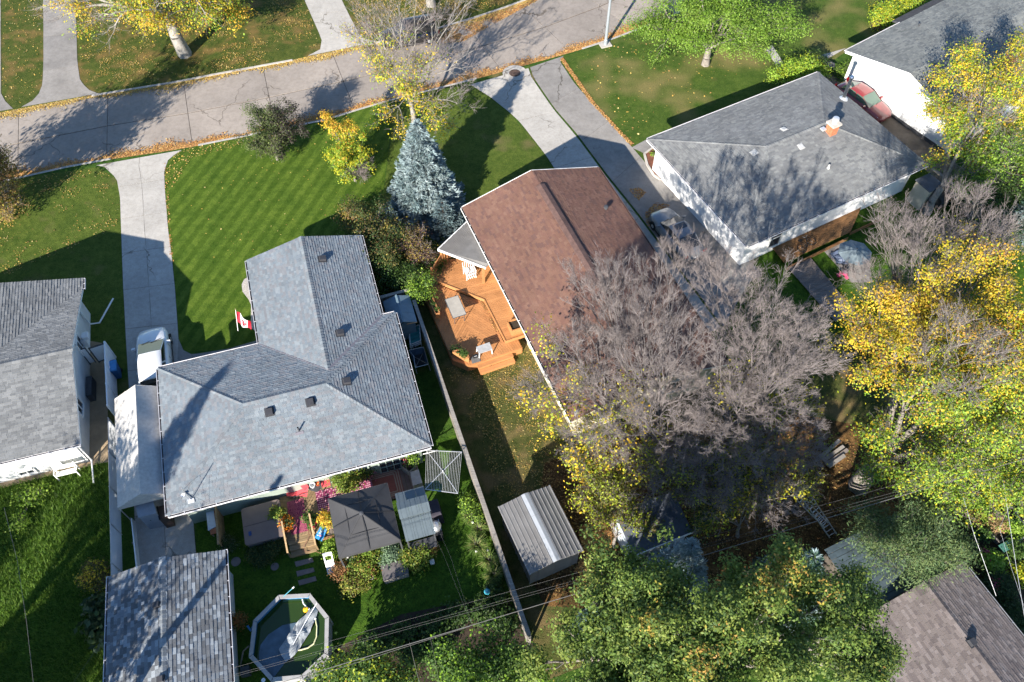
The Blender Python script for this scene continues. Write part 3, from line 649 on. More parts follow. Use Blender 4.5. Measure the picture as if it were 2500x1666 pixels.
# the small triangle needs its courses level: start it on a line parallel to the street eave
facesL[1] = [PL(0, 10.4, 2.7), PL(-.02, 10.4, 2.7), PL(-5.2, 5.2, zrl), PL(0, 5.2, zrl)]
roofL = shingle_roof(hl, facesL, PAL_LEFT, .15, 240, .02, seed=9)
box_wall(hl, fl_, -13.5, .5, -.65, 9.9, 2.66, m_wsid); box_wall(hl, fl_, -9.9, 9.9, -.65, 10.8, 2.66, m_wsid)
MB().prism([PL(-.66, .5, 2.62), PL(-.66, 9.9, 2.62), PL(-.66, 5.2, zrl-.18)], tuple(fl_.X*-.1)).build('gable', m_wsid, hl)
caps(roofL, [(PL(-14, 5.2, zrl), PL(0, 5.2, zrl), dnv(fl_, 0, 1, s_), dnv(fl_, 0, -1, s_))], PAL_LEFT*1.1)
gutter(hl, PL(-14, 0, 2.7), PL(0, 0, 2.7), -fl_.Y); gutter(hl, PL(0, 10.4, 2.7), PL(0, 11.2, 2.7), fl_.X)
MB().tube([PL(-.45, -.06, 2.6), PL(-.45, .4, 2.35), PL(-.45, .42, .25), PL(-.4, -.9, .08)], .045, 6).build('downspout', m_white, hl)
MB().tube([PL(-.6, 9.7, 2.6), PL(-.55, 9.75, .3), PL(-.1, 9.9, .06), PL(.7, 11.6, .05)], .05, 6).build('downspout', m_white, hl)
opening(hl, fl_, -3.6, .49, .3, .7, .8, '-b'); opening(hl, fl_, -.64, 7.4, 1.0, 2.0, .9, '+a'); opening(hl, fl_, -.64, 3.2, 1.0, 2.0, .9, '+a')
MB().box(PL(-.5, 7.9, 1.1), (.3, .5, .6), fl_.ax).box(PL(-.3, 7.9, 1.5), (.35, .4, .25), fl_.ax).build('meter_box', m_whiteplastic, hl)
MB().box(PL(-.45, 5.0, .3), (.3, 1.3, .75), fl_.ax).build('air_conditioner', m_dark, hl)
# ---------------------------------------------------------------- brown house
fn = Fr(1398, 1030, 2.6, 22.3); sn = .30; hn = thing('house', 'long brown-shingled gable house with orange deck beside it', 'house', fn(4.7, 8, 0))
PN = lambda a, b, z: fn(a, b, z); WN, LN = 9.35, 16.5; zn = 2.6+sn*WN/2
roofN = shingle_roof(hn, [[PN(0, LN, 2.6), PN(0, 0, 2.6), PN(WN/2, 0, zn), PN(WN/2, LN, zn)], [PN(WN, 0, 2.6), PN(WN, LN, 2.6), PN(WN/2, LN, zn), PN(WN/2, 0, zn)]], PAL_BROWN, .15, 300, .022, seed=12)
box_wall(hn, fn, .45, .45, WN-.45, LN-.45, 2.55, m_cream)
for v_ in (.46, LN-.46): MB().prism([PN(.45, v_, 2.5), PN(WN-.45, v_, 2.5), PN(WN/2, v_, zn-.25)], tuple(fn.Y*(.1 if v_ < 1 else -.1))).build('gable', m_cream, hn)
m_brownvent = M('brown_ridge_vent', (.13, .078, .066), .85, .2, 3, fine=20)
rv = MB()
for i in range(42):
    v0, v1 = .05+i*(LN-1.4)/42, .05+(i+1)*(LN-1.4)/42
    for sg in (-1, 1):
        d = dnv(fn, sg, 0, sn); a, b = PN(WN/2, v0, zn+.1), PN(WN/2, v1-.012, zn+.1)
        rv.prism([a, b, b+d*.3, a+d*.3] if sg > 0 else [a, a+d*.3, b+d*.3, b], (0, 0, -.05))
tag(rv.build('ridge_vent', m_brownvent, roofN), kind='stuff')
gutter(hn, PN(0, LN-.05, 2.6), PN(0, 0, 2.6), -fn.X, [m_white, m_gutterbed]); gutter(hn, PN(WN, 0, 2.6), PN(WN, LN-.05, 2.6), fn.X, [m_brownvent, m_gutterbed])
for v_, sg in ((-.02, -1), (LN+.02, 1)):
    for sd in (0, 1): MB().bar(PN(0 if sd == 0 else WN, v_, 2.52), PN(WN/2, v_, zn-.08), .04, .2).build('rake_board', m_cream if sg < 0 else m_white, hn)
opening(hn, fn, 2.6, .44, 1.0, 2.1, 1.2, '-b'); opening(hn, fn, 6.4, .44, 1.0, 2.1, 1.4, '-b'); opening(hn, fn, .44, 4.6, .5, 1.1, 1.1, '-a'); opening(hn, fn, .44, 10.2, .8, 2.2, 1.7, '-a', 'door'); opening(hn, fn, .44, 2.4, .6, 1.2, 1.0, '-a')
a, b = fn.uv(1480, 503, 3.3); MB().lathe(fn(a, b, 2.6+sn*(WN-a)-.05), [(.09, 0), (.09, .18), (.14, .19), (.14, .3), (0, .32)], 10).build('roof_vent', m_dark, hn)
a, b = fn.uv(1398, 1012, 2.9); MB().lathe(fn(a+.2, b, 2.65), [(.08, 0), (.08, .3), (.12, .31), (.12, .38), (0, .4)], 10).build('roof_vent', m_steel, hn)
# ---------------------------------------------------------------- grey house
fg = Fr(1825, 600, 2.6, 28.5); sg_ = .243; hg = thing('house', 'grey hip-roofed house with brick chimney and tall steel flue', 'house', fg(7, 5, 0))
PG = lambda a, b, z: fg(a, b, z); WG, DG = 14.65, 10.7; zg = 2.6+sg_*DG/2; r0, r1 = 5.35, WG-4.6
facesG = [[PG(0, 0, 2.6), PG(WG, 0, 2.6), PG(r1, DG/2, zg), PG(r0, DG/2, zg)], [PG(WG, DG, 2.6), PG(0, DG, 2.6), PG(r0, DG/2, zg), PG(r1, DG/2, zg)],
          [PG(0, DG, 2.6), PG(0, 0, 2.6), PG(r0, DG/2, zg)], [PG(WG, 0, 2.6), PG(WG, DG, 2.6), PG(r1, DG/2, zg)]]
roofG = shingle_roof(hg, facesG, PAL_GREY, .15, 120, .02, seed=15)
DGv = lambda a, b: dnv(fg, a, b, sg_)
caps(roofG, [(PG(r0, DG/2, zg), PG(r1, DG/2, zg), DGv(0, 1), DGv(0, -1)), (PG(0, 0, 2.6), PG(r0, DG/2, zg), DGv(-1, 0), DGv(0, -1)), (PG(0, DG, 2.6), PG(r0, DG/2, zg), DGv(0, 1), DGv(-1, 0)), (PG(WG, 0, 2.6), PG(r1, DG/2, zg), DGv(0, -1), DGv(1, 0)), (PG(WG, DG, 2.6), PG(r1, DG/2, zg), DGv(1, 0), DGv(0, 1))], PAL_GREY*1.12)
box_wall(hg, fg, .45, .45, WG-.45, DG-.45, 2.56, m_stucco)
for p, q, o_ in (((0, 0), (WG, 0), -fg.Y), ((0, DG), (0, 0), -fg.X), ((WG, DG), (0, DG), fg.Y)): gutter(hg, PG(*p, 2.6), PG(*q, 2.6), o_)
opening(hg, fg, 2.9, .44, .5, 2.2, .95, '-b', 'door', None, None, 2, 1); pass
m_brick = M('orange_brick', (.50, .17, .085), .85, .2, 7, fine=25)
a, b = fg.uv(2030, 318, 3.9); chim = MB(); 
for k in range(9): chim.box(fg(a, b, 3.5+.05+k*.1), (.56-(k % 2)*.008, .56-(k % 2)*.008, .094), fg.ax)
co = chim.build('chimney', m_brick, hg); MB().box(fg(a, b, 4.46), (.72, .72, .12), fg.ax).build('crown', m_kerb, co); MB().lathe(fg(a, b, 4.5), [(.17, 0), (.17, .26), (.24, .28), (.2, .4), (0, .43)], 14).build('flue_cap', m_alum, co)
MB().box(fg(a-.45, b+.3, 3.95), (.3, .3, .1), fg.ax).build('flashing', m_alum, co)
a, b = fg.uv(2061, 236, 3.0); zp = 2.6+sg_*min(b, WG-a); fo = MB().lathe(fg(a, b, zp-.05), [(.34, 0), (.3, .14), (.15, .2), (.13, .22)], 16).build('flue_boot', m_alum, hg)
MB().lathe(fg(a, b, zp), [(.12, 0), (.12, 1.75), (.17, 1.76), (.17, 1.86), (.1, 1.94), (0, 1.95)], 14).build('flue_pipe', M('shiny_steel', (.7, .7, .7), .18, .05, 4, metal=1.0), fo)
m_lightvent = M('pale_vent', (.40, .40, .39), .5, .06, 4)
for px, py, d in ((1914, 315, fg.Y), (1956, 357, -fg.Y), (1841, 372, -fg.X), (1918, 306, fg.Y)):
    if (px, py) == (1918, 306): continue
    z = 3.4
    for _ in range(4): a, b = fg.uv(px, py, z+.05); z = 2.6+sg_*min(a, WG-a, b, DG-b)
    o = roof_vent(hg, fg(a, b, z), d, sg_, .32, .09)
    for q in [o]+list(o.children): q.data.materials.clear(); q.data.materials.append(m_lightvent)
z = 3.4
for _ in range(4): a, b = fg.uv(2023, 408, z+.1); z = 2.6+sg_*min(a, WG-a, b, DG-b)
MB().lathe(fg(a, b, z-.03), [(.12, 0), (.1, .1), (.07, .12), (.07, .3), (.05, .3), (.05, .2)], 12).build('vent_pipe', m_lightvent, hg)
# ---------------------------------------------------------------- white house, upper right
ft = Fr(2065, 125, 2.7, 34.7); s2 = .25; ht = thing('house', 'white-walled house with weathered green-grey roof at upper right', 'house', ft(5, -5, 0))
PT = lambda a, b, z: ft(a, b, z); zt = 2.7+s2*5.2
roofT = shingle_roof(ht, [[PT(17, 0, 2.7), PT(0, 0, 2.7), PT(0, -5.2, zt), PT(17, -5.2, zt)], [PT(0, -10.4, 2.7), PT(17, -10.4, 2.7), PT(17, -5.2, zt), PT(0, -5.2, zt)]], PAL_TOP, .16, 60, .02, seed=21)
box_wall(ht, ft, .45, -9.95, 16.6, -.45, 2.66, m_stucco); box_wall(ht, ft, 6.3, -.46, 16.6, .25, 2.5, m_stucco, 'bay')
MB().prism([PT(6.0, -.05, 2.7), PT(17, -.05, 2.7), PT(17, .7, 2.52), PT(6.0, .7, 2.52)], (0, 0, -.12)).build('porch_roof', m_underlay, ht)
MB().prism([PT(.46, -9.95, 2.6), PT(.46, -.45, 2.6), PT(.46, -5.2, zt-.2)], tuple(ft.X*.1)).build('gable', m_stucco, ht)
for q in (0, -10.4): MB().bar(PT(-.02, q, 2.64), PT(-.02, -5.2, zt-.06), .04, .2).build('rake_board', m_white, ht)
gutter(ht, PT(6, 0, 2.7), PT(0, 0, 2.7), ft.Y); gutter(ht, PT(0, -10.4, 2.7), PT(17, -10.4, 2.7), -ft.Y)
MB().bar(PT(.43, -9.9, .12), PT(.43, -.5, .12), .03, .3).build('plinth', m_dark, ht)
a, b = ft.uv(2477, 130, 4.3); c2 = MB()
for k in range(11): c2.box(ft(a, b, 3.2+.05+k*.1), (.62-(k % 2)*.01, .62-(k % 2)*.01, .095), ft.ax)
co = c2.build('chimney', m_brick, ht); MB().box(ft(a, b, 4.36), (.72, .72, .1), ft.ax).build('crown', m_kerb, co); MB().lathe(ft(a, b, 4.4), [(.15, 0), (.15, .3), (.2, .32), (0, .45)], 12).build('flue_cap', m_dark, co)
a, b = ft.uv(2245, 59, 3.2); MB().lathe(ft(a, b, 2.7+s2*-b-.05), [(.07, 0), (.07, .3), (0, .3)], 8).build('vent_pipe', m_dark, ht)
# ---------------------------------------------------------------- lower right house
fo_ = Fr(2350, 1374, 2.6, 25.2); hr = thing('house', 'house with mauve-brown gable roof in the lower right corner', 'house', fo_(-2.6, -4, 0))
PR = lambda a, b, z: fo_(a, b, z); zo = 2.6+.27*2.65
roofR = shingle_roof(hr, [[PR(-6.4, 0, 2.3), PR(-6.4, -10, 2.3), PR(-2.65, -10, zo), PR(-2.65, 0, zo)], [PR(0, -10, 2.6), PR(0, 0, 2.6), PR(-2.65, 0, zo), PR(-2.65, -10, zo)]], PAL_MAUVE, .14, 300, .02, seed=25)
caps(roofR, [(PR(-2.65, -10, zo), PR(-2.65, 0, zo), dnv(fo_, -1, 0, .27), dnv(fo_, 1, 0, .27))], PAL_MAUVE)
box_wall(hr, fo_, -4.95, -9.7, -.35, -.35, 2.56, M('brown_stucco', (.20, .17, .15), .85))
MB().prism([PR(-4.95, -.36, 2.5), PR(-.35, -.36, 2.5), PR(-2.65, -.36, zo-.2)], tuple(fo_.Y*-.1)).build('gable', m_paleblue, hr)
gutter(hr, PR(0, -10, 2.6), PR(0, 0, 2.6), fo_.X, [m_steel, m_gutterbed])
a, b = fo_.uv(2362, 1575, 3.0); roof_vent(hr, fo_(a, b, 2.6-.27*a), fo_.X, .27, .3, .2)
# ---------------------------------------------------------------- garage
fq = Fr(548, 1343, 2.5, 14.0); hq = thing('garage', 'garage with light and dark mottled grey shingles and white gutters', 'garage', fq(-2.6, -4, 0))
PQ = lambda a, b, z: fq(a, b, z); WQ = 5.25; zq = 2.5+.27*WQ/2
roofQ = shingle_roof(hq, [[PQ(-WQ, 0, 2.5), PQ(-WQ, -8.4, 2.5), PQ(-WQ/2, -8.4, zq), PQ(-WQ/2, 0, zq)], [PQ(0, -8.4, 2.5), PQ(0, 0, 2.5), PQ(-WQ/2, 0, zq), PQ(-WQ/2, -8.4, zq)]], PAL_GAR, .17, 300, .02, widths=(.15, .22, .3), seed=31)
caps(roofQ, [(PQ(-WQ/2, -8.4, zq), PQ(-WQ/2, 0, zq), dnv(fq, -1, 0, .27), dnv(fq, 1, 0, .27))], PAL_GAR[[1, 3, 0]])
box_wall(hq, fq, -WQ+.3, -8.1, -.3, -.3, 2.46, m_wsid)
MB().prism([PQ(-WQ+.3, -.31, 2.4), PQ(-.3, -.31, 2.4), PQ(-WQ/2, -.31, zq-.2)], tuple(fq.Y*-.1)).build('gable', m_wsid, hq)
gutter(hq, PQ(0, -8.4, 2.5), PQ(0, 0, 2.5), fq.X); gutter(hq, PQ(-WQ, 0, 2.5), PQ(-WQ, -8.4, 2.5), -fq.X)
for px, py in ((385, 1478), (396, 1660)):
    a, b = fq.uv(px, py, 3.1); roof_vent(hq, fq(a, b, 2.5+.27*(a+WQ)), -fq.X, .27, .26, .16)
# ================================================================== yards: fences, decks, sheds, furniture
Z1 = Vector((0, 0, 1))
m_fence = wood('weathered_fence', (.27, .25, .225), .25, fb.yaw+math.pi/2); m_cedar = wood('orange_stain', (.44, .205, .082), .11, fn.yaw, 10, .6)
m_planks = wood('brown_deck', (.22, .115, .05), .22, fg.yaw, 10); m_oldwood = wood('old_deck', (.27, .195, .11), .25, fb.yaw, 10); m_greywood = wood('grey_boards', (.20, .17, .15), .2, fg.yaw, 8)
def board_fence(name, label, A, B, h, mat, pitch=.15, gap=.02, cap=True, z0=.05):
    t = thing(name, label, 'fence', Vector((A.x, A.y, 0))); d = (B-A); d.z = 0; L = d.length; X = d/L; N = Vector((-X.y, X.x, 0)); n = int(L/pitch); b0 = BASE[t.name]
    me = None
    for i in range(n):
        c = A+X*((i+.5)*pitch); c.z = 0
        if me is None:
            mb = MB().box(c+Z1*((h+z0)/2), (pitch-gap, .022, h-z0), (X, N, Z1)); o = mb.build('board', mat, t); me = o; c0 = c
        else:
            o = me.copy(); COL.objects.link(o); o.parent = t; o.location = (c-c0)+Z1*random.uniform(-.012, .012); o.rotation_euler = (0, 0, random.uniform(-.012, .012))
    k = max(1, int(L/2.4))
    for i in range(k+1): c = A+X*(L*i/k); c.z = 0; MB().box(c+N*.07+Z1*(h/2-.02), (.1, .1, h-.04), (X, N, Z1)).build('post', mat, t)
    for z in (.35, h-.3): MB().bar(Vector((A.x, A.y, z))+N*.04, Vector((B.x, B.y, z))+N*.04, .045, .09).build('rail', mat, t)
    if cap:
        for i in range(k):
            p, q = A+X*(L*i/k+.004), A+X*(L*(i+1)/k-.004); p.z = q.z = h+.02; MB().bar(p+N*.03, q+N*.03, .2, .035).build('cap_board', mat, t)
    return t
board_fence('wooden_fence', 'long weathered grey board fence between the two back yards', G(1009, 733, 1.62), G(1290, 1552, 1.62), 1.6, m_fence)
board_fence('wooden_fence', 'short grey fence return behind the small garden shed', G(928, 728, 1.6), G(1003, 708, 1.6), 1.6, m_fence)
# white fence and gate by the left house
wf = thing('white_fence', 'tall white panel fence beside the blue bin', 'fence', G(279, 882)); A, B = G(255, 836, 1.6), G(262, 990, 1.6); X = (B-A).normalized(); N = Vector((-X.y, X.x, 0)); L = (B-A).length
for i in range(3):
    p, q = A+X*(L*i/3+.02), A+X*(L*(i+1)/3-.02); MB().bar(p-Z1*.78, q-Z1*.78, .04, 1.5).build('panel', m_whiteplastic, wf); MB().bar(p, q, .07, .06).build('cap_rail', m_whiteplastic, wf)
for i in range(4): c = A+X*(L*i/3); c.z = .82; MB().box(c, (.1, .1, 1.66), (X, N, Z1)).build('post', m_whiteplastic, wf)
gt = thing('gate', 'white gate panel standing across the sand path', 'gate', G(240, 885)); A, B = G(216, 850, 1.55), G(253, 838, 1.55); MB().bar(A-Z1*.72, B-Z1*.72, .03, 1.3).build('panel', m_whiteplastic, gt)
f_ = MB()
for z in (.05, 1.38): f_.bar(A-Z1*z, B-Z1*z, .06, .07)
for p in (A, B): f_.bar(p, p-Z1*1.5, .06, .06, up=(1, 0, 0))
f_.build('frame', m_dark, gt)
gt = thing('gate', 'narrow white gate leaf ajar against the left house wall', 'gate', G(222, 888)); A, B = G(194, 855, 1.5), G(207, 850, 1.5); MB().bar(A-Z1*.72, B-Z1*.72, .03, 1.3).build('panel', m_whiteplastic, gt)
f_ = MB()
for p in (A, B): f_.bar(p, p-Z1*1.5, .05, .05, up=(1, 0, 0))
f_.bar(A, B, .05, .05); f_.build('frame', m_dark, gt)
# chain-link fence
cl = thing('chain_link_fence', 'pale chain-link fence with rails along the tent and garage', 'fence', fb(-3.1, 0, 0)); mb = MB(); W0, W1 = 7.2, -3.2; A, B = fb(-3.1, W0, 0), fb(-3.12, W1, 0); d = (B-A).normalized(); L = (B-A).length
n = int((L+1.4)/.085)
for i in range(n):
    s0 = -1.4+i*.085
    for sg in (1, -1):
        a0, z0, a1, z1 = (s0, 0.05, s0+1.4, 1.45) if sg > 0 else (s0, 1.45, s0+1.4, .05)
        if a0 < 0: z0 += (0-a0)*sg; a0 = 0
        if a1 > L: z1 -= (a1-L)*sg; a1 = L
        if a1 > a0: mb.bar(A+d*a0+Z1*z0, A+d*a1+Z1*z1, .017, .017)
mb.build('mesh', M('pale_wire', (.6, .62, .64), .5, .05, 3), cl)
for i in range(6): c = A+d*(L*i/5); MB().lathe(Vector((c.x, c.y, 0)), [(.03, 0), (.03, 1.5), (0, 1.53)], 8).build('post', m_steel, cl)
MB().tube([A+Z1*1.46, B+Z1*1.46], .022, 6).build('rail', m_steel, cl)
# white retaining edge by the pad
wl = thing('fence_board', 'white upright edging board beside the concrete pad', 'board', G(336, 1390)); MB().bar(G(325, 1270, .45), G(338, 1392, .45), .05, .5).build('board', m_white, wl)
for k in range(3): MB().box(G(325, 1270, .3).lerp(G(338, 1392, .3), k/2)-fb.X*.05, (.06, .06, .6), fb.ax).build('stake', m_fence, wl)
# tent carport
m_canvas = M('beige_canvas', (.46, .445, .42), .8, .06, 1.0, fine=6)
tc = thing('canopy_tent', 'beige canvas carport tent beside the blue-grey house', 'canopy', fb(-1.15, 4.6, 0))
u0, ur, u1, v0, v1, ze, zp_ = -2.52, -1.14, .22, 1.35, 7.85, 2.08, 2.9
for nm, (ua, za, ub, zb_) in (('roof_left', (u0, ze, ur, zp_)), ('roof_right', (ur, zp_, u1, ze))):
    mb = MB(); NV, NU = 26, 8
    for i in range(NV+1):
        for j in range(NU+1):
            v = v0+(v1-v0)*i/NV; tt = j/NU; sag = -.05*math.sin(math.pi*tt)*abs(math.sin(math.pi*i/NV*3))-.02*math.sin(i*1.7+j)*(i in (0, NV))
            mb.v.append(tuple(fb(ua+(ub-ua)*tt, v+(0.03*math.sin(j*2.1) if i in (0, NV) else 0), za+(zb_-za)*tt+sag)))
    for i in range(NV):
        for j in range(NU): k = i*(NU+1)+j; mb.f.append((k, k+1, k+NU+2, k+NU+1)); mb.m.append(0)
    mb.build(nm, m_canvas, tc, smooth=True)
for v in (v0, v1):
    MB().prism([fb(u0, v, ze), fb(ur, v, zp_), fb(u1, v, ze), fb(u1, v, ze-.2), fb(u0, v, ze-.2)], tuple(fb.Y*.02)).build('valance', m_canvas, tc)
MB().prism([fb(u0, v0, ze), fb(u0, v1, ze), fb(u0-.04, v1, ze-.35), fb(u0-.04, v0, ze-.35)], tuple(fb.X*.015)).build('side_flap', m_canvas, tc)
for u in (u0+.03, u1-.05):
    for k in range(5): MB().lathe(fb(u, v0+.05+(v1-v0-.1)*k/4, 0), [(.025, 0), (.025, ze)], 8).build('leg', m_steel, tc)
MB().tube([fb(ur, v0, zp_-.03), fb(ur, v1, zp_-.03)], .022, 6).build('ridge_pole', m_steel, tc)
cb = thing('storage_cabinet', 'tall blue-grey storage cabinet with knob behind the tent', 'cabinet', G(372, 1285)); m_cab = M('cabinet_grey', (.24, .27, .31), .6, .08, 3)
tp = GL([(332, 1234), (372, 1221), (381, 1253), (338, 1263)], 1.62); MB().prism([p-Z1*.06 for p in tp], (0, 0, -1.55)).build('body', m_cab, cb); MB().prism([p+(p-tp[(i+2) % 4])*.03 for i, p in enumerate(tp)], (0, 0, -.06)).build('lid', m_cab, cb)
MB().lathe(G(368, 1270, .95), [(.05, 0), (.05, .05), (0, .06)], 10).build('knob', m_black, cb)
cb = thing('storage_cabinet', 'dark brown open cabinet next to the blue-grey cabinet', 'cabinet', G(405, 1272)); tp = GL([(383, 1238), (404, 1232), (409, 1262), (388, 1268)], 1.2); MB().prism(tp, (0, 0, -1.2)).build('body', M('dark_brown', (.07, .05, .04), .7), cb)
MB().prism(GL([(381, 1237), (385, 1236), (392, 1268), (388, 1270)], 1.26), (0, 0, -.05)).build('trim', m_black, cb)
# blue wheeled bin
bn = thing('wheelie_bin', 'blue wheeled refuse bin beside the white fence', 'bin', G(288, 925)); m_bin = M('bin_blue', (.03, .10, .24), .45, .15, 4); c = G(287, 918)
bx_, by_ = fb.X, fb.Y
bt = [c+bx_*x*.3+by_*y*.34+Z1*1.0 for x, y in ((-1, -1), (1, -1), (1, 1), (-1, 1))]; bb_ = [c+bx_*x*.24+by_*y*.26+Z1*.06 for x, y in ((-1, -1), (1, -1), (1, 1), (-1, 1))]
MB().hexa(bb_+bt).build('body', m_bin, bn); MB().hexa([p+Z1*.0 for p in [c+bx_*x*.33+by_*y*.37+Z1*1.0 for x, y in ((-1, -1), (1, -1), (1, 1), (-1, 1))]]+[c+bx_*x*.29+by_*y*.33+Z1*1.08 for x, y in ((-1, -1), (1, -1), (1, 1), (-1, 1))]).build('lid', M('bin_lid_blue', (.06, .22, .46), .35, .12, 5), bn)
for s_1 in (-1, 1): MB().lathe(c+bx_*(.27*s_1)+by_*.27+Z1*.1, [(.1, -.03), (.1, .03)], 12, ax=(by_, Z1, bx_)).build('wheel', m_rubber, bn)
MB().bar(c-bx_*.25+by_*.42+Z1*.98, c+bx_*.25+by_*.42+Z1*.98, .03, .03).build('handle', m_bin, bn)
# ---------------------------------------------------------------- cars
def car(label, pos, heading, col, length=4.5, width=1.8, height=1.48, kind='hatch', interior=(.03, .03, .03), group=None, sunroof=False):
    t = thing('car', label, 'car', pos, group); Xf = Vector((math.cos(heading), math.sin(heading), 0)); Yl = Vector((-Xf.y, Xf.x, 0)); P0 = Vector(pos); L, W = length, width/2
    mp = M('car_paint_'+label.split()[0], col, .28, .03, 2, spec=.5, coat=.8)
    def pt(x, y, z): return P0+Xf*(x*L/2)+Yl*(y*W)+Z1*z
    # lower shell: rings across the car
    if kind == 'sedan': st_ = [(-1, .62, .35, .62), (-.97, .80, .28, .80), (-.85, .93, .2, .90), (-.6, .98, .17, .95), (-.2, 1, .17, .93), (.2, 1, .17, .91), (.5, .99, .17, .89), (.75, .95, .2, .82), (.92, .84, .25, .72), (1.0, .62, .35, .58)]
    else: st_ = [(-1, .70, .4, .75), (-.98, .86, .3, .95), (-.88, .95, .22, 1.02), (-.6, .99, .18, 1.03), (-.2, 1, .17, 1.0), (.2, 1, .17, .98), (.5, .99, .17, .95), (.75, .95, .2, .87), (.92, .82, .26, .74), (1.0, .60, .36, .58)]
    mb = MB(); rings = []; K = 9
    for x, wy, zb_, zt_ in st_:
        prof = [(-wy*.9, zb_), (-wy, zb_+.12), (-wy*1.0, zb_+(zt_-zb_)*.6), (-wy*.93, zt_-.06), (-wy*.78, zt_), (0, zt_+.03), (wy*.78, zt_), (wy*.93, zt_-.06), (wy*1.0, zb_+(zt_-zb_)*.6), (wy, zb_+.12), (wy*.9, zb_)]
        rings.append([pt(x, y, z) for y, z in prof])
    n = len(rings[0])
    for r in rings: mb.v += [tuple(p) for p in r]
    for i in range(len(rings)-1):
        for j in range(n): mb.f.append((i*n+j, i*n+(j+1) % n, (i+1)*n+(j+1) % n, (i+1)*n+j)); mb.m.append(0)
    mb.f += [tuple(reversed(range(n))), tuple(range((len(rings)-1)*n, len(rings)*n))]; mb.m += [0, 0]
    body = mb.build('body', mp, t, smooth=True)
    # greenhouse
    if kind == 'sedan': xs = (-.78, -.42, .08, .46); zbelt = (.9, .92, .92, .9)
    elif kind == 'suv': xs = (-.95, -.86, .12, .46); zbelt = (1.02, 1.02, 1.0, .97)
    else: xs = (-.97, -.80, -.02, .47); zbelt = (1.02, 1.02, 1.0, .95)
    H = height; wb, wt = .86, .70
    lo = [pt(xs[0], wb*.9, zbelt[0]), pt(xs[3], wb*.92, zbelt[3]), pt(xs[3], -wb*.92, zbelt[3]), pt(xs[0], -wb*.9, zbelt[0])]
    hi = [pt(xs[1], wt, H-.05), pt(xs[2], wt, H-.05), pt(xs[2], -wt, H-.05), pt(xs[1], -wt, H-.05)]
    gm = glassmat('car_glass', interior, .06)
    def panel(q, nm, inset=.06):
        c_ = sum(q, Vector((0, 0, 0)))/4; q2 = [p+(c_-p)*inset for p in q]; nrm = (q2[1]-q2[0]).cross(q2[3]-q2[0]).normalized(); ctr = P0+Z1*.9
        if nrm.dot(c_-ctr) < 0: nrm = -nrm
        MB().prism([p+nrm*.012 for p in q2], tuple(-nrm*.02)).build(nm, gm, t)
    cab = MB(); cab.add(lo+hi, [(0, 1, 5, 4), (1, 2, 6, 5), (2, 3, 7, 6), (3, 0, 4, 7)]); cab.build('pillars', mp, t)
    fm = lambda a, b, k: a.lerp(b, k)
    panel([lo[1], lo[2], hi[2], hi[1]], 'windscreen', .05); panel([lo[3], lo[0], hi[0], hi[3]], 'rear_window', .1)
    for a, b in ((0, 1), (3, 2)):
        m0, m1 = fm(lo[a], lo[b], .52), fm(hi[a], hi[b], .5)
        panel([lo[a], m0, m1, hi[a]], 'side_window', .1); panel([m0, lo[b], hi[b], m1], 'side_window', .1)
    rb_ = MB(); rr_ = []
    for k in range(7):
        f = k/6; x = xs[1]+(xs[2]-xs[1])*f; zz = H-.05+.06*math.sin(math.pi*(f*.9+.05)); rr_.append([pt(x, y, zz-(.05 if abs(y) > wt*.9 else 0)+.02*(1-abs(y)/wt)) for y in (-wt, -wt*.85, -wt*.4, 0, wt*.4, wt*.85, wt)])
    for r in rr_: rb_.v += [tuple(p) for p in r]
    for i in range(6):
        for j in range(6): rb_.f.append((i*7+j, (i+1)*7+j, (i+1)*7+j+1, i*7+j+1)); rb_.m.append(0)
    ro = rb_.build('roof', mp, t, smooth=True)
    if sunroof: MB().prism([pt(-.18, .45, H+.045), pt(.02, .45, H+.045), pt(.02, -.45, H+.045), pt(-.18, -.45, H+.045)], (0, 0, -.02)).build('sunroof', gm, ro)
    MB().tube([pt(xs[1]+.06, 0, H), pt(xs[1]-.01, 0, H+.16)], .008, 5).build('aerial', m_black, ro)
    for x in (-.6, .62):
        for y in (-1, 1):
            wo = MB().lathe(pt(x, y*.9, .32), [(.2, -.11), (.32, -.1), (.33, 0), (.32, .1), (.2, .11)], 18, ax=(Xf, Z1, Yl*-y)).build('wheel', m_rubber, t)
            rm = MB().lathe(pt(x, y*.9, .32), [(.0, .10), (.05, .115), (.2, .105), (.21, .08)], 14, ax=(Xf, Z1, Yl*y)); 
            rm.build('rim', m_alum, wo)
    for y in (-1, 1):
        for xd in (-.5, -.08, .3): MB().bar(pt(xd, y*1.004, .3), pt(xd, y*.985, .9), .012, .012, up=(1, 0, 0)).build('door_seam', m_black, t)
        for xd in (-.38, .04): MB().bar(pt(xd, y*1.005, .8), pt(xd+.07, y*1.005, .8), .03, .03).build('door_handle', mp, t)
        MB().bar(pt(-.86, y*.985, .22), pt(.82, y*.985, .22), .05, .09).build('sill', m_black, t)
        MB().box(pt(.34, y*1.06, .98), (.12, .2, .13), (Xf, Yl, Z1)).build('mirror', mp, t)
        MB().prism([pt(.93, y*.62, .69), pt(.86, y*.80, .72), pt(.90, y*.82, .6), pt(.975, y*.64, .58)], tuple(-Xf*.05)).build('headlight', m_glasslamp, t)
        MB().box(pt(-.965, y*.76, .86), (.07, .2, .2), (Xf, Yl, Z1)).build('tail_light', m_redlamp, t)
    MB().bar(pt(.965, -.55, .42), pt(.965, .55, .42), .08, .1).build('front_bumper', m_black, t); MB().bar(pt(-.985, -.6, .42), pt(-.985, .6, .42), .08, .12).build('rear_bumper', m_black, t); MB().bar(pt(-1.0, -.16, .62), pt(-1.0, .16, .62), .02, .12).build('number_plate', m_whiteplastic, t)
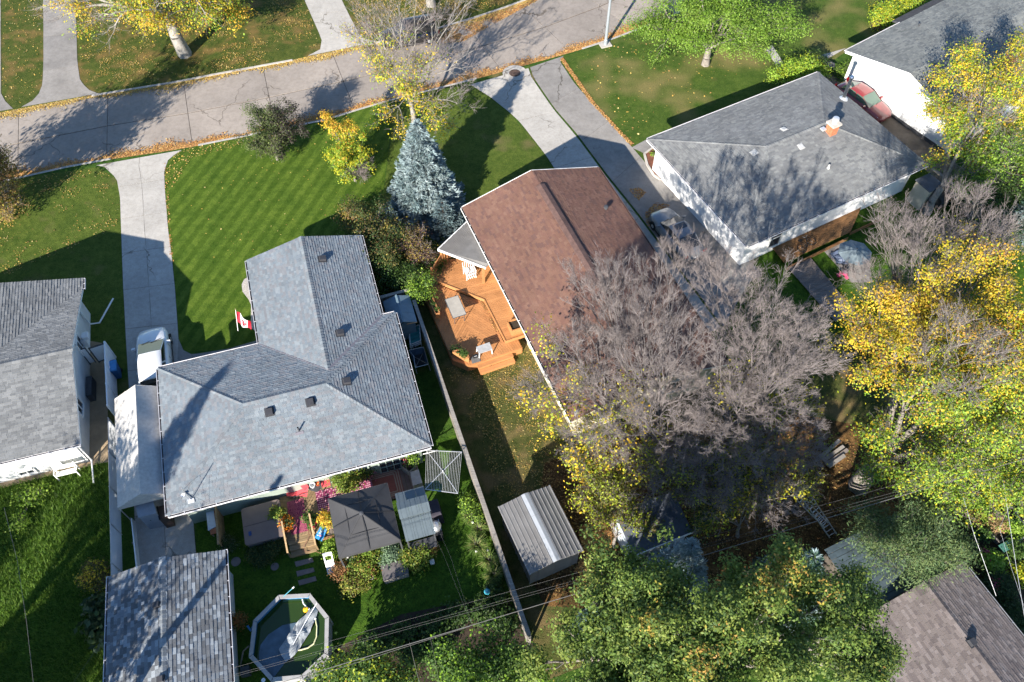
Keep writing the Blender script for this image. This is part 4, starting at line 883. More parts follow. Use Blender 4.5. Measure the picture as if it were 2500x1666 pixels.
    MB().bar(pt(xs[3]+.02, -.6, zbelt[3]+.03), pt(xs[3]-.06, 0, zbelt[3]+.09), .02, .02).bar(pt(xs[3]+.02, .0, zbelt[3]+.03), pt(xs[3]-.06, .55, zbelt[3]+.09), .02, .02).build('wiper', m_black, t)
    return t
m_glasslamp = glassmat('lamp_glass', (.6, .62, .64), .1); m_redlamp = M('red_lamp', (.45, .02, .02), .25, .1, 4)
hd = fb.yaw+math.pi/2
car('white hatchback parked nose-out by the canvas tent', fb(-.80, 10.95, .02), hd+.01, (.70, .70, .69), 4.7, 1.86, 1.52, 'hatch', (.02, .022, .02))
car('silver sedan with sunroof on the driveway of the grey house', G(1648, 585, .02), math.radians(115.9), (.17, .18, .195), 4.5, 1.78, 1.42, 'sedan', sunroof=True)
car('red sedan parked between the grey and the white house', G(2100, 262, .02), math.radians(-56), (.21, .032, .036), 4.5, 1.74, 1.40, 'sedan', (.06, .11, .085))
car('black sport utility parked at the far kerb behind the street tree', G(1000, 100, -.08), math.radians(196.5), (.012, .012, .014), 4.7, 1.9, 1.68, 'suv')
# ---------------------------------------------------------------- front porch and flag
pt_ = thing('front_porch', 'dark wooden front porch with pale top rail on the blue-grey house', 'porch', fb(4.6, 9.6, 0)); m_porch = wood('porch_brown', (.075, .05, .038), .25, fb.yaw)
for k in range(7): MB().box(fb(4.9, 8.45+.09+k*.165, .55), (1.9, .15, .04), fb.ax).build('board', M('grey_tread', (.16, .17, .18), .8) if k == 0 else bpy.data.materials['grey_tread'], pt_)
MB().prism(fb.rect(3.97, 8.42, 5.83, 9.6, .52), (0, 0, -.52)).build('skirt', m_porch, pt_)
MB().bar(fb(3.95, 9.62, 1.5), fb(5.4, 9.66, 1.5), .12, .05).build('top_rail', wood('pale_rail', (.50, .38, .21), .15), pt_)
for k in range(11): MB().box(fb(4.0+k*.14, 9.62, 1.0), (.04, .04, .95), fb.ax).build('baluster', m_porch, pt_)
for a_, b_ in ((3.95, 9.62), (3.95, 8.5)): MB().box(fb(a_, b_, .78), (.1, .1, 1.5), fb.ax).build('post', m_porch, pt_)
for k in range(3): MB().prism(fb.rect(3.97-.3*(k+1), 8.5, 3.97-.3*k, 9.55, .52-.13*(k+1)), (0, 0, -.4)).build('step', m_porch, pt_)
MB().bar(fb(3.95, 9.65, 1.45), fb(2.95, 9.65, .95), .06, .06).build('handrail', m_white, pt_); MB().bar(fb(2.97, 9.65, .95), fb(2.97, 9.65, 0), .06, .06).build('newel', m_porch, pt_)
fp = thing('flag', 'red and white maple leaf flag on a slanted pole at the porch', 'flag', fb(3.95, 9.7, 1.4)); p0, p1 = G(581, 808, 1.45), G(575, 756, 2.75)
MB().tube([p0, p1], .018, 6).build('pole', m_white, fp); MB().lathe(p1, [(.03, -.03), (.03, .04), (0, .07)], 8).build('finial', M('brass', (.6, .45, .2), .3, metal=.8), fp)
m_red = M('flag_red', (.55, .02, .04), .75, .08, 5); m_fw = M('flag_white', (.78, .76, .76), .75, .05, 5)
fd = (fb.X*.72-fb.Y*.35-Z1*.85).normalized()
def flagpt(s, t): q = p1.lerp(p0, .10+.50*t); return q+fd*(s*.95)+fb.Y*(.09*math.sin(s*7+t*2))+fb.X*(.05*math.sin(s*9))-Z1*(.18*s*(1-t))
for nm, s0, s1, mt in (('hoist_stripe', 0, .25, m_red), ('field', .25, .75, m_fw), ('fly_stripe', .75, 1, m_red)):
    mb = MB(); ns, nt_ = 8, 8
    for i in range(ns+1):
        for j in range(nt_+1): mb.v.append(tuple(flagpt(s0+(s1-s0)*i/ns, j/nt_)))
    for i in range(ns):
        for j in range(nt_): k = i*(nt_+1)+j; mb.f.append((k, k+1, k+nt_+2, k+nt_+1)); mb.m.append(0)
    fo2 = mb.build(nm, mt, fp, smooth=True)
    if nm == 'field':
        leaf = [(0, .36), (.05, .24), (.13, .28), (.11, .08), (.2, .15), (.22, .09), (.33, .1), (.28, .01), (.33, -.03), (.14, -.17), (.17, -.23), (.02, -.2), (.02, -.36), (-.02, -.36), (-.02, -.2), (-.17, -.23), (-.14, -.17), (-.33, -.03), (-.28, .01), (-.33, .1), (-.22, .09), (-.2, .15), (-.11, .08), (-.13, .28), (-.05, .24)]
        for off in (.012, -.012):
            q = [flagpt(.5+x*.62, .5-y*1.05)+fb.Y*off for x, y in leaf]; c_ = flagpt(.5, .5)+fb.Y*off; MB().add([c_]+q, [(0, i+1, (i+1) % len(q)+1) for i in range(len(q))]).build('maple_leaf', m_red, fo2)
# ---------------------------------------------------------------- orange deck of the brown house
dk = thing('deck', 'two-level orange stained deck with steps beside the brown house', 'deck', fn(-2.2, 9.5, 0))
def boards(t, fr, poly, z, ang, pitch=.145, th=.035, mat=None, name='board'):
    """poly in (a,b); boards run at angle ang in the frame; every board is clipped to the polygon"""
    c, s = math.cos(ang), math.sin(ang); R = [(x*c+y*s, -x*s+y*c) for x, y in poly]
    if sum(a[0]*b[1]-b[0]*a[1] for a, b in zip(R, R[1:]+R[:1])) < 0: R = R[::-1]
    y0, y1 = min(y for x, y in R), max(y for x, y in R); x0, x1 = min(x for x, y in R)-1, max(x for x, y in R)+1; y = y0
    while y < y1:
        Q = clip_convex([(x0, y+.005), (x1, y+.005), (x1, y+pitch-.005), (x0, y+pitch-.005)], R)
        if len(Q) > 2 and max(q[0] for q in Q)-min(q[0] for q in Q) > .05:
            MB().prism([fr(x*c-y_*s, x*s+y_*c, z) for x, y_ in Q], (0, 0, -th)).build(name, mat, t)
        y += pitch
UPD = [[(-3.3, 13.2), (-.9, 10.5), (.42, 10.5), (.42, 13.6), (-2.1, 14.4)], [(-.9, 10.5), (-.86, 7.2), (.42, 7.2), (.42, 10.5)]]
for q in UPD: boards(dk, fn, q, .78, math.radians(-3) if q is UPD[0] else math.radians(-3), mat=m_cedar)
LWD = [[(-4.08, 12.6), (-4.08, 7.3), (-2.5, 7.3), (-2.5, 12.2), (-3.2, 13.05)], [(-2.5, 12.2), (-2.5, 7.3), (-.92, 7.3), (-.92, 10.45)], [(-4.08, 7.3), (-3.42, 6.58), (-.1, 6.58), (-.1, 7.15), (-.88, 7.3)]]
for q, an in zip(LWD, (math.radians(45), math.radians(122), math.radians(100))): boards(dk, fn, q, .55, an, mat=m_cedar)
for a, b in (((-3.3, 13.2), (-.9, 10.5)), ((-.9, 10.5), (-.86, 7.2)), ((-.86, 7.18), (.42, 7.18))): MB().bar(fn(*a, .70), fn(*b, .70), .05, .24).build('fascia', m_cedar, dk)
for a, b in (((-4.1, 12.6), (-4.1, 7.3)), ((-4.1, 7.3), (-3.42, 6.56)), ((-3.42, 6.56), (-.1, 6.56)), ((-.08, 6.56), (-.08, 7.15))): MB().bar(fn(*a, .27), fn(*b, .27), .04, .52).build('skirt_board', m_cedar, dk)
for k, (b0_, b1_, z) in enumerate(((6.28, 6.55, .40), (6.0, 6.28, .22))):
    MB().prism(fn.rect(-2.9, b0_, -.72, b1_-.01, z), (0, 0, -.04)).build('step', m_cedar, dk); MB().prism(fn.rect(-2.88, b0_+.01, -.74, b1_-.02, z-.045), (0, 0, -z+.05)).build('riser', m_cedar, dk)
# railing and privacy slats on the street side of the deck
ra, rb2 = fn(-3.25, 13.25, 0), fn(-2.1, 14.35, 0)
for z in (.9, 1.62): MB().bar(ra+Z1*z, rb2+Z1*z, .05, .07).build('rail', m_cedar, dk)
for k in range(13): c = ra.lerp(rb2, k/12); MB().box(c+Z1*1.26, (.04, .04, .7), fn.ax).build('baluster', m_cedar, dk)
for c in (ra, rb2, fn(-4.0, 12.55, 0)): MB().box(c+Z1*.9, (.1, .1, 1.75), fn.ax).build('post', m_cedar, dk)
sa, sb2 = fn(-2.3, 14.15, 0), fn(-1.1, 14.7, 0)
for k in range(7): c = sa.lerp(sb2, k/6); MB().box(c+Z1*1.5, (.13, .025, 1.5), fn.ax).build('slat', m_cedar, dk)
for z in (.85, 2.2): MB().bar(sa+Z1*z, sb2+Z1*z, .05, .07).build('rail', m_cedar, dk)
rs, re_ = fn(-4.05, 12.55, 0), ra
for z in (.75, 1.4): MB().bar(rs+Z1*z, re_+Z1*z, .05, .07).build('rail', m_cedar, dk)
for k in range(1, 8): c = rs.lerp(re_, k/8); MB().box(c+Z1*1.05, (.04, .04, .65), fn.ax).build('baluster', m_cedar, dk)
MB().box(fn(-.47, 11.71, 1.5), (.14, .14, 1.5), fn.ax).build('post', m_cedar, dk)
# porch roof
pr = thing('porch_roof', 'grey corrugated porch roof corner over the orange deck', 'porch roof', fn(-1, 13.5, 0)); tri = [fn(-.03, 15.4, 2.46), fn(-2.45, 14.05, 2.28), fn(-.34, 11.66, 2.28), fn(-.03, 11.66, 2.46)]
m_porchroof = M('porch_roof_grey', (.145, .138, .13), .7, .12, 2); c_ = sum(tri, Vector((0, 0, 0)))/4
MB().prism(tri, (0, 0, -.04)).build('sheet', m_porchroof, pr)
rx = [(p-fn.o).dot(fn.X) for p in tri]; ry = [(p-fn.o).dot(fn.Y) for p in tri]; R2 = list(zip(rx, ry)); dg = Vector((2.1, -2.4)).normalized()
for k in range(34):
    o_ = -2.6+k*.1; nx_, ny_ = dg.y, -dg.x
    # ribs run square to the outer edge, clipped to the sheet
    t0 = k/33; pA = Vector(R2[1]).lerp(Vector(R2[2]), t0); dirn = Vector((-ny_*-1, nx_*-1)); dirn = Vector((dg.y*-1, dg.x)); hit = None
    if pA.x+.02 < -.05:
        s = (-.05-pA.x)/dirn.x; q = pA+dirn*s
        if q.y > 15.35: s = None
        if s is None:
            e0, e1 = Vector(R2[0]), Vector(R2[1]); den = dirn.x*(e1.y-e0.y)-dirn.y*(e1.x-e0.x); s = ((e0.x-pA.x)*(e1.y-e0.y)-(e0.y-pA.y)*(e1.x-e0.x))/den
        if s > .05:
            q = pA+dirn*s; zz = lambda x: 2.28+.18*(x+2.45)/2.42 if False else 2.30
            def zpl(v): n_ = (tri[1]-tri[0]).cross(tri[2]-tri[0]); w_ = fn(v.x, v.y, 0); return tri[0].z-((w_.x-tri[0].x)*n_.x+(w_.y-tri[0].y)*n_.y)/n_.z
            MB().bar(fn(pA.x, pA.y, zpl(pA)+.012), fn(q.x, q.y, zpl(q)+.012), .035, .03).build('rib', m_porchroof, pr)
MB().bar(fn(-2.5, 14.05, 2.24), fn(-.33, 11.6, 2.24), .09, .1).build('gutter', m_white, pr); MB().bar(fn(-.03, 15.42, 2.42), fn(-2.5, 14.07, 2.24), .05, .12).build('trim', m_white, pr)
litter('porch_leaves', 'dry leaves caught on the porch roof against the eave', [(1140, 565), (1158, 580), (1185, 615), (1170, 612), (1150, 592)], 700, .045, PAL_O, 2.4)
litter('deck_leaves', 'scattered dry leaves on the orange deck', [(1080, 690), (1120, 715), (1178, 735), (1230, 830), (1210, 825), (1170, 745), (1100, 715), (1070, 705)], 1500, .03, PAL_B, .575, -.1)
litter('step_leaves', 'brown leaves on the lower deck step', [(1190, 893), (1245, 872), (1252, 880), (1195, 902)], 160, .03, PAL_B, .24)
# glass table
tb = thing('patio_table', 'rectangular glass patio table with metal legs on the orange deck', 'table', fn(-2.78, 10.3, .55)); m_tglass = M('frosted_glass', (.36, .33, .28), .25, .1, 2, spec=.5)
tq = [fn(-3.18, 11.05, 1.27), fn(-3.22, 9.55, 1.27), fn(-2.38, 9.55, 1.27), fn(-2.36, 11.05, 1.27)]; MB().prism(tq, (0, 0, -.015)).build('top', m_tglass, tb)
f_ = MB()
for a, b in zip(tq, tq[1:]+tq[:1]): f_.tube([a-Z1*.01, b-Z1*.01], .02, 6)
f_.build('rim', m_dark, tb)
for x, y in ((-3.08, 9.65), (-2.48, 9.65), (-3.08, 10.95), (-2.46, 10.95)): MB().tube([fn(x, y, 1.24), fn(x*1.0-.04, y-.03, .56)], .02, 6).build('leg', m_dark, tb)
MB().tube([fn(-3.05, 9.66, .9), fn(-2.5, 9.66, .9)], .014, 6).build('stretcher', m_dark, tb)
# white table
tb = thing('plastic_table', 'small white plastic table near the deck steps', 'table', fn(-2.2, 7.1, .55)); tq = [fn(-2.64, 7.32, 1.02), fn(-2.66, 6.82, 1.02), fn(-1.82, 6.8, 1.02), fn(-1.8, 7.34, 1.02)]
MB().prism(tq, (0, 0, -.035)).build('top', M('worn_white_plastic', (.36, .36, .36), .5, .12, 5), tb)
for p in tq: q = p+(sum(tq, Vector())/4-p)*.12; MB().bar(q-Z1*.03, q-Z1*.46+(p-q)*.6, .05, .05, up=(1, 0, 0)).build('leg', m_whiteplastic, tb)
mat_ = thing('door_mat', 'dark square mat beside the white plastic table', 'mat', fn(-3.0, 6.8, .56)); MB().prism(GL([(1149, 873), (1168, 865), (1174, 882), (1153, 888)], .575), (0, 0, -.012)).build('mat', M('mat_grey', (.13, .125, .125), .9, .2, 9), mat_)
bs = thing('toolbox', 'small black toolbox with handle on the dark mat', 'box', G(1161, 871, .58)); MB().box(G(1161, 870, .66), (.3, .16, .14), fn.ax).build('case', m_black, bs); MB().bar(G(1158, 871, .76), G(1164, 869, .76), .03, .03).build('handle', m_alum, bs)
def planter(name, label, pts, z0, h, mat, fr, soil=m_soil, wall=.05):
    t = thing(name, label, 'planter', Vector((pts[0].x, pts[0].y, z0))); c = sum(pts, Vector())/len(pts); n = len(pts)
    for a, b in zip(pts, pts[1:]+pts[:1]):
        a1, b1 = a+(c-a).normalized()*wall*.4, b+(c-b).normalized()*wall*.4; MB().bar(Vector((a1.x, a1.y, z0+h/2)), Vector((b1.x, b1.y, z0+h/2)), wall*.6, h).build('side', mat, t); MB().bar(Vector((a1.x, a1.y, z0+h+.015)), Vector((b1.x, b1.y, z0+h+.015)), wall*1.4, .03).build('cap', mat, t)
    MB().prism([Vector((p.x, p.y, z0+h*.86))+(c-p)*.12 for p in pts], (0, 0, -.05)).build('soil', soil, t); return t
planter('planter_box', 'long narrow orange planter along the deck edge', [fn(-4.02, 12.2, 0), fn(-4.02, 10.4, 0), fn(-3.76, 10.4, 0), fn(-3.76, 12.2, 0)], .55, .45, m_cedar, fn)
planter('planter_box', 'triangular orange planter with greens at the deck corner', [fn(-4.02, 7.5, 0), fn(-3.28, 6.75, 0), fn(-3.26, 7.47, 0)], .55, .5, m_cedar, fn)
planter('planter_box', 'square orange planter box against the brown house wall', [fn(-.38, 8.13, 0), fn(-.38, 7.38, 0), fn(.36, 7.38, 0), fn(.36, 8.1, 0)], .78, .5, m_cedar, fn)
# white lattice arm chair under the porch
ch = thing('garden_chair', 'white lattice garden chair half under the porch roof', 'chair', fn(-1.0, 12.6, .78))
for x in (-1.35, -.75):
    for y in (12.3, 12.85): MB().box(fn(x, y, 1.1), (.04, .04, .64), fn.ax).build('leg', m_white, ch)
for k in range(5): MB().box(fn(-1.05, 12.32+k*.13, 1.2), (.6, .09, .025), fn.ax).build('seat_slat', m_white, ch)
for k in range(6): MB().bar(fn(-1.35+k*.12, 12.88, 1.22), fn(-1.35+k*.12, 12.95, 1.75), .03, .03, up=(1, 0, 0)).build('back_slat', m_white, ch)
for x in (-1.36, -.74): MB().bar(fn(x, 12.25, 1.45), fn(x, 12.9, 1.45), .06, .03).build('arm', m_white, ch)
lt = MB()
for k in range(5): lt.bar(fn(-1.4+k*.13, 12.2, .95), fn(-1.27+k*.13, 12.2, 1.4), .025, .02, up=(1, 0, 0)); lt.bar(fn(-1.27+k*.13, 12.19, .95), fn(-1.4+k*.13, 12.19, 1.4), .025, .02, up=(1, 0, 0))
lt.build('lattice', m_white, ch)
# ================================================================== patio of the blue-grey house
pd = thing('patio_deck', 'weathered brown patio deck with steps behind the blue-grey house', 'deck', fb(7, -.6, 0))
boards(pd, fb, [(4.95, .48), (4.95, -1.9), (8.9, -1.9), (8.9, .48)], .42, math.radians(52), .14, mat=m_oldwood)
for a, b in (((4.95, -1.92), (8.9, -1.92)), ((4.93, .48), (4.93, -1.9))): MB().bar(fb(*a, .2), fb(*b, .2), .04, .42).build('skirt_board', m_oldwood, pd)
for k in range(3):
    v = -1.95-.28*k; z = .42-.13*k
    for j in range(2): MB().prism(fb.rect(5.02, v-.14*(j+1)+.006, 6.3, v-.14*j-.006, z-.02), (0, 0, -.04)).build('tread', m_oldwood, pd)
    MB().prism(fb.rect(5.05, v-.27, 6.27, v-.01, z-.065), (0, 0, -z+.07)).build('riser', m_oldwood, pd)
for u in (4.98, 6.36):
    MB().bar(fb(u, -1.2, 1.15), fb(u, -2.75, .75), .08, .05).build('handrail', wood('tan_rail', (.46, .32, .17), .2) if u < 5 else bpy.data.materials['tan_rail'], pd)
    for v, z in ((-1.2, 1.15), (-1.95, .95), (-2.7, .76)): MB().box(fb(u, v, z/2), (.08, .08, z), fb.ax).build('post', m_oldwood, pd)
boards(pd, fb, [(8.9, .48), (8.9, -1.15), (12.2, -1.15), (12.2, .48)], .12, math.radians(90), .2, mat=M('patio_pavers', (.19, .13, .11), .9, .2, 2), name='paver')
def rug(name, label, rect, z, cols, style, mat_cols=2):
    t = thing(name, label, 'rug', rect[0]); n = rect; MB().prism([p+Z1*.012 for p in n], (0, 0, -.01)).build('ground_weave', cols[0], t)
    e1, e2 = rect[1]-rect[0], rect[3]-rect[0]
    if style == 'border':
        for k in range(3):
            f = .04+k*.065
            for a, b in (((f, f), (1-f, f)), ((1-f, f), (1-f, 1-f)), ((1-f, 1-f), (f, 1-f)), ((f, 1-f), (f, f))):
                MB().bar(rect[0]+e1*a[0]+e2*a[1]+Z1*.014, rect[0]+e1*b[0]+e2*b[1]+Z1*.014, .055, .006).build('stripe', cols[1], t)
    else:
        rg = random.Random(hash(name) % 100); mb = MB()
        nx_, ny_ = style
        for i in range(nx_):
            for j in range(ny_):
                if rg.random() < .8:
                    c = rect[0]+e1*((i+.5)/nx_)+e2*((j+.5)/ny_)+Z1*.0155; a_ = rg.choice((.6, -.6, 1.2, 0)); mb.box(c, (e1.length/nx_*.8, e2.length/ny_*.42, .004), fb.yaw+a_)
        tag(mb.build('motif', cols[1], t), kind='stuff')
    return t
m_mag = M('magenta_weave', (.20, .03, .085), .9, .25, 12); m_pink = M('pink_weave', (.55, .30, .35), .9, .15, 8); m_rust = M('rust_weave', (.27, .085, .065), .9, .15, 4); m_tan = M('tan_weave', (.36, .27, .20), .9, .1, 8)
rug('patio_rug', 'narrow magenta runner leading to the deck steps', fb.rect(5.25, -1.75, 6.1, .1, .425), .42, (m_mag, M('red_weave', (.50, .16, .18), .9)), (16, 34))
rug('patio_rug', 'large pink and magenta patterned rug beside the dark gazebo', fb.rect(6.75, -1.4, 9.7, .25, .425), .42, (m_mag, m_pink), (30, 14))
rug('patio_rug', 'rust red rug with tan striped border by the back door', fb.rect(9.35, -1.05, 11.2, .5, .135), .13, (m_rust, m_tan), 'border')
# hot tub
tb = thing('hot_tub', 'hot tub under a brown padded cover beside the deck', 'hot tub', fb(4.05, -.85, 0)); m_tub = M('tub_cover_brown', (.15, .115, .105), .75, .08, 2)
def rrect(fr, a0, b0, a1, b1, z, r=.15, n=4):
    out = []
    for cx, cy, s in ((a1-r, b1-r, 0), (a0+r, b1-r, 1), (a0+r, b0+r, 2), (a1-r, b0+r, 3)):
        for k in range(n+1): an = math.pi/2*(s+k/n); out.append(fr(cx+r*math.cos(an), cy+r*math.sin(an), z))
    return out
MB().prism(rrect(fb, 3.1, -1.82, 4.95, .1, .8), (0, 0, -.8)).build('cabinet', M('tub_cabinet', (.09, .10, .11), .6), tb)
MB().prism(rrect(fb, 3.05, -1.87, 5.0, .16, .92), (0, 0, -.12)).build('cover', m_tub, tb); MB().bar(fb(3.06, -.86, .925), fb(4.99, -.86, .925), .03, .015).build('cover_seam', M('seam', (.09, .07, .065), .8), tb)
MB().box(fb(3.35, -1.3, .94), (.14, .22, .03), fb.ax).build('latch', M('blue_plastic', (.02, .05, .16), .5), tb)
# loungers and small furniture
m_coral = M('coral_cushion', (.66, .085, .10), .8, .12, 4)
ch = thing('lounge_chair', 'coral red sling lounge chair under the eave', 'chair', fb(5.9, .45, .43)); P_ = [fb(5.35, .55, .72), fb(5.75, .5, .62), fb(6.15, .35, .72), fb(6.45, .05, 1.05)]
mb = MB()
for i, p in enumerate(P_):
    w_ = fb.Y*.27+fb.X*(.08 if i > 1 else 0); mb.v += [tuple(p-w_), tuple(p-Z1*.05), tuple(p+w_)]
for i in range(3):
    for j in range(2): k = i*3+j; mb.f.append((k, k+1, k+4, k+3)); mb.m.append(0)
mb.build('sling', m_coral, ch, smooth=True); MB().box(fb(6.35, .42, 1.0), (.3, .3, .1), fb.yaw+.5).build('head_cushion', m_coral, ch)
for y in (.25, .75): MB().tube([fb(5.35, y, .66), fb(6.2, y, .5), fb(6.2, y, .43)], .015, 6).build('leg', m_dark, ch); MB().tube([fb(5.45, y, .43), fb(6.45, y-.2, 1.0)], .015, 6).build('frame', m_dark, ch)
ch = thing('armchair', 'patio armchair with tufted coral red cushions', 'chair', fb(7.4, .45, .43))
for i in range(2):
    for j in range(2): MB().hexa([fb(7.18+i*.23+x*.22, .18+j*.24+y*.23, z) for z in (.85, .93) for x, y in ((0, 0), (1, 0), (1, 1), (0, 1))]).build('seat_cushion', m_coral, ch)
MB().box(fb(7.4, .72, 1.1), (.52, .12, .5), fb.ax).build('back_cushion', m_coral, ch)
for x in (7.13, 7.68): MB().bar(fb(x, .12, 1.05), fb(x, .75, 1.08), .05, .04).build('arm', m_dark, ch)
for x in (7.14, 7.66):
    for y in (.14, .72): MB().box(fb(x, y, .73), (.04, .04, .62), fb.ax).build('leg', m_dark, ch)
tb = thing('side_table', 'small dark round side table between the red chairs', 'table', fb(6.85, .42, .43)); MB().lathe(fb(6.85, .42, .88), [(.36, 0), (.36, .03), (0, .03)], 18).build('top', m_dark, tb); MB().lathe(fb(6.85, .42, .43), [(.2, 0), (.2, .02), (.03, .03), (.03, .45)], 12).build('pedestal', m_dark, tb)
bk = thing('bucket', 'white round bucket on the dark side table', 'bucket', fb(6.75, .34, .92)); MB().lathe(fb(6.75, .34, .915), [(.1, 0), (.13, .2), (.15, .2), (.15, .17), (.125, .17), (.09, .03), (0, .03)], 16).build('pail', m_whiteplastic, bk); MB().tube([fb(6.62, .34, 1.1), fb(6.75, .26, 1.14), fb(6.88, .34, 1.1)], .008, 5).build('handle', m_steel, bk)
bo = thing('candle_bowl', 'orange red candle bowl on the dark side table', 'bowl', fb(7.03, .36, .92)); MB().lathe(fb(7.03, .36, .915), [(.05, 0), (.11, .07), (.12, .12), (.1, .12), (.06, .05), (0, .05)], 14).build('bowl', M('orange_glaze', (.62, .10, .03), .35), bo); MB().lathe(fb(7.03, .36, .96), [(.04, 0), (.04, .07), (0, .07)], 8).build('candle', M('wax', (.7, .35, .12), .5), bo)
for k, (a_, b_) in enumerate(((6.55, .55), (6.66, .6))):
    bo = thing('bottle', ['tall white bottle nearest the lounge chair', 'white bottle behind the bucket'][k], 'bottle', fb(a_, b_, .9)); MB().lathe(fb(a_, b_, .915), [(.04, 0), (.04, .16), (.015, .22), (.015, .26), (0, .26)], 10).build('glass', m_whiteplastic, bo); MB().lathe(fb(a_, b_, 1.17), [(.017, 0), (.017, .03), (0, .03)], 8).build('cap', m_dark, bo)
# gazebo
gz = thing('gazebo', 'dark grey square canopy gazebo on the patio', 'gazebo', fb(9, -2.7, 0)); m_gz = M('gazebo_fabric', (.055, .055, .058), .8, .12, 1.2, fine=30, fvar=.08); A0, A1, B0, B1 = 7.5, 10.5, -4.28, -1.13; ap = fb(9.0, -2.7, 2.85)
cn = [fb(A0, B0, 2.1), fb(A1, B0, 2.1), fb(A1, B1, 2.1), fb(A0, B1, 2.1)]
for i in range(4):
    a, b = cn[i], cn[(i+1) % 4]; mb = MB(); K = 8
    for r in range(K+1):
        for c in range(K+1):
            p = a.lerp(b, c/K).lerp(ap, r/K); p = p-Z1*(.06*math.sin(math.pi*r/K)*math.sin(math.pi*c/K)); mb.v.append(tuple(p))
    for r in range(K):
        for c in range(K): k = r*(K+1)+c; mb.f.append((k, k+1, k+K+2, k+K+1)); mb.m.append(0)
    o = mb.build('canopy_panel', m_gz, gz, smooth=True)
    MB().prism([a, b, b-Z1*.18, a-Z1*.18], tuple((b-a).cross(Z1).normalized()*.01)).build('valance', m_gz, gz)
    s = MB(); mid = a.lerp(b, .5); s.bar(mid+Z1*.01, ap+Z1*.02, .035, .02); s.bar(a.lerp(ap, .5)+Z1*-.02, b.lerp(ap, .5)+Z1*-.02, .02, .016); s.build('seam', M('seam_black', (.022, .023, .026), .7) if i == 0 else bpy.data.materials['seam_black'], gz)
    MB().bar(a+Z1*.005, ap+Z1*.01, .04, .02).build('rib', m_gz, gz); MB().box(a+(ap-a)*.03-Z1*1.06, (.08, .08, 2.1), fb.ax).build('post', m_dark, gz)
MB().lathe(ap, [(.12, -.02), (.1, .03), (0, .06)], 8).build('finial', m_dark, gz)
for k in range(26):
    pass
# grill gazebo
gg = thing('grill_shelter', 'small blue-grey metal roofed grill shelter', 'gazebo', fb(11.5, -3.1, 0)); m_gm = M('blue_grey_metal', (.12, .15, .165), .45, .08, 2, metal=.2)
def ribbed(t, a0, a1, bL, zL, bH, zH, n=3, ribs=2):
    for i in range(n):
        x0, x1 = a0+(a1-a0)*i/n+.004, a0+(a1-a0)*(i+1)/n-.004; o = MB().prism([fb(x0, bL, zL), fb(x1, bL, zL), fb(x1, bH, zH), fb(x0, bH, zH)], (0, 0, -.02)).build('roof_panel', m_gm, t)
        r = MB()
        for k in range(ribs): x = x0+(x1-x0)*(k+.5)/ribs; r.bar(fb(x, bL, zL+.003), fb(x, bH, zH+.003), .012, .012)
        r.build('rib', m_gm, o)
ribbed(gg, 10.73, 12.2, -4.38, 2.0, -3.05, 2.32); ribbed(gg, 10.73, 12.2, -1.78, 2.0, -2.75, 2.26); ribbed(gg, 10.7, 12.23, -3.35, 2.40, -2.9, 2.52); ribbed(gg, 10.7, 12.23, -2.45, 2.40, -2.9, 2.52)
for a_ in (10.8, 12.13):
    for b_ in (-4.3, -1.86): MB().box(fb(a_, b_, 1.0), (.07, .07, 2.0), fb.ax).build('post', m_dark, gg)
MB().prism(fb.rect(10.8, -4.6, 12.15, -4.05, .92), (0, 0, -.05)).build('shelf', m_dark, gg)
bq = thing('barbecue', 'dark barbecue with chrome hood beside the grill shelter', 'barbecue', fb(12.25, -3.4, 0)); MB().box(fb(12.3, -3.6, .45), (.5, .9, .9), fb.ax).build('cabinet', m_black, bq); MB().lathe(fb(12.3, -3.6, .9), [(.3, 0), (.28, .15), (.16, .28), (0, .32)], 16).build('hood', m_steel, bq); MB().bar(fb(12.52, -3.9, 1.0), fb(12.52, -3.3, 1.0), .03, .03).build('handle', m_steel, bq)
cv = thing('covered_grill', 'covered grill under a black fabric cover', 'barbecue', fb(12.45, -2.65, 0)); MB().hexa([fb(12.45+x*.36, -2.65+y*.5, 0) for x, y in ((-1, -1), (1, -1), (1, 1), (-1, 1))]+[fb(12.45+x*.28, -2.65+y*.42, 1.05) for x, y in ((-1, -1), (1, -1), (1, 1), (-1, 1))]).build('cover', M('cover_black', (.05, .045, .06), .85, .2, 3), cv); MB().prism([fb(12.45+x*.26, -2.65+y*.4, 1.09) for x, y in ((-1, -1), (1, -1), (1, 1), (-1, 1))], (0, 0, -.05)).build('cover_top', bpy.data.materials['cover_black'], cv)
def boxy(name, label, cat, px, z, mat, lid=None, h=None):
    p = GL(px, z); t = thing(name, label, cat, Vector((p[0].x, p[0].y, 0))); c = sum(p, Vector())/4
    MB().prism([q+(c-q)*.05-Z1*.05 for q in p], (0, 0, -(h or z)+.05)).build('body', mat, t); o = MB().prism(p, (0, 0, -.06)).build('lid', lid or mat, t); MB().bar(p[2].lerp(p[3], .4)-Z1*.03, p[2].lerp(p[3], .6)-Z1*.03, .04, .03).build('handle', m_dark, t); return t
boxy('storage_box', 'beige lidded storage box beside the back door rug', 'box', [(1001, 1153), (1022, 1146), (1031, 1179), (1008, 1186)], .78, M('taupe_plastic', (.26, .225, .215), .6), M('taupe_lid', (.36, .32, .305), .55))
boxy('deck_box', 'wide grey-brown deck box on the back lawn', 'box', [(929, 1381), (992, 1365), (998, 1399), (936, 1419)], .58, M('deckbox_body', (.30, .27, .245), .7, .1, 4), M('deckbox_lid', (.13, .118, .118), .75, .12, 3))
planter('planter_box', 'angled grey wooden planter at the back door corner', GL([(972, 1124), (1000, 1106), (1015, 1141), (999, 1154), (980, 1140)], .6), .0, .6, m_fence, fb)
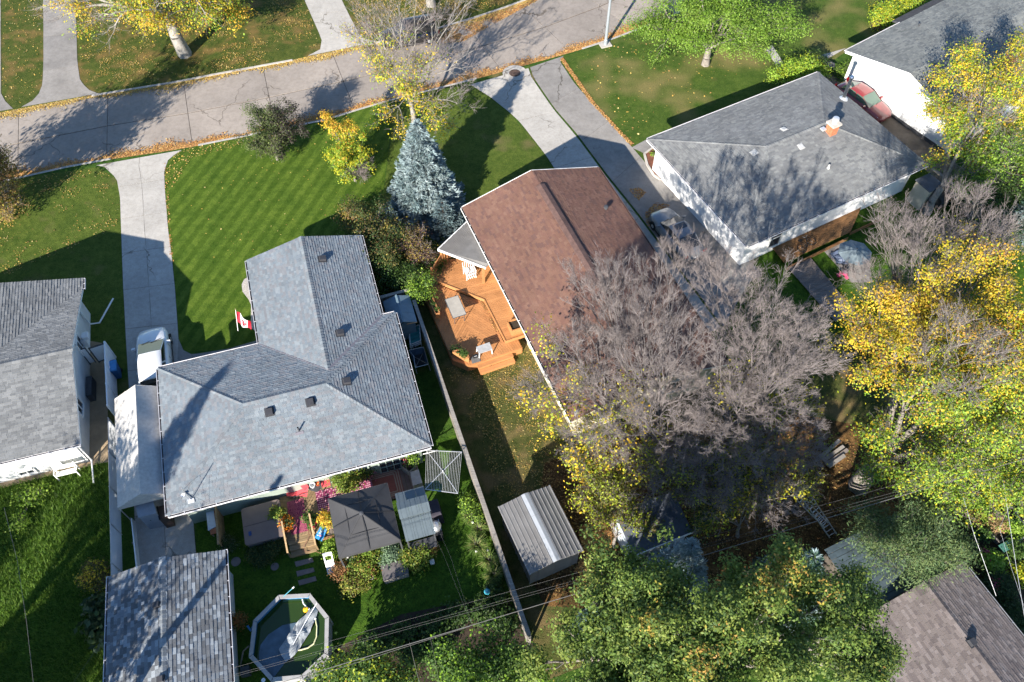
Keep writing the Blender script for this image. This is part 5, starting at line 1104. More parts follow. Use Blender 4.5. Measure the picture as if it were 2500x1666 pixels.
# clothes dryer
cd_ = thing('clothes_dryer', 'umbrella clothes line with parallel cords beside the fence', 'clothes line', G(1079, 1190)); q = GL([(1041, 1100), (1127, 1104), (1118, 1205), (1038, 1195)], 1.9); c = sum(q, Vector())/4
MB().lathe(Vector((c.x, c.y, 0)), [(.03, 0), (.03, 1.95), (0, 1.97)], 8).build('pole', m_alum, cd_)
for p in q: MB().bar(c-Z1*.02, p, .03, .03).build('arm', m_alum, cd_)
MB().bar(q[0], q[1], .03, .03).build('end_bar', m_alum, cd_); MB().bar(q[3], q[2], .03, .03).build('end_bar', m_alum, cd_)
m_cord = M('white_cord', (.62, .62, .6), .6)
for k in range(22): f = k/21; MB().tube([q[0].lerp(q[1], f), q[0].lerp(q[1], f).lerp(q[3].lerp(q[2], f), .5)-Z1*.03, q[3].lerp(q[2], f)], .007, 4).build('cord', m_cord, cd_)
MB().tube([G(1016, 1112, .6), G(1046, 1106, .9), G(1068, 1100, 1.3)], .03, 6).build('prop_bar', m_alum, cd_)
# flower pots
def pot(label, px, py, z, r, h, mat):
    t = thing('flower_pot', label, 'flower pot', G(px, py, z)); p = G(px, py, z)
    MB().lathe(p, [(r*.7, 0), (r, h*.95), (r*1.12, h*.95), (r*1.12, h), (r*.9, h), (r*.85, h*.85), (0, h*.85)], 18).build('pot', mat, t); MB().lathe(p+Z1*(h*.8), [(r*.85, 0), (0, .03)], 12).build('soil', m_soil, t); return t
pot('round grey stone pot beside the hot tub', 671, 1290, .42, .22, .4, M('stone_pot', (.42, .42, .41), .8, .1, 6)); pot('bright red round flower pot by the stair rail', 767, 1285, .42, .17, .32, M('red_glaze', (.55, .03, .06), .3)); pot('small terracotta pot under the marigolds', 700, 1296, .42, .2, .28, M('terracotta', (.42, .17, .09), .8))
pot('green plastic pot holding the yellow-green shrub', 672, 1262, .42, .16, .25, M('green_pot', (.05, .09, .05), .6)); pot('dark pot under the yellow coneflowers', 797, 1290, .1, .2, .4, m_dark); pot('dark pot with pink flowers by the back door', 888, 1150, .13, .18, .35, m_dark)
tw = thing('beach_towel', 'blue and white printed beach towel spread by the stair rail', 'towel', G(780, 1310, .3)); q = GL([(783, 1284), (800, 1290), (786, 1322), (768, 1313)], .5); m_tw = M('towel_blue', (.05, .30, .68), .9, .2, 4); MB().prism(q, (0, 0, -.02)).build('cloth', m_tw, tw)
e1, e2 = q[1]-q[0], q[3]-q[0]
for k, (x, y, sx, sy, mt) in enumerate(((.5, .35, .3, .18, 'w'), (.35, .55, .2, .1, 'w'), (.55, .72, .22, .12, 'p'), (.4, .3, .08, .12, 'b'), (.6, .5, .12, .07, 'b'), (.25, .75, .14, .08, 'w'))):
    mt_ = {'w': M('towel_white', (.6, .68, .72), .9), 'p': M('towel_pink', (.62, .3, .36), .9), 'b': M('towel_navy', (.02, .05, .14), .9)}[mt]; c = q[0]+e1*x+e2*y+Z1*(.004+k*.001); MB().lathe(c, [(.5, 0), (0, .002)], 9, ax=(e1*sx*1.4, e2*sy*1.4, Z1)).build('motif', mt_, tw)
dkb = thing('side_deck', 'low grey platform with wooden edge below the towel', 'platform', G(800, 1310)); boards(dkb, fb, [(6.5, -1.2), (6.5, -2.3), (7.4, -2.3), (7.4, -1.2)], .3, math.radians(90), .16, mat=m_greywood); MB().bar(fb(6.7, -2.35, .3), fb(7.35, -2.35, .3), .1, .1).build('edge_board', wood('reddish_board', (.3, .16, .08), .2), dkb)
hs = thing('garden_hose', 'thin brown garden hose looped over the deck steps', 'hose', G(740, 1330)); MB().tube([G(x, y, z) for x, y, z in ((752, 1290, .5), (755, 1310, .5), (748, 1325, .45), (741, 1335, .35), (745, 1348, .2), (765, 1344, .1), (785, 1352, .03), (795, 1345, .03), (800, 1338, .03))], .014, 6).build('hose', M('hose_brown', (.2, .09, .06), .6), hs); MB().lathe(G(752, 1290, .5), [(.03, 0), (.03, .08), (0, .08)], 8).build('nozzle', m_dark, hs)
for k, qx in enumerate(([(719, 1372), (762, 1362), (766, 1372), (723, 1384)], [(723, 1395), (765, 1386), (768, 1396), (726, 1408)], [(727, 1418), (770, 1407), (773, 1418), (731, 1430)])):
    s_o = solo(MB().prism(GL(qx, .035), (0, 0, -.05)), 'stepping_stone', M('paver_mauve', (.17, .145, .14), .9, .15, 4) if k == 0 else bpy.data.materials['paver_mauve'], ['stepping stone nearest the deck stairs', 'middle one of three rectangular stepping stones', 'stepping stone nearest the pool'][k], 'paver', G(*qx[0]), 'stepping stones from the stairs to the pool')
for k, (x, y, r, lb) in enumerate(((671, 1384, .2, 'round grey paver in the shaded lawn'), (576, 1372, .24, 'round grey paver beside the garage gutter'))): solo(MB().lathe(G(x, y, 0), [(r, 0), (r, .03), (0, .035)], 16), 'round_paver', bpy.data.materials['paver_mauve'], lb, 'paver', G(x, y))
# white pool ladder lying by the flower bed
ld = thing('pool_ladder', 'white plastic pool ladder standing by the flower bed', 'ladder', G(806, 1390))
tl, tr, bl, br = G(789, 1353, 1.0), G(808, 1349, 1.0), G(802, 1402, .05), G(820, 1398, .05)
for a, b in ((tl, bl), (tr, br)): MB().bar(a, b, .06, .05).build('rail', m_whiteplastic, ld); MB().bar(a, Vector((a.x, a.y, 0))-fb.Y*-.25, .05, .05).build('back_leg', m_whiteplastic, ld)
for f in (.05, .42, .58, .74, .92): MB().bar(tl.lerp(bl, f), tr.lerp(br, f), .17, .04).build('step', m_whiteplastic, ld)
# ---------------------------------------------------------------- pool
pl = thing('pool', 'octagonal above-ground pool with grey rim and half-drawn cover', 'pool', G(705, 1590)); RIM = [(680, 1453), (757, 1449), (803, 1506), (801, 1599), (740, 1658), (662, 1665), (607, 1604), (618, 1515)]
rp = GL(RIM, 1.2); pc = sum(rp, Vector())/8; m_rim = M('pool_rim_grey', (.33, .32, .31), .6, .1, 3); m_liner = M('pool_liner_blue', (.05, .22, .42), .5, .2, 5, fine=18)
for i in range(8):
    a, b = rp[i], rp[(i+1) % 8]; ia, ib = a+(pc-a).normalized()*.2, b+(pc-b).normalized()*.2
    MB().prism([a.lerp(b, .012), b.lerp(a, .012), ib.lerp(ia, .012), ia.lerp(ib, .012)], (0, 0, -.04)).build('rim', m_rim, pl)
    MB().prism([a.lerp(b, .012)+(pc-a).normalized()*.06-Z1*.05, b.lerp(a, .012)+(pc-b).normalized()*.06-Z1*.05, b+(pc-b).normalized()*.08-Z1*.05, a+(pc-a).normalized()*.08-Z1*.05], (0, 0, -1.15)).build('wall', m_rim, pl)
    o1, o2 = a+(pc-a).normalized()*.12-Z1*.05, b+(pc-b).normalized()*.12-Z1*.05; MB().add([o1, o2, o2-Z1*1.1, o1-Z1*1.1], [(0, 1, 2, 3)]).build('liner', m_liner, pl)
    MB().bar(a-Z1*.03+(pc-a).normalized()*.03, Vector((a.x, a.y, 0))+(pc-a).normalized()*.03, .09, .05, up=(1, 0, 0)).build('upright', m_rim, pl)
wt = [Vector((p.x, p.y, .82))+(pc-p).normalized()*.13 for p in rp]; m_water, t_, p_ = _new('pool_water'); p_.inputs['Base Color'].default_value = (.022, .045, .008, 1); p_.inputs['Roughness'].default_value = .06; p_.inputs['Specular IOR Level'].default_value = .5
b_ = t_.nodes.new('ShaderNodeBump'); b_.inputs['Strength'].default_value = .08; n_ = _noise(t_, 2.0, 3); t_.links.new(n_.outputs['Fac'], b_.inputs['Height']); t_.links.new(b_.outputs[0], p_.inputs['Normal'])
MB().poly([Vector((p.x, p.y, .82)) for p in wt]).build('water', m_water, pl)
cvr = thing('pool_cover', 'crumpled clear plastic cover pulled across the pool', 'cover', G(705, 1580, .9)); m_cover = M('cover_plastic', (.24, .26, .275), .35, .25, 1.6, spec=.5); m_wet = M('wet_cover', (.07, .11, .145), .3, .25, 2, spec=.5)
def crumple(px, z, mat, nm, amp, seed):
    rg = np.random.default_rng(seed); W = GL(px, z); c = sum(W, Vector())/len(W); mb = MB(); n = len(W); R = 6; ring = []
    for r in range(R+1):
        for i in range(n*3):
            a = W[i//3].lerp(W[(i//3+1) % n], (i % 3)/3); p = c.lerp(a, r/R); mb.v.append((p.x, p.y, z+amp*abs(math.sin(p.x*5.3+p.y*2.1+seed)*math.cos(p.y*4.1-p.x*1.7))+amp*.4*rg.random()))
    m = n*3
    for r in range(R):
        for i in range(m): mb.f.append((r*m+i, r*m+(i+1) % m, (r+1)*m+(i+1) % m, (r+1)*m+i)); mb.m.append(0)
    return mb.build(nm, mat, cvr, smooth=False)
crumple([(768, 1482), (777, 1493), (768, 1520), (757, 1545), (738, 1575), (722, 1600), (698, 1617), (689, 1603), (681, 1586), (700, 1560), (722, 1525), (745, 1503)], .86, m_cover, 'dry_sheet', .12, 3)
crumple([(725, 1520), (690, 1527), (655, 1550), (636, 1575), (632, 1600), (636, 1635), (668, 1656), (697, 1617), (682, 1586), (702, 1556)], .83, m_wet, 'wet_sheet', .015, 5)
MB().tube([G(774, 1472, 1.25), G(745, 1520, 1.02), G(715, 1575, .98)], .02, 6).build('draw_rope', m_whiteplastic, cvr)
hz = thing('pool_hose', 'yellowed vacuum hose curling on the pool water', 'hose', G(770, 1550, .85)); MB().tube([G(x, y, .87) for x, y in ((770, 1512), (774, 1530), (773, 1555), (766, 1572), (752, 1582), (735, 1587), (724, 1588))], .035, 7).build('hose', M('hose_yellow', (.60, .58, .34), .5), hz); MB().lathe(G(770, 1512, .86), [(.05, 0), (.05, .06), (0, .06)], 8).build('cuff', m_whiteplastic, hz)
hz = thing('pool_hose', 'short white hose near the pool float', 'hose', G(745, 1475, .85)); MB().tube([G(x, y, .9) for x, y in ((738, 1463), (741, 1474), (748, 1482), (754, 1488))], .03, 7).build('hose', m_whiteplastic, hz); MB().lathe(G(754, 1488, .86), [(.05, 0), (.05, .06), (0, .06)], 8).build('cuff', m_whiteplastic, hz)
ft_ = thing('pool_float', 'yellow duck shaped chlorine float on the pool', 'float', G(748, 1490, .85)); my = M('duck_yellow', (.75, .42, .02), .4); MB().lathe(G(747, 1490, .83), [(.06, 0), (.13, .05), (.12, .12), (.05, .16), (0, .17)], 12).build('body', my, ft_); MB().lathe(G(750, 1487, .96), [(.03, 0), (.07, .05), (.05, .11), (0, .12)], 10).build('head', my, ft_); MB().lathe(G(751.5, 1486, 1.0), [(.02, 0), (0, .06)], 6, ax=(Z1, fb.Y, fb.X)).build('beak', M('duck_orange', (.6, .2, .02), .4), ft_)
sk = thing('skimmer_pole', 'teal skimmer pole leaning over the pool rim', 'pole', G(690, 1455, 1.2)); MB().tube([G(692, 1457, 1.25), G(716, 1435, 1.7)], .02, 6).build('pole', M('teal_paint', (.05, .25, .32), .4), sk); MB().tube([G(714, 1437, 1.66), G(718, 1433, 1.75)], .03, 6).build('grip', m_whiteplastic, sk)
sk = thing('pool_pump', 'blue pipe and pump fitting beside the pool', 'pump', G(612, 1535)); MB().tube([G(604, 1528, .9), G(612, 1540, .8), G(618, 1530, 1.0)], .05, 7).build('pipe', M('pipe_blue', (.04, .18, .4), .4), sk); MB().tube([G(607, 1578, 1.1), G(594, 1590, .7), G(588, 1620, .2), G(590, 1640, .1)], .035, 6).build('hose', m_greywood, sk); MB().box(G(600, 1640, .2), (.4, .4, .4), fq.ax).build('housing', m_dark, sk)
ms = thing('wall_thermometer', 'small round white dial on the pool rim corner', 'gauge', G(643, 1660, 1.1)); MB().lathe(G(643, 1661, 1.2), [(.09, 0), (.09, .02), (.07, .02), (.07, .012), (0, .012)], 16).build('dial', m_whiteplastic, ms); MB().bar(G(641, 1661, 1.225), G(645, 1660, 1.225), .012, .006).build('needle', m_dark, ms)
# ---------------------------------------------------------------- narrow side yard
sh = thing('garden_shed', 'small slate blue gable shed squeezed against the fence', 'shed', fb(13.5, 9.5, 0)); m_sb = M('slate_blue', (.13, .19, .23), .6, .1, 3); Rm = 13.42
MB().prism(fb.rect(12.75, 8.62, 14.1, 10.35, 1.68), (0, 0, -1.68)).build('wall', m_sb, sh)
for a0, a1 in ((12.6, Rm), (Rm, 14.2)):
    z0, z1 = (1.68, 1.98) if a0 < Rm else (1.98, 1.68)
    for k in range(3):
        b0_, b1_ = 8.5+k*.67+.004, 8.5+(k+1)*.67-.004; MB().prism([fb(a0, b0_, z0), fb(a1, b0_, z1), fb(a1, b1_, z1), fb(a0, b1_, z0)], (0, 0, -.04)).build('roof_panel', m_sb, sh)
MB().bar(fb(Rm, 8.48, 1.985), fb(Rm, 10.53, 1.985), .1, .03).build('ridge_cap', m_sb, sh); MB().bar(fb(13.6, 8.47, 1.72), fb(14.2, 8.47, 1.66), .03, .06).build('trim', wood('shed_trim', (.5, .33, .18), .1), sh); MB().box(fb(13.4, 8.6, .85), (.7, .04, 1.5), fb.ax).build('door', m_sb, sh)
st_ = thing('chair_stack', 'stack of white folded lounge chairs with teal straps', 'chairs', G(1012, 830)); m_teal = M('teal_strap', (.05, .25, .26), .7, .15, 4)
for k in range(3):
    q = GL([(997+k, 812-k*5), (1022+k, 803-k*5), (1027, 840-k*4), (1002, 850-k*4)], .3+.12*k)
    for a, b in zip(q, q[1:]+q[:1]): MB().bar(a, b, .05, .05).build('frame', m_white, st_)
    for j in range(4): f = (j+.5)/4; MB().bar(q[0].lerp(q[3], f), q[1].lerp(q[2], f), .16, .012).build('strap', m_teal, st_)
for p in q: MB().box(Vector((p.x, p.y, .27)), (.05, .05, .55), fb.ax).build('leg', m_white, st_)
wb = thing('wheelbarrow', 'dark blue wheelbarrow tipped between the house and the fence', 'wheelbarrow', G(1024, 880)); q = GL([(998, 856), (1034, 848), (1046, 890), (1014, 898)], .6); cq = sum(q, Vector())/4; bq_ = [Vector((p.x, p.y, .25))+(cq-p)*.3 for p in q]
m_wb = M('barrow_blue', (.05, .08, .12), .5, .2, 4)
for i in range(4): MB().add([q[i], q[(i+1) % 4], bq_[(i+1) % 4], bq_[i]], [(0, 1, 2, 3)]).build('tray_side', m_wb, wb)
MB().poly(bq_).build('tray_floor', m_black, wb); MB().tube([q[3]+Z1*.02, G(1010, 870, .7), q[0]+Z1*.02, q[1]+Z1*.02, q[2]+Z1*.02, q[3]+Z1*.02], .02, 6).build('rim', m_steel, wb)
for s in (0, 1): MB().tube([bq_[s], q[2+s] if s == 0 else q[3], (q[2] if s == 0 else q[3])+(q[2]-q[1]).normalized()*.5+Z1*.1], .022, 6).build('handle', m_fence, wb)
MB().lathe(G(1012, 852, .2), [(.1, -.04), (.2, -.03), (.2, .03), (.1, .04)], 14, ax=(fb.Y, Z1, fb.X)).build('wheel', m_rubber, wb)
ws = thing('wood_stand', 'white towel on a reddish wooden stand behind the house', 'stand', G(520, 1300)); MB().prism(GL([(508, 1240), (525, 1232), (533, 1300), (514, 1306)], .8), (0, 0, -.06)).build('top', wood('red_plank', (.32, .13, .07), .2), ws); MB().prism(GL([(503, 1250), (521, 1246), (527, 1286), (508, 1296)], .84), (0, 0, -.03)).build('towel', M('pale_towel', (.45, .52, .6), .9, .1, 6), ws)
for x, y in ((511, 1244), (524, 1236), (531, 1296), (517, 1302)): MB().box(G(x, y, .4), (.06, .06, .8), fb.ax).build('leg', m_fence, ws)
scr = thing('privacy_screen', 'brown timber privacy screen between pad and hot tub', 'fence', G(530, 1310))
A, B = G(526, 1236, 1.4), G(533, 1330, 1.4); Xs = (B-A).normalized(); n = int((B-A).length/.15)
for i in range(n): MB().box(A+Xs*((i+.5)*.15)-Z1*.7, (.14, .025, 1.4), (Xs, Vector((-Xs.y, Xs.x, 0)), Z1)).build('board', m_oldwood, scr)
MB().bar(A, B, .1, .05).build('cap_rail', m_oldwood, scr)
# bench at the left house back wall
bh = thing('garden_bench', 'white slatted bench against the left house back wall', 'bench', G(140, 1150)); A, B = fl_(-2.15, .05, 0), fl_(-1.1, .05, 0)
for k in range(3): MB().bar(A-fl_.Y*(.1*k+.05)+Z1*.48, B-fl_.Y*(.1*k+.05)+Z1*.48, .085, .03).build('seat_slat', m_white, bh)
for k in range(3): MB().bar(A+fl_.Y*.08+Z1*(.6+.13*k), B+fl_.Y*.08+Z1*(.6+.13*k), .03, .1).build('back_slat', m_white, bh)
for p in (A, B): MB().bar(p-fl_.Y*.3+Z1*.72, p+fl_.Y*.1+Z1*.72, .05, .04).build('arm', m_white, bh); MB().box(p-fl_.Y*.28+Z1*.36, (.05, .05, .72), fl_.ax).build('leg', m_white, bh); MB().box(p+fl_.Y*.08+Z1*.48, (.05, .05, .96), fl_.ax).build('leg', m_white, bh)
# ---------------------------------------------------------------- metal shed
fs = Fr(1293, 1400, 2.0, 24.0); sh = thing('metal_shed', 'grey ribbed metal garden shed with pale ridge cap', 'shed', fs(1.4, 1.8, 0)); m_ms = M('shed_grey', (.17, .165, .16), .5, .12, 1.5, metal=.2); m_mw = M('shed_wall', (.24, .235, .23), .55, .1, 2, metal=.1); Ws, Ls = 2.78, 3.6
MB().prism(fs.rect(.12, .12, Ws-.12, Ls-.12, 1.92), (0, 0, -1.92)).build('wall', m_mw, sh)
for k in range(9): x = .12+k*(Ws-.24)/8; MB().box(fs(x, .11, .95), (.05, .02, 1.9), fs.ax).build('wall_rib', m_mw, sh)
for k in range(11): y = .15+k*.33; MB().box(fs(.11, y, .95), (.02, .05, 1.9), fs.ax).build('wall_rib', m_mw, sh)
for side in (0, 1):
    for k in range(6):
        x0, x1 = (k*1.39/6, (k+1)*1.39/6) if side == 0 else (1.39+k*1.39/6, 1.39+(k+1)*1.39/6); zf = lambda x: 2.0+.26*(1-abs(x-1.39)/1.39)
        MB().prism([fs(x0+.004, -.06, zf(x0)), fs(x1-.004, -.06, zf(x1)), fs(x1-.004, Ls+.06, zf(x1)), fs(x0+.004, Ls+.06, zf(x0))], (0, 0, -.03)).build('roof_panel', m_ms, sh)
        xr = x0 if side == 0 else x1; MB().bar(fs(xr, -.06, zf(xr)+.012), fs(xr, Ls+.06, zf(xr)+.012), .03, .03).build('roof_rib', m_mw, sh)
for k in range(3): y0, y1 = -.07+k*(Ls+.14)/3+.004, -.07+(k+1)*(Ls+.14)/3-.004; MB().add([fs(1.2, y0, 2.25), fs(1.39, y0, 2.3), fs(1.58, y0, 2.25), fs(1.58, y1, 2.25), fs(1.39, y1, 2.3), fs(1.2, y1, 2.25)], [(0, 1, 4, 5), (1, 2, 3, 4)]).build('ridge_cap', M('pale_metal', (.42, .44, .46), .4, .06, 3, metal=.3) if k == 0 else bpy.data.materials['pale_metal'], sh)
for x, w_ in ((0, .05), (Ws, .05)): MB().bar(fs(x, -.08, 1.97), fs(x, Ls+.08, 1.97), .07, .1).build('fascia', m_mw, sh)
for x in (.95, 1.8): MB().box(fs(x, .1, .95), (.82, .03, 1.75), fs.ax).build('door', m_mw, sh)
# dark low shed under the bare tree, teal roofed shed by the lower right house
f5 = Fr(1545, 1352, 1.9, 22.0); sh = thing('low_shed', 'low dark blue shed with white eave under the bare tree', 'shed', f5(1.7, 1, 0)); m_ds = M('dark_slate', (.075, .085, .105), .8, .2, 2)
MB().prism(f5.rect(.1, .1, 3.1, 1.9, 1.85), (0, 0, -1.85)).build('wall', m_paleblue, sh)
for k in range(7): x0, x1 = k*.457+.003, (k+1)*.457-.003; MB().prism([f5(x0, -.1, 1.9), f5(x1, -.1, 1.9), f5(x1, 2.05, 2.25), f5(x0, 2.05, 2.25)], (0, 0, -.05)).build('roof_panel', m_ds, sh)
MB().bar(f5(0, -.13, 1.86), f5(3.2, -.13, 1.86), .04, .14).build('fascia', m_white, sh)
f6 = Fr(2060, 1420, 2.3, 25.2); sh = thing('teal_shed', 'shed with dark teal plank-like roof behind the mauve-roofed house', 'shed', f6(1.9, 0, 0)); m_tl = M('teal_roof', (.06, .085, .10), .8, .25, 2.5)
a0, a1 = .0, 4.3; MB().prism(f6.rect(.15, -2.6, 4.15, 1.45, 2.2), (0, 0, -2.2)).build('wall', m_barkdark, sh)
for k in range(15): y0, y1 = -2.75+k*.29, -2.75+(k+1)*.29; zz = lambda y: 2.25+.16*(y+2.75)*.45; MB().prism([f6(a0, y0, zz(y0)+.05+.02*math.sin(k*5)), f6(a1, y0, zz(y0)+.05+.02*math.sin(k*3)), f6(a1, y1-.015, zz(y1)), f6(a0, y1-.015, zz(y1))], (0, 0, -.03)).build('roof_plank', m_tl, sh)
# extension ladder leaning
ld = thing('ladder', 'aluminium extension ladder lying in the shaded leaf litter', 'ladder', G(2000, 1270))
for L0, R0, L1, R1, z, n in (((1934, 1210), (1945, 1197), (2012, 1288), (2022, 1278), .25, 11), ((1961, 1222), (1976, 1204), (2026, 1314), (2043, 1305), .12, 10)):
    a, b, c, d = G(*L0, z+.5), G(*R0, z+.5), G(*L1, z), G(*R1, z)
    for p, q in ((a, c), (b, d)): MB().bar(p, q, .03, .08).build('rail', m_alum, ld)
    for k in range(n): f = (k+.5)/n; MB().tube([a.lerp(c, f), b.lerp(d, f)], .016, 6).build('rung', m_alum, ld)
lp = thing('lumber_pile', 'old planks stacked by a tree trunk in the shade', 'planks', G(2040, 1120, 0))
for k, (p, q, z) in enumerate((((2010, 1125), (2060, 1090), .12), ((2016, 1135), (2070, 1098), .2), ((2005, 1115), (2050, 1075), .3), ((2000, 1110), (2018, 1130), .45), ((2022, 1140), (2062, 1112), .3))): MB().bar(G(*p, z), G(*q, z), .2, .06).build('plank', m_greywood if k % 2 else m_fence, lp)
# ---------------------------------------------------------------- back yard of the grey house
gd = thing('deck', 'brown stained deck behind the grey house', 'deck', fg(7, -.5, 0)); boards(gd, fg, [(3.0, .42), (2.85, -1.25), (7.9, -1.15), (8.3, -.9), (10.9, -.9), (10.9, .42)], .32, 0, .145, mat=m_planks)
MB().bar(fg(2.85, -1.27, .16), fg(7.9, -1.17, .16), .04, .3).build('skirt_board', m_planks, gd); MB().bar(fg(8.3, -.92, .16), fg(10.9, -.92, .16), .04, .3).build('skirt_board', m_planks, gd)
bw = thing('boardwalk', 'grey brown boardwalk leading away from the deck', 'boardwalk', fg(3.9, -3.3, 0)); boards(bw, fg, [(2.95, -1.3), (2.75, -5.9), (4.3, -5.9), (4.75, -1.3)], .14, 0, .145, mat=m_greywood)
bk = thing('bicycle', 'dark bicycle lying on the brown deck', 'bicycle', fg(5.0, -.35, .33)); c0, c1 = fg(4.55, -.55, .42), fg(5.45, -.35, .42); tz = (fg.X, fg.Y*.95+Z1*.3, Z1)
for c in (c0, c1):
    ring = [c+fg.X*(.32*math.cos(k*math.pi/9))+(fg.Y*.95+Z1*.12)*(.32*math.sin(k*math.pi/9)) for k in range(19)]; w_o = MB().tube(ring, .022, 6, cap=False).build('wheel', m_rubber, bk)
    s_ = MB()
    for k in range(0, 18, 3): s_.tube([c, ring[k]], .004, 4)
    s_.build('spokes', m_steel, w_o)
mid = fg(4.95, -.62, .45); top1, top0 = fg(5.25, -.02, .5), fg(4.8, -.08, .5)
f_ = MB()
for a, b in ((c0, mid), (mid, top1), (top0, top1), (top0, mid), (c0, top0), (c1, top1)): f_.tube([a, b], .018, 6)
f_.build('frame', m_black, bk); MB().tube([fg(5.1, .12, .55), top1, fg(5.45, .1, .55)], .015, 6).build('handlebar', m_steel, bk); MB().box(top0+fg.Y*.06, (.24, .12, .05), fg.ax).build('saddle', m_black, bk)
um = thing('patio_umbrella', 'folded-out pale grey market umbrella over the patio', 'umbrella', G(2085, 640)); c = G(2092, 608, 1.9); m_um = M('umbrella_grey', (.15, .19, .21), .85, .12, 2)
for k in range(8):
    a, b = [c+Vector((math.cos(x), math.sin(x), 0))*1.05-Z1*.35 for x in (k*math.pi/4, (k+1)*math.pi/4)]; MB().add([c, a, b, a.lerp(b, .5).lerp(c, .5)-Z1*.03], [(0, 1, 3), (1, 2, 3), (2, 0, 3)]).build('canopy_panel', m_um, um)
MB().lathe(Vector((c.x, c.y, 0)), [(.025, 0), (.025, 1.95), (0, 2.0)], 8).build('pole', m_dark, um); MB().lathe(Vector((c.x, c.y, 0)), [(.28, 0), (.25, .08), (.04, .1)], 14).build('base', m_dark, um)
pg = sheet('patio_paving', [(2010, 612), (2060, 590), (2120, 625), (2130, 690), (2080, 690)], m_drive2, .013)
tp = thing('tarpaulin', 'rumpled dark blue tarpaulin on the patio', 'tarpaulin', G(2045, 630)); cvr = tp; crumple([(2025, 622), (2050, 612), (2075, 632), (2068, 650), (2040, 645)], .05, M('tarp_blue', (.07, .09, .14), .5, .3, 3), 'sheet', .16, 8); MB().tube([G(2025, 622, .08), G(2050, 612, .1), G(2075, 632, .08), G(2068, 650, .08), G(2040, 645, .08)], .02, 5).build('hem', m_dark, tp)
kc = thing('child_tricycle', 'pink plastic child tricycle on the shaded grass', 'tricycle', G(2055, 678)); m_pk = M('pink_plastic', (.45, .06, .14), .4); c = G(2055, 676); MB().box(c+Z1*.3, (.5, .12, .1), fg.yaw-.9).build('frame', m_pk, kc); MB().box(c+Z1*.42+fg.X*.1, (.22, .2, .08), fg.ax).build('seat', M('violet_plastic', (.25, .12, .2), .5), kc)
for dx, dy in ((-.22, .12), (.2, .05), (.12, -.25)): MB().lathe(c+fg.X*dx+fg.Y*dy+Z1*.14, [(.05, -.04), (.14, -.03), (.14, .03), (.05, .04)], 12, ax=(fg.Y, Z1, fg.X)).build('wheel', m_pk, kc)
MB().bar(c-fg.X*.3+Z1*.55-fg.Y*.12, c-fg.X*.1+Z1*.55+fg.Y*.16, .04, .04).build('handlebar', m_black, kc)
hx = thing('garden_shed', 'pale beige shed with dark flat roof behind the grey house', 'shed', fg(14.4, -.9, 0)); m_bg = M('beige_panel', (.46, .42, .33), .8, .12, 2)
MB().prism(fg.rect(13.85, -1.45, 15.0, -.3, 1.75), (0, 0, -1.75)).build('wall', m_bg, hx); MB().prism(fg.rect(13.78, -1.52, 15.07, -.23, 1.85), (0, 0, -.08)).build('roof', m_ds, hx); MB().box(fg(14.3, -1.46, .85), (.6, .03, 1.6), fg.ax).build('door', m_bg, hx); MB().box(fg(14.5, -1.49, .9), (.05, .03, .1), fg.ax).build('handle', m_dark, hx)
boxy('storage_box', 'dark grey box beside the pale beige shed', 'box', [(2290, 478), (2310, 468), (2325, 482), (2300, 494)], .8, m_dark)
board_fence('wooden_fence', 'weathered fence behind the pale beige shed', G(2275, 412, 1.5), G(2400, 495, 1.5), 1.45, m_fence)
pot('black bucket on the grass by the entry walk', 2023, 172, 0, .3, .55, m_dark)
# raised beds, lower right garden
for k, (qx, lb) in enumerate((([(2397, 1283), (2470, 1236), (2500, 1280), (2440, 1325)], 'raised garden bed with grey timber edge in the upper garden'), ([(2448, 1345), (2520, 1300), (2560, 1350), (2485, 1390)], 'raised garden bed with pale timber edge beside the wires'))): planter('raised_bed', lb, GL(qx, .3), 0, .3, m_fence, fo_)
bk = thing('garden_crate', 'dark green glass-sided crate at the raised bed corner', 'crate', G(2455, 1335)); MB().box(G(2455, 1335, .3), (.5, .35, .55), fo_.ax).build('body', M('green_glass', (.03, .11, .08), .2, spec=.6), bk); MB().box(G(2455, 1335, .6), (.55, .4, .04), fo_.ax).build('lid', M('green_lid', (.06, .16, .12), .4), bk)
# solar lights and gazing ball by the grasses
gb = thing('gazing_ball', 'turquoise gazing ball on a stand beside the ornamental grass', 'ornament', G(1189, 1445)); MB().lathe(G(1189, 1445, 0), [(.12, 0), (.05, .08), (.05, .5), (.09, .55)], 12).build('stand', m_dark, gb); MB().lathe(G(1189, 1445, .68), [(0, -.16)]+[(.16*math.cos(a), .16*math.sin(a)) for a in np.linspace(-1.4, 1.4, 9)]+[(0, .16)], 16).build('ball', M('turquoise_glass', (.05, .28, .36), .12, spec=.7), gb, smooth=True)
for k, (x, y, lb) in enumerate(((1163, 1347, 'solar stake light lowest in the ornamental grass'), (1190, 1346, 'solar stake light nearest the fence boards'), (1154, 1277, 'solar stake light highest along the flower strip'))):
    s_l = thing('solar_light', lb, 'garden light', G(x, y), 'solar lights in the grass strip'); MB().lathe(G(x, y, 0), [(.012, 0), (.012, .5)], 6).build('stake', m_steel, s_l); MB().lathe(G(x, y, .5), [(.05, 0), (.06, .08), (.03, .1), (0, .11)], 10).build('lamp_head', m_whiteplastic, s_l)
for k, (x, y, lb) in enumerate(((906, 1408, 'pale square post lantern left of the deck box'), (1055, 1372, 'pale square post lantern right of the deck box'))):
    s_l = thing('garden_lantern', lb, 'lantern', G(x, y)); MB().box(G(x, y, .22), (.16, .16, .44), fb.ax).build('body', M('pale_stone', (.45, .43, .4), .8), s_l); MB().box(G(x, y, .46), (.22, .22, .05), fb.ax).build('cap', M('pale_stone2', (.5, .48, .45), .8), s_l)
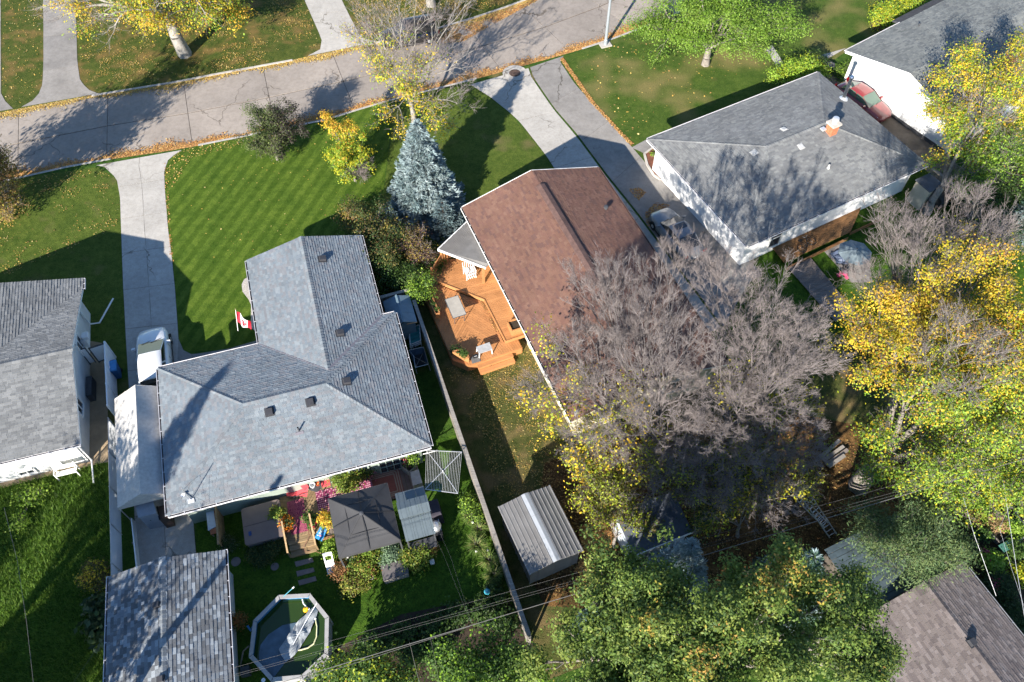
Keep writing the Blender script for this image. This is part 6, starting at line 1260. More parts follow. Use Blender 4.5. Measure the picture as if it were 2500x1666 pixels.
# ---------------------------------------------------------------- street light, utility pole, cables
sl = thing('street_light', 'tall grey steel street light pole at the near kerb', 'street light', G(1478, 111)); b0_ = G(1478, 111); m_pole = M('pole_grey', (.30, .33, .36), .45, .05, 2, metal=.3)
MB().box(b0_+Z1*.04, (.9, .6, .08), .35).build('footing', m_kerb, sl); MB().lathe(b0_, [(.15, .08), (.15, .5), (.12, .55), (.07, 8.4), (0, 8.42)], 12).build('shaft', m_pole, sl)
MB().tube([b0_+Z1*8.3, b0_+Vector((-.3, .8, 8.9)), b0_+Vector((-.9, 2.2, 9.1))], .05, 8).build('arm', m_pole, sl); MB().box(b0_+Vector((-1.05, 2.5, 9.1)), (.28, .7, .15), .35).build('lamp_head', m_pole, sl)
UP = Vector((-17.55, 4.4, 0)); dl = Vector((.955, .295, 0)).normalized()
up_ = thing('utility_pole', 'wooden utility pole with transformer standing behind the garage', 'utility pole', UP); m_pw = wood('pole_wood', (.17, .12, .085), .25)
MB().tube([UP, UP+Z1*9.5], [.2, .13], 10).build('shaft', m_pw, up_); MB().bar(UP+Z1*8.9-dl.cross(Z1)*.3, UP+Z1*8.9+dl.cross(Z1)*.3, .08, .08).build('crossarm', m_pw, up_); MB().lathe(UP+Vector((-.4, .1, 4.9)), [(.26, 0), (.26, .9), (.1, 1.0), (0, 1.0)], 12).build('transformer', m_steel, up_)
MB().bar(UP+Z1*5.7-dl.cross(Z1)*.8, UP+Z1*5.7+dl.cross(Z1)*.8, .1, .1).build('bracket', m_pw, up_)
for s in (-1, 0, 1): MB().lathe(UP+Z1*8.95+dl.cross(Z1)*s*.26, [(.04, 0), (.06, .1), (.03, .18), (0, .2)], 8).build('insulator', m_whiteplastic, up_)
m_cable = M('aluminium_cable', (.11, .105, .10), .6, .05, 3); m_cablethick = M('thick_cable', (.13, .125, .12), .6, .1, 3)
def cable(label, pts, r, mat, sag=0.0):
    P = [Vector(p) for p in pts]
    if len(P) == 2 and sag: P = [P[0].lerp(P[1], k/16)-Z1*(sag*4*(k/16)*(1-k/16)) for k in range(17)]
    return solo(MB().tube(P, r, 5), 'cable', mat, label, 'cable', P[0])
def along(px0, px1, z): return [G(*px0, z), G(*px1, z)]
ext = lambda a, b, k: a+(b-a)*k
for i, (p, q, lb) in enumerate((((620, 1617), (1260, 1440), 'uppermost of the three thin overhead wires'), ((620, 1634), (1250, 1460), 'middle one of the three thin overhead wires'), ((620, 1639), (1250, 1466), 'lowest of the three thin overhead wires'))):
    a, b = along(p, q, 8.7); cable(lb, [ext(a, b, -.55), ext(a, b, 5.0)], .004, m_cable)
a, b = along((752, 1647), (1260, 1494), 6.6); cable('thick twisted overhead cable crossing the lower yards', [ext(a, b, -.75), ext(a, b, 5.0)], .014, m_cablethick)
a, b = along((752, 1656), (1146, 1530), 6.45); cable('thinner cable just below the thick overhead cable', [ext(a, b, -.7), b], .009, m_cable)
cable('left one of two service wires dropping toward the house', [G(1150, 1522, 6.6), G(1085, 1360, 5.0), G(1028, 1238, 3.6), G(985, 1125, 2.6)], .0035, m_cable); cable('right one of two service wires dropping toward the house', [G(1152, 1522, 6.6), G(1100, 1360, 5.0), G(1060, 1270, 4.0), G(1010, 1115, 2.6)], .0035, m_cable)
cable('drop wire hanging from the thick cable over the garden', [G(1000, 1568, 6.6), G(1012, 1620, 5.0), G(1030, 1690, 3.5)], .007, m_cable); cable('second drop wire over the garden path', [G(1050, 1556, 6.6), G(1062, 1610, 5.0), G(1075, 1690, 3.5)], .0035, m_cable)
cable('long wire over the rough lawn at the left', [G(10, 1240, 5.2), G(42, 1368, 5.5), G(65, 1520, 6), G(84, 1690, 6.5)], .008, m_cable); cable('short guy wire near the garage corner', [G(252, 1560, 3.5), G(180, 1666, 5.0), G(160, 1695, 5.4)], .0035, m_cable)
cable('left pale wire above the mauve-roofed house', [G(2352, 1215, 5.5), G(2378, 1305, 5), G(2432, 1455, 4.0)], .007, m_alum); cable('right pale wire above the raised beds', [G(2450, 1180, 6), G(2462, 1260, 5.6), G(2482, 1390, 5), G(2502, 1510, 4.6)], .010, m_alum); cable('thin wire beside the right pale wire', [G(2470, 1225, 5.5), G(2440, 1290, 5.2), G(2470, 1390, 4.8), G(2500, 1480, 4.6)], .005, m_alum)
# ================================================================== trees and plants
def lobe(px, py, z, rpx, k=.8): r = rpx/PM(py, z); return (np.array(G(px, py, z)), np.array((r, r, min(r*k, max(z-.2, .3)))))
def crown_pts(lobes, n, rg, shell=.45, bough=0):
    if bough:                                        # leaves gather on separate boughs
        nb = max(5, n//bough); C = crown_pts(lobes, nb, rg, .32); R = np.clip(np.median([l[1][0] for l in lobes])*.30, .22, .85); cen = np.mean([l[0] for l in lobes], 0); o = C-cen; o /= np.linalg.norm(o, axis=1)[:, None]+1e-6
        i = rg.integers(0, nb, n); s = rg.uniform(.6, 1.25, nb); P = C[i]+rg.normal(0, .5, (n, 3))*np.array([1, 1, .55])*R*s[i][:, None]+o[i]*(rg.uniform(-1.3, .8, (n, 1))*R*s[i][:, None]); P[:, 2] = np.maximum(P[:, 2], .12); return P
    v = np.array([l[1].prod() for l in lobes])**.8; idx = rg.choice(len(lobes), n, p=v/v.sum())
    d = rg.normal(size=(n, 3)); d[:, 2] += .25; d /= np.linalg.norm(d, axis=1)[:, None]; r = rg.uniform(0, 1, n)**shell
    C = np.array([l[0] for l in lobes])[idx]; R = np.array([l[1] for l in lobes])[idx]
    P = C+d*R*r[:, None]*(.93+.14*rg.random((n, 1))); P[:, 2] = np.maximum(P[:, 2], .12); return P
def tubes(P0, P1, R0, R1, n):
    d = P1-P0; L = np.linalg.norm(d, axis=1); k = L > 1e-5; P0, P1, R0, R1, d, L = P0[k], P1[k], R0[k], R1[k], d[k], L[k]; d = d/L[:, None]
    a = np.where(np.abs(d[:, 2:3]) < .9, np.array([[0, 0, 1.]]), np.array([[1., 0, 0]])); N = np.cross(d, a); N /= np.linalg.norm(N, axis=1)[:, None]; B = np.cross(d, N)
    m = len(P0); V = np.empty((m, 2*n, 3))
    for j in range(n):
        o = N*math.cos(2*math.pi*j/n)+B*math.sin(2*math.pi*j/n); V[:, j] = P0+o*R0[:, None]; V[:, n+j] = P1+o*R1[:, None]
    f = np.array([(j, (j+1) % n, n+(j+1) % n, n+j) for j in range(n)]); F = (np.arange(m)*2*n)[:, None, None]+f[None]
    return V.reshape(-1, 3), F.reshape(-1, 4)
def skeleton(base, fork, pts, r0, rg, ks=(6, 5, 5, 4), expo=.46):
    segs = []; tips = []
    N = len(pts)
    def seg(a, b, ra, rb, wob=.06):
        L = np.linalg.norm(b-a); m = (a+b)/2+rg.normal(0, wob*L, 3); m[2] += .05*L; segs.append((a, m, ra, (ra+rb)/2)); segs.append((m, b, (ra+rb)/2, rb))
    def grow(node, rad, P, lv):
        if len(P) <= 2 or lv >= len(ks):
            for p in P:
                segs.append((node, p, max(rad*.55, .006), .005)); tips.append((p, node))
            return
        k = min(ks[lv], len(P)); C = P[rg.choice(len(P), k, replace=False)]
        for _ in range(3):
            D = ((P[:, None]-C[None])**2).sum(2).argmin(1)
            for j in range(k):
                if (D == j).any(): C[j] = P[D == j].mean(0)
        for j in range(k):
            Q = P[D == j]
            if len(Q) == 0: continue
            c = Q.mean(0); t = (.5, .55, .6, .65)[min(lv, 3)]; child = node+(c-node)*t; rr = max(.008, r0*.85*(len(Q)/N)**expo); seg(node, child, min(rad, rr*1.25), rr); grow(child, rr, Q, lv+1)
    b, f = np.array(base), np.array(fork); m = (b+f)/2+rg.normal(0, .04, 3)*np.linalg.norm(f-b)
    segs.append((b, m, r0*1.35, r0*1.05)); segs.append((m, f, r0*1.05, r0*.9)); grow(f, r0*.9, np.asarray(pts), 0)
    return segs, tips
def seg_mesh(segs, thr=.045):
    A = np.array([s[0] for s in segs]); B = np.array([s[1] for s in segs]); ra = np.array([s[2] for s in segs]); rb = np.array([s[3] for s in segs])
    big = ra > thr; V1, F1 = tubes(A[big], B[big], ra[big], rb[big], 7); V2, F2 = tubes(A[~big], B[~big], ra[~big], rb[~big], 3); return np.vstack([V1, V2]), np.vstack([F1, F2+len(V1)])
def leafquads(P, size, rg, upb=.7, aspect=.6, droop=0.0, out=None):
    n = len(P); N = rg.normal(size=(n, 3))*(.55 if out is not None else 1); N[:, 2] = np.abs(N[:, 2])*.6+upb*(.6 if out is not None else 1)
    if out is not None: N += out/(np.linalg.norm(out, axis=1)[:, None]+1e-6)*1.0
    N = N; N /= np.linalg.norm(N, axis=1)[:, None]
    T = rg.normal(size=(n, 3)); T[:, 2] -= droop; T -= N*(T*N).sum(1)[:, None]; T /= np.linalg.norm(T, axis=1)[:, None]; B = np.cross(N, T); s = (size*rg.uniform(.55, 1.25, n))[:, None]
    V = np.stack([P-T*s*.5, P-B*s*.5*aspect+N*s*.08, P+T*s*.5, P+B*s*.5*aspect+N*s*.08], 1); return V.reshape(-1, 3), np.arange(4*n).reshape(n, 4)
def mixpal(pal, n, rg, cl=None, nc=None):
    pal = np.array(pal)
    if cl is None: return np.clip(pal[rg.integers(0, len(pal), n)]*rg.uniform(.75, 1.2, (n, 1)), 0, 1)
    base = rg.integers(0, len(pal), nc); k = np.where(rg.random(n) < .7, base[cl], rg.integers(0, len(pal), n)); lum = rg.uniform(.8, 1.15, nc)
    return np.clip(pal[k]*(lum[cl]*rg.uniform(.8, 1.2, n))[:, None], 0, 1)
def twigs(tips, n, length, rg, spread=.55, r=.006, side=3, upb=.35):
    P = np.array([t[0] for t in tips]); Q = np.array([t[1] for t in tips]); o = P-Q; o /= np.linalg.norm(o, axis=1)[:, None]+1e-6
    i = np.repeat(np.arange(len(P)), n); m = len(i); start = Q[i]+(P[i]-Q[i])*rg.uniform(.35, 1.0, (m, 1)); d = o[i]+rg.normal(0, spread, (m, 3)); d[:, 2] += upb; d /= np.linalg.norm(d, axis=1)[:, None]; L = length*rg.uniform(.5, 1.2, m); end = start+d*L[:, None]
    A, B, R0, R1 = [start], [end], [np.full(m, r)], [np.full(m, r*.45)]
    for _ in range(side):
        f = rg.uniform(.25, .85, (m, 1)); s = start+(end-start)*f; d2 = d+rg.normal(0, .55, (m, 3)); d2[:, 2] += .2; d2 /= np.linalg.norm(d2, axis=1)[:, None]; A.append(s); B.append(s+d2*(L*rg.uniform(.25, .55, m))[:, None]); R0.append(np.full(m, r*.65)); R1.append(np.full(m, r*.3))
    return np.vstack(A), np.vstack(B), np.concatenate(R0), np.concatenate(R1)
SEED = [100]
def tree(label, base, lobes, n, leaves, size, pal, r0=.16, fork=.35, cr=.38, bark=None, leafmat_=None, bare=None, ntw=0, tw=.6, twr=.008, group=None, name='tree', palfn=None, shell=.4, upb=.7, aspect=.62, ks=(6, 5, 5, 4), keep=None, tside=3, droop=0, bough=9, expo=.46):
    SEED[0] += 1; rg = np.random.default_rng(SEED[0]); Lb = [lobe(*l) for l in lobes]
    B = np.array(G(*base) if len(base) == 2 else base); pts = crown_pts(Lb, n, rg, shell, bough); c = pts.mean(0); fk = B+(np.array([B[0]*.55+c[0]*.45, B[1]*.55+c[1]*.45, c[2]])-B)*fork*np.array([.6, .6, 1]); fk[2] = max(B[2]+(pts[:, 2].mean()-B[2])*fork, .25)
    bp = pts
    if bare: bp = np.vstack([pts, crown_pts([lobe(*l) for l in bare[0]], bare[1], rg, .5, 6)])
    t = thing(name, label, 'tree' if name.endswith('tree') else 'shrub', Vector(B), group)
    segs, tips = skeleton(B, fk, bp, r0, rg, ks, expo); V, F = seg_mesh(segs)
    npobj('trunk', V, F, bark or m_bark, t, smooth=True)
    if ntw:
        A_, B_, ra, rb = twigs(tips, ntw, tw, rg, r=twr, side=tside); Vt, Ft = tubes(A_, B_, ra, rb, 3); npobj('twigs', Vt, Ft, m_twig, t)
    if leaves:
        q = pts if keep is None else pts[keep(pts, rg)]
        m = len(q)*leaves; cl = np.repeat(np.arange(len(q)), leaves); P = q[cl]+rg.normal(0, cr, (m, 3))*np.array([1, 1, .75]); P[:, 2] = np.maximum(P[:, 2], .06)
        Vl, Fl = leafquads(P, size, rg, upb, aspect, droop, P-q[cl]+np.array([0, 0, .1])); col = mixpal(pal, m, rg, cl, len(q))
        if palfn is not None: col = palfn(col, P, rg)
        npobj('crown', Vl, Fl, leafmat_ or m_leaf, t, col=col)
    return t
# palettes (leaf albedo)
GREEN = [(.055, .115, .02), (.075, .14, .026), (.045, .09, .02), (.10, .165, .035)]; LIME = [(.20, .34, .03), (.25, .38, .045), (.16, .28, .03), (.29, .41, .06)]
DKG = [(.035, .07, .018), (.05, .09, .025), (.028, .055, .018), (.07, .105, .03)]; YEL = [(.66, .43, .035), (.72, .49, .05), (.58, .40, .03), (.54, .44, .05), (.70, .38, .06)]
YG = [(.46, .45, .03), (.35, .41, .03), (.55, .46, .03), (.25, .33, .03)]; ORG = [(.55, .27, .05), (.5, .22, .06), (.58, .36, .07)]; OLV = [(.12, .13, .03), (.17, .15, .04), (.09, .10, .03), (.15, .10, .04)]
PUR = [(.06, .05, .045), (.08, .06, .05), (.05, .055, .035)]; SPR = [(.215, .285, .295), (.25, .325, .335), (.165, .23, .235), (.29, .36, .365)]; SPRG = [(.06, .12, .085), (.08, .145, .11), (.05, .095, .07)]
MAPLE = [(.085, .12, .035), (.115, .155, .045), (.06, .085, .03), (.15, .18, .06), (.07, .07, .045)]
GB = [(.125, .19, .035), (.165, .235, .045), (.095, .155, .032), (.21, .26, .055), (.075, .125, .035)]
def two(pal2, frac, lo, hi, axis=2):
    """blend to another palette with height or across the crown"""
    def f(col, P, rg):
        x = (P[:, axis]-lo)/(hi-lo)+rg.normal(0, .22, len(P)); k = x > frac; p2 = np.array(pal2); col[k] = np.clip(p2[rg.integers(0, len(p2), k.sum())]*rg.uniform(.75, 1.2, (k.sum(), 1)), 0, 1); return col
    return f
def patchy(pal2, scale, thr, seed=0):
    def f(col, P, rg):
        v = np.sin(P[:, 0]*scale+seed)*np.cos(P[:, 1]*scale*1.3+seed*2)+np.sin(P[:, 2]*scale*1.7+P[:, 0]*scale*.6)+rg.normal(0, .35, len(P)); k = v > thr; p2 = np.array(pal2); col[k] = np.clip(p2[rg.integers(0, len(p2), k.sum())]*rg.uniform(.75, 1.2, (k.sum(), 1)), 0, 1); return col
    return f
m_whitebark = M('pale_bark', (.30, .28, .25), .9, .2, 5, fine=26, bump=.5)
# street trees at the top
tree('yellowing street tree with thick pale trunk at upper left', (452, 134), [(330, -60, 5.5, 130), (200, 5, 4.2, 85), (470, 0, 4.6, 80), (555, 40, 3.8, 42), (130, 30, 3.6, 42), (350, 30, 4.6, 75), (250, -150, 8, 140), (430, -160, 8, 130)], 700, 44, .15, YEL+YG, .42, .55, .42, m_whitebark, bare=([(120, 20, 4, 60), (300, -20, 5, 120), (250, 50, 3.6, 60)], 200), ntw=2, tw=.8, palfn=patchy(LIME, .7, .9))
tree('green and yellow young tree behind the pale-trunked street tree', (527, 30), [(515, 5, 3, 60), (560, 20, 2.6, 40), (480, -40, 4, 60)], 260, 26, .17, LIME+YEL, .12, .4, .35)
tree('olive tree off the left edge whose shadow crosses the street', (-150, 610), [(-244, 443, 6, 120), (-164, 352, 8, 85), (-300, 500, 5, 110), (-140, 400, 6.5, 85), (-210, 300, 8.5, 70)], 620, 22, .24, OLV+YG, .25, .45, .4)
tree('brown and yellow leafy shrub cut by the left edge', (-15, 560), [(12, 420, 1.8, 38), (0, 480, 1.5, 48), (30, 470, .9, 30), (-40, 390, 2.5, 60), (20, 520, .7, 36)], 300, 26, .13, [(.28, .17, .05), (.36, .26, .06), (.2, .13, .05), (.4, .33, .06)], .05, .25, .28, name='leafy_shrub', ntw=2, tw=.5)
tree('half-bare street tree with yellow-green lower leaves before the black car', (1012, 300), [(1000, 235, 3.2, 70), (1065, 275, 2.8, 42), (950, 285, 2.4, 42), (1015, 180, 4.4, 62), (1010, 310, 1.9, 45), (905, 120, 5.6, 80), (1000, 120, 5.6, 90)], 420, 24, .14, YG+LIME[:1]+YEL[:2], .17, .42, .34, m_whitebark, bare=([(1000, 70, 7.2, 120), (1110, 50, 7.2, 85), (900, 60, 6.6, 75), (1090, 190, 5.2, 75), (950, 20, 8, 90)], 260), ntw=3, tw=.85, twr=.01, keep=lambda p, rg: rg.random(len(p)) < np.where(p[:, 2] > 4.6, .32, 1.0), ks=(6, 5, 5, 4))
tree('street tree beyond the top edge with only its trunk showing', (1052, 14), [(1090, -170, 6, 130), (1200, -150, 6, 110), (990, -150, 5.5, 90)], 300, 14, .24, YEL, .3, .6, .4, m_whitebark, ntw=2)
tree('dense lime green tree on the patchy lawn', (1722, 158), [(1640, 60, 3.4, 85), (1760, 45, 4.2, 105), (1880, 60, 3.8, 85), (1700, -40, 5.6, 115), (1850, -40, 5.6, 110), (1955, 85, 2.8, 42), (1595, 50, 3, 42), (1700, 105, 2.6, 55), (1820, 105, 2.6, 60), (1580, -30, 4.6, 50)], 1700, 34, .16, [(.15, .27, .03), (.19, .31, .04), (.12, .22, .028), (.23, .34, .055)], .26, .3, .36, upb=.8, aspect=.45, bough=14)
tree('small round dark maple on the striped lawn', (678, 390), [(650, 330, 2.1, 58), (690, 300, 2.6, 48), (645, 290, 2.9, 46), (612, 330, 2, 28), (712, 330, 2, 28), (670, 350, 1.4, 42)], 300, 70, .11, MAPLE, .09, .25, .19, bough=4, palfn=two(PUR, .72, G(600, 330, 2).x, G(725, 330, 2).x, 0))
tree('slim golden tree with green lower leaves left of the blue spruce', (868, 442), [(812, 305, 3.1, 28), (838, 325, 2.8, 36), (858, 350, 2.3, 40), (830, 385, 1.7, 36), (885, 385, 1.5, 34), (860, 400, 1.2, 36)], 230, 66, .115, YG+LIME, .08, .25, .17, bough=5, palfn=two(YEL+ORG[:1], .84, 1.0, 3.3))
tree('grey twiggy bare shrub at the foot of the golden tree', (868, 438), [(850, 420, .7, 30), (885, 412, .8, 26), (872, 435, .4, 30)], 200, 3, .09, DKG, .03, .2, .2, ntw=5, tw=.4, twr=.007, name='bare_shrub')
# spruces
def spruce(label, base, h, r, pal, n=None, seed=1, green=0.0, dens=1.0):
    SEED[0] += 1; rg = np.random.default_rng(SEED[0]); B = np.array(G(*base) if len(base) == 2 else base); t = thing('spruce_tree', label, 'tree', Vector(B))
    V, F = tubes(np.array([B]), np.array([B+[0, 0, h*.97]]), np.array([r*.07]), np.array([.015]), 8); npobj('trunk', V, F, m_barkdark, t)
    A_, B_, spr, cols, dirs = [], [], [], [], []
    nw = int(h/.2); pal = np.array(pal)
    for k in range(nw):
        f = k/nw; z = .12*h*.3+h*.96*f; R = r*(1-f)**.82*(1+.07*rg.normal()); nb = max(5, int((7+9*(1-f))))
        a0 = rg.uniform(0, 6.28)
        for j in range(nb):
            a = a0+6.283*j/nb+rg.normal(0, .16); Rb = max(.12, R*rg.uniform(.72, 1.1)); d = np.array([math.cos(a), math.sin(a), 0]); p0 = B+[0, 0, z]; p1 = p0+d*Rb+np.array([0, 0, -.16*Rb+.10]); A_.append(p0); B_.append(p1); m = max(4, int(Rb/.085*dens)); tt = rg.uniform(.22, 1.0, m); side = rg.normal(0, .20, m)*Rb*(1.15-tt)+rg.normal(0, .05, m); sd = np.array([-d[1], d[0], 0]); P = p0+np.outer(tt, p1-p0)+np.outer(side, sd); P[:, 2] += rg.normal(.02, .05, m); spr.append(P); cb = pal[rg.integers(0, len(pal))]*rg.uniform(.75, 1.15); cols.append(np.tile(cb, (m, 1))); dd = np.outer(np.ones(m), d)+np.outer(np.sign(side)*.75, sd); dd[:, 2] += .22; dirs.append(dd)
    A_, B_ = np.array(A_), np.array(B_); V, F = tubes(A_, B_, np.full(len(A_), .022), np.full(len(A_), .006), 3); npobj('branches', V, F, m_barkdark, t)
    P = np.vstack(spr); D = np.vstack(dirs); Cc = np.vstack(cols); rep = 9; i = np.repeat(np.arange(len(P)), rep); n_ = len(i); T = D[i]+rg.normal(0, .45, (n_, 3)); T /= np.linalg.norm(T, axis=1)[:, None]; N = rg.normal(size=(n_, 3)); N[:, 2] += .8; N -= T*(N*T).sum(1)[:, None]; N /= np.linalg.norm(N, axis=1)[:, None]; Bb = np.cross(N, T); L = rg.uniform(.12, .26, n_)[:, None]*min(1.2, .6+r*.25); w_ = L*.11; Q = P[i]+rg.normal(0, .03, (n_, 3))
    V = np.stack([Q, Q+T*L*.55-Bb*w_, Q+T*L, Q+T*L*.55+Bb*w_], 1).reshape(-1, 3); npobj('needles', V, np.arange(4*n_).reshape(n_, 4), m_needle, t, col=np.clip(Cc[i]*rg.uniform(.75, 1.25, (n_, 1)), 0, 1)); return t
spruce('large conical blue spruce in front of the brown house', (1042, 505), 7.2, 2.6, SPR, dens=1.7)
spruce('small dark spruce tucked behind the large blue spruce', (1085, 560), 2.6, 1.5, [(.10, .15, .16), (.13, .18, .19)])
spruce('low bluish spruce at the foot of the large spruce by the hedge', (955, 560), 2.2, 1.4, [(.09, .14, .15), (.12, .17, .175)])
spruce('spruce off the lower left corner shading the blue-grey roof', (-24.6, 3.6, 0), 13.4, 3.2, SPRG, dens=.7)
spruce('young blue spruce rising among the big green trees', (1632, 1448), 6.6, 1.9, SPR)
spruce('blue-green spruce beside the extension ladder', (1905, 1455), 5.6, 2.0, SPRG+SPR[:1])
spruce('dark spruce between the fence end and the green tree', (1452, 1560), 4.2, 1.4, SPRG+SPR[2:3])
spruce('pale spruce cut by the right edge', (2500, 560), 4.5, 1.5, SPR+SPRG)
# hedge by the deck
tree('mixed lilac bush with olive and russet leaves beside the wing', (930, 640), [(880, 530, 1.9, 48), (930, 530, 2.1, 46), (900, 580, 1.7, 50), (960, 590, 1.9, 46), (930, 630, 1.6, 55), (850, 520, 1.4, 24)], 560, 30, .115, OLV+DKG, .07, .25, .26, name='lilac_bush', palfn=patchy([(.30, .24, .05), (.22, .13, .05)], 1.6, .75, 2))
tree('purple-brown twiggy bush next to the deck railing', (1020, 620), [(1010, 590, 1.8, 38), (1030, 620, 1.4, 28), (990, 600, 1.6, 34)], 280, 22, .10, [(.13, .075, .07), (.10, .075, .05), (.20, .13, .05), (.30, .23, .05)], .05, .25, .24, name='russet_bush', ntw=2, tw=.4)
tree('dark green bush under the lilac beside the blue-grey wall', (960, 700), [(940, 670, 1.2, 45), (980, 670, 1.3, 42), (1000, 690, 1.0, 34), (960, 710, .7, 36)], 380, 28, .11, DKG+GREEN, .06, .25, .24, name='green_bush')
tree('bright lime tipped shrub overhanging the deck planter', (1020, 735), [(1025, 690, 1.6, 34), (1008, 708, 1.5, 28), (1040, 705, 1.3, 20)], 220, 28, .105, LIME+GREEN, .05, .3, .2, name='lime_shrub')
tree('low green bush beside the deck slats', (1065, 655), [(1060, 640, .9, 20), (1066, 655, .7, 18)], 90, 26, .1, GREEN, .03, .25, .2, name='green_bush')
# bare trees of the brown house
bl = dict(bark=M('bare_bark', (.17, .15, .145), .9, .25, 5), ks=(7, 6, 6, 5), expo=.53)
tree('large bare grey-twigged tree over the brown roof', (1592, 1148), [(1345, 745, 6.6, 40), (1360, 820, 5.8, 55), (1340, 1000, 4.2, 70), (1420, 1060, 4.0, 90), (1480, 1150, 3.5, 90), (1500, 1260, 2.6, 70), (1560, 1000, 5.5, 100), (1440, 950, 5, 80)], 260, 20, .15, YG+YEL[:2], .34, .3, .34, bare=([(1480, 740, 8, 125), (1400, 690, 8, 70), (1600, 790, 9, 130), (1660, 640, 9.3, 85), (1590, 900, 8.3, 140), (1430, 880, 7, 105), (1650, 1010, 7, 120), (1470, 1030, 5.5, 110), (1540, 680, 8.6, 70), (1300, 960, 4.5, 50)], 1400), ntw=8, tw=.44, twr=.0064, tside=4, palfn=None, keep=lambda p, rg: rg.random(len(p)) < .8, **bl)
tree('wide bare grey-twigged tree right of the brown roof', (1778, 1128), [(1900, 1000, 5.5, 90), (1800, 1150, 4, 110), (1950, 1130, 4, 80), (1700, 1180, 4, 100), (1760, 900, 7.5, 60), (1600, 1120, 4.4, 100), (1850, 1080, 5, 100)], 420, 26, .13, YG+OLV, .38, .3, .34, bare=([(1720, 660, 9.8, 75), (1850, 700, 9.8, 95), (1840, 820, 9.5, 130), (1960, 850, 9, 115), (1900, 930, 8.3, 130), (1760, 880, 9, 110), (1780, 1050, 6.8, 140), (1950, 1050, 6.2, 90), (1700, 1150, 5.2, 120), (2030, 900, 7.6, 60), (1850, 1180, 4.5, 110), (1620, 1140, 4.6, 110), (1950, 1150, 4.6, 80)], 1850), ntw=8, tw=.44, twr=.0064, tside=4, keep=lambda p, rg: rg.random(len(p)) < .75, **bl)
tree('yellow-green young maple growing under the bare tree', (1500, 1335), [(1480, 1185, 3.2, 80), (1560, 1225, 2.6, 75), (1440, 1265, 2.0, 45), (1430, 1130, 3.2, 50), (1500, 1280, 2, 60)], 200, 50, .12, YG[3:]+OLV+YG[1:2], .08, .3, .3, ntw=2, tw=.5, twr=.006)
tree('olive leafed young tree in the deep shade left of the ladder', (1800, 1310), [(1750, 1175, 3.2, 85), (1850, 1190, 3.2, 85), (1700, 1230, 2.6, 65), (1950, 1160, 3.2, 50), (1640, 1130, 3.6, 70)], 240, 56, .13, YG+OLV+DKG, .08, .3, .3, ntw=2, tw=.5, twr=.006)
tree('leafy tree beyond the bottom edge shading the leaf litter', (1560, 1960), [(1600, 1900, 7, 150), (1665, 1740, 5.8, 110), (1610, 1860, 6, 150), (1520, 2000, 7.5, 170)], 420, 50, .2, GB, .3, .4, .4)
# golden tree at the right
tree('huge golden yellow tree filling the right side', (2095, 1190), [(2200, 790, 8, 110), (2350, 690, 9, 115), (2470, 830, 9, 140), (2300, 900, 8.6, 150), (2140, 930, 7, 85), (2420, 1040, 7.2, 140), (2250, 1090, 6.2, 120), (2150, 1190, 4.4, 85), (2380, 1170, 5.2, 115), (2480, 1150, 5.4, 90), (2120, 800, 7.4, 60), (2430, 640, 8.6, 80), (2480, 960, 8, 90), (2400, 940, 8.4, 90), (2500, 1080, 6.5, 80)], 1300, 92, .118, YEL+YG[:3], .42, .35, .34, bare=([(2200, 560, 9, 95), (2350, 530, 9, 105), (2450, 560, 8.5, 70), (2110, 690, 7.8, 70), (2330, 860, 10.8, 120), (2250, 630, 8.8, 110), (2400, 620, 9, 90), (2150, 640, 8, 70)], 760), ntw=6, tw=.6, twr=.0075, expo=.56, palfn=lambda col, P, rg: two(LIME+LIME+YG+GREEN, .42, -G(2300, 850, 7).y, -G(2300, 1230, 5).y, 1)(col, P*np.array([1, -1, 1]), rg), ks=(7, 6, 5, 4))
tree('gold and green tree in front of the white house roof', (2262, 520), [(2360, 165, 7, 80), (2450, 230, 7, 95), (2330, 275, 6, 75), (2420, 345, 5.6, 100), (2480, 400, 5, 85), (2350, 405, 4.2, 75), (2290, 220, 6, 40), (2460, 130, 7.4, 60), (2290, 350, 4.6, 45)], 430, 90, .135, YG+LIME[:2]+YEL[:2], .24, .35, .32, bare=([(2420, 300, 6.5, 110), (2440, 190, 7.5, 90)], 160), ntw=3, tw=.7, palfn=lambda col, P, rg: two(GREEN+LIME, .55, -G(2400, 280, 6).y, -G(2400, 470, 3).y, 1)(col, P*np.array([1, -1, 1]), rg))
tree('dark green shrub mass below the gold and green tree', (2400, 520), [(2380, 480, 1.4, 55), (2430, 510, 1.4, 55), (2460, 460, 1.8, 55), (2350, 450, 1.2, 40), (2440, 560, 1.2, 50)], 420, 26, .15, DKG+GREEN, .07, .25, .3, name='dark_shrub')
tree('small crimson shrub at the right edge', (2490, 445), [(2490, 430, 1.2, 16), (2480, 440, .9, 12)], 60, 22, .12, [(.42, .04, .05), (.5, .08, .06)], .03, .25, .2, name='red_shrub')
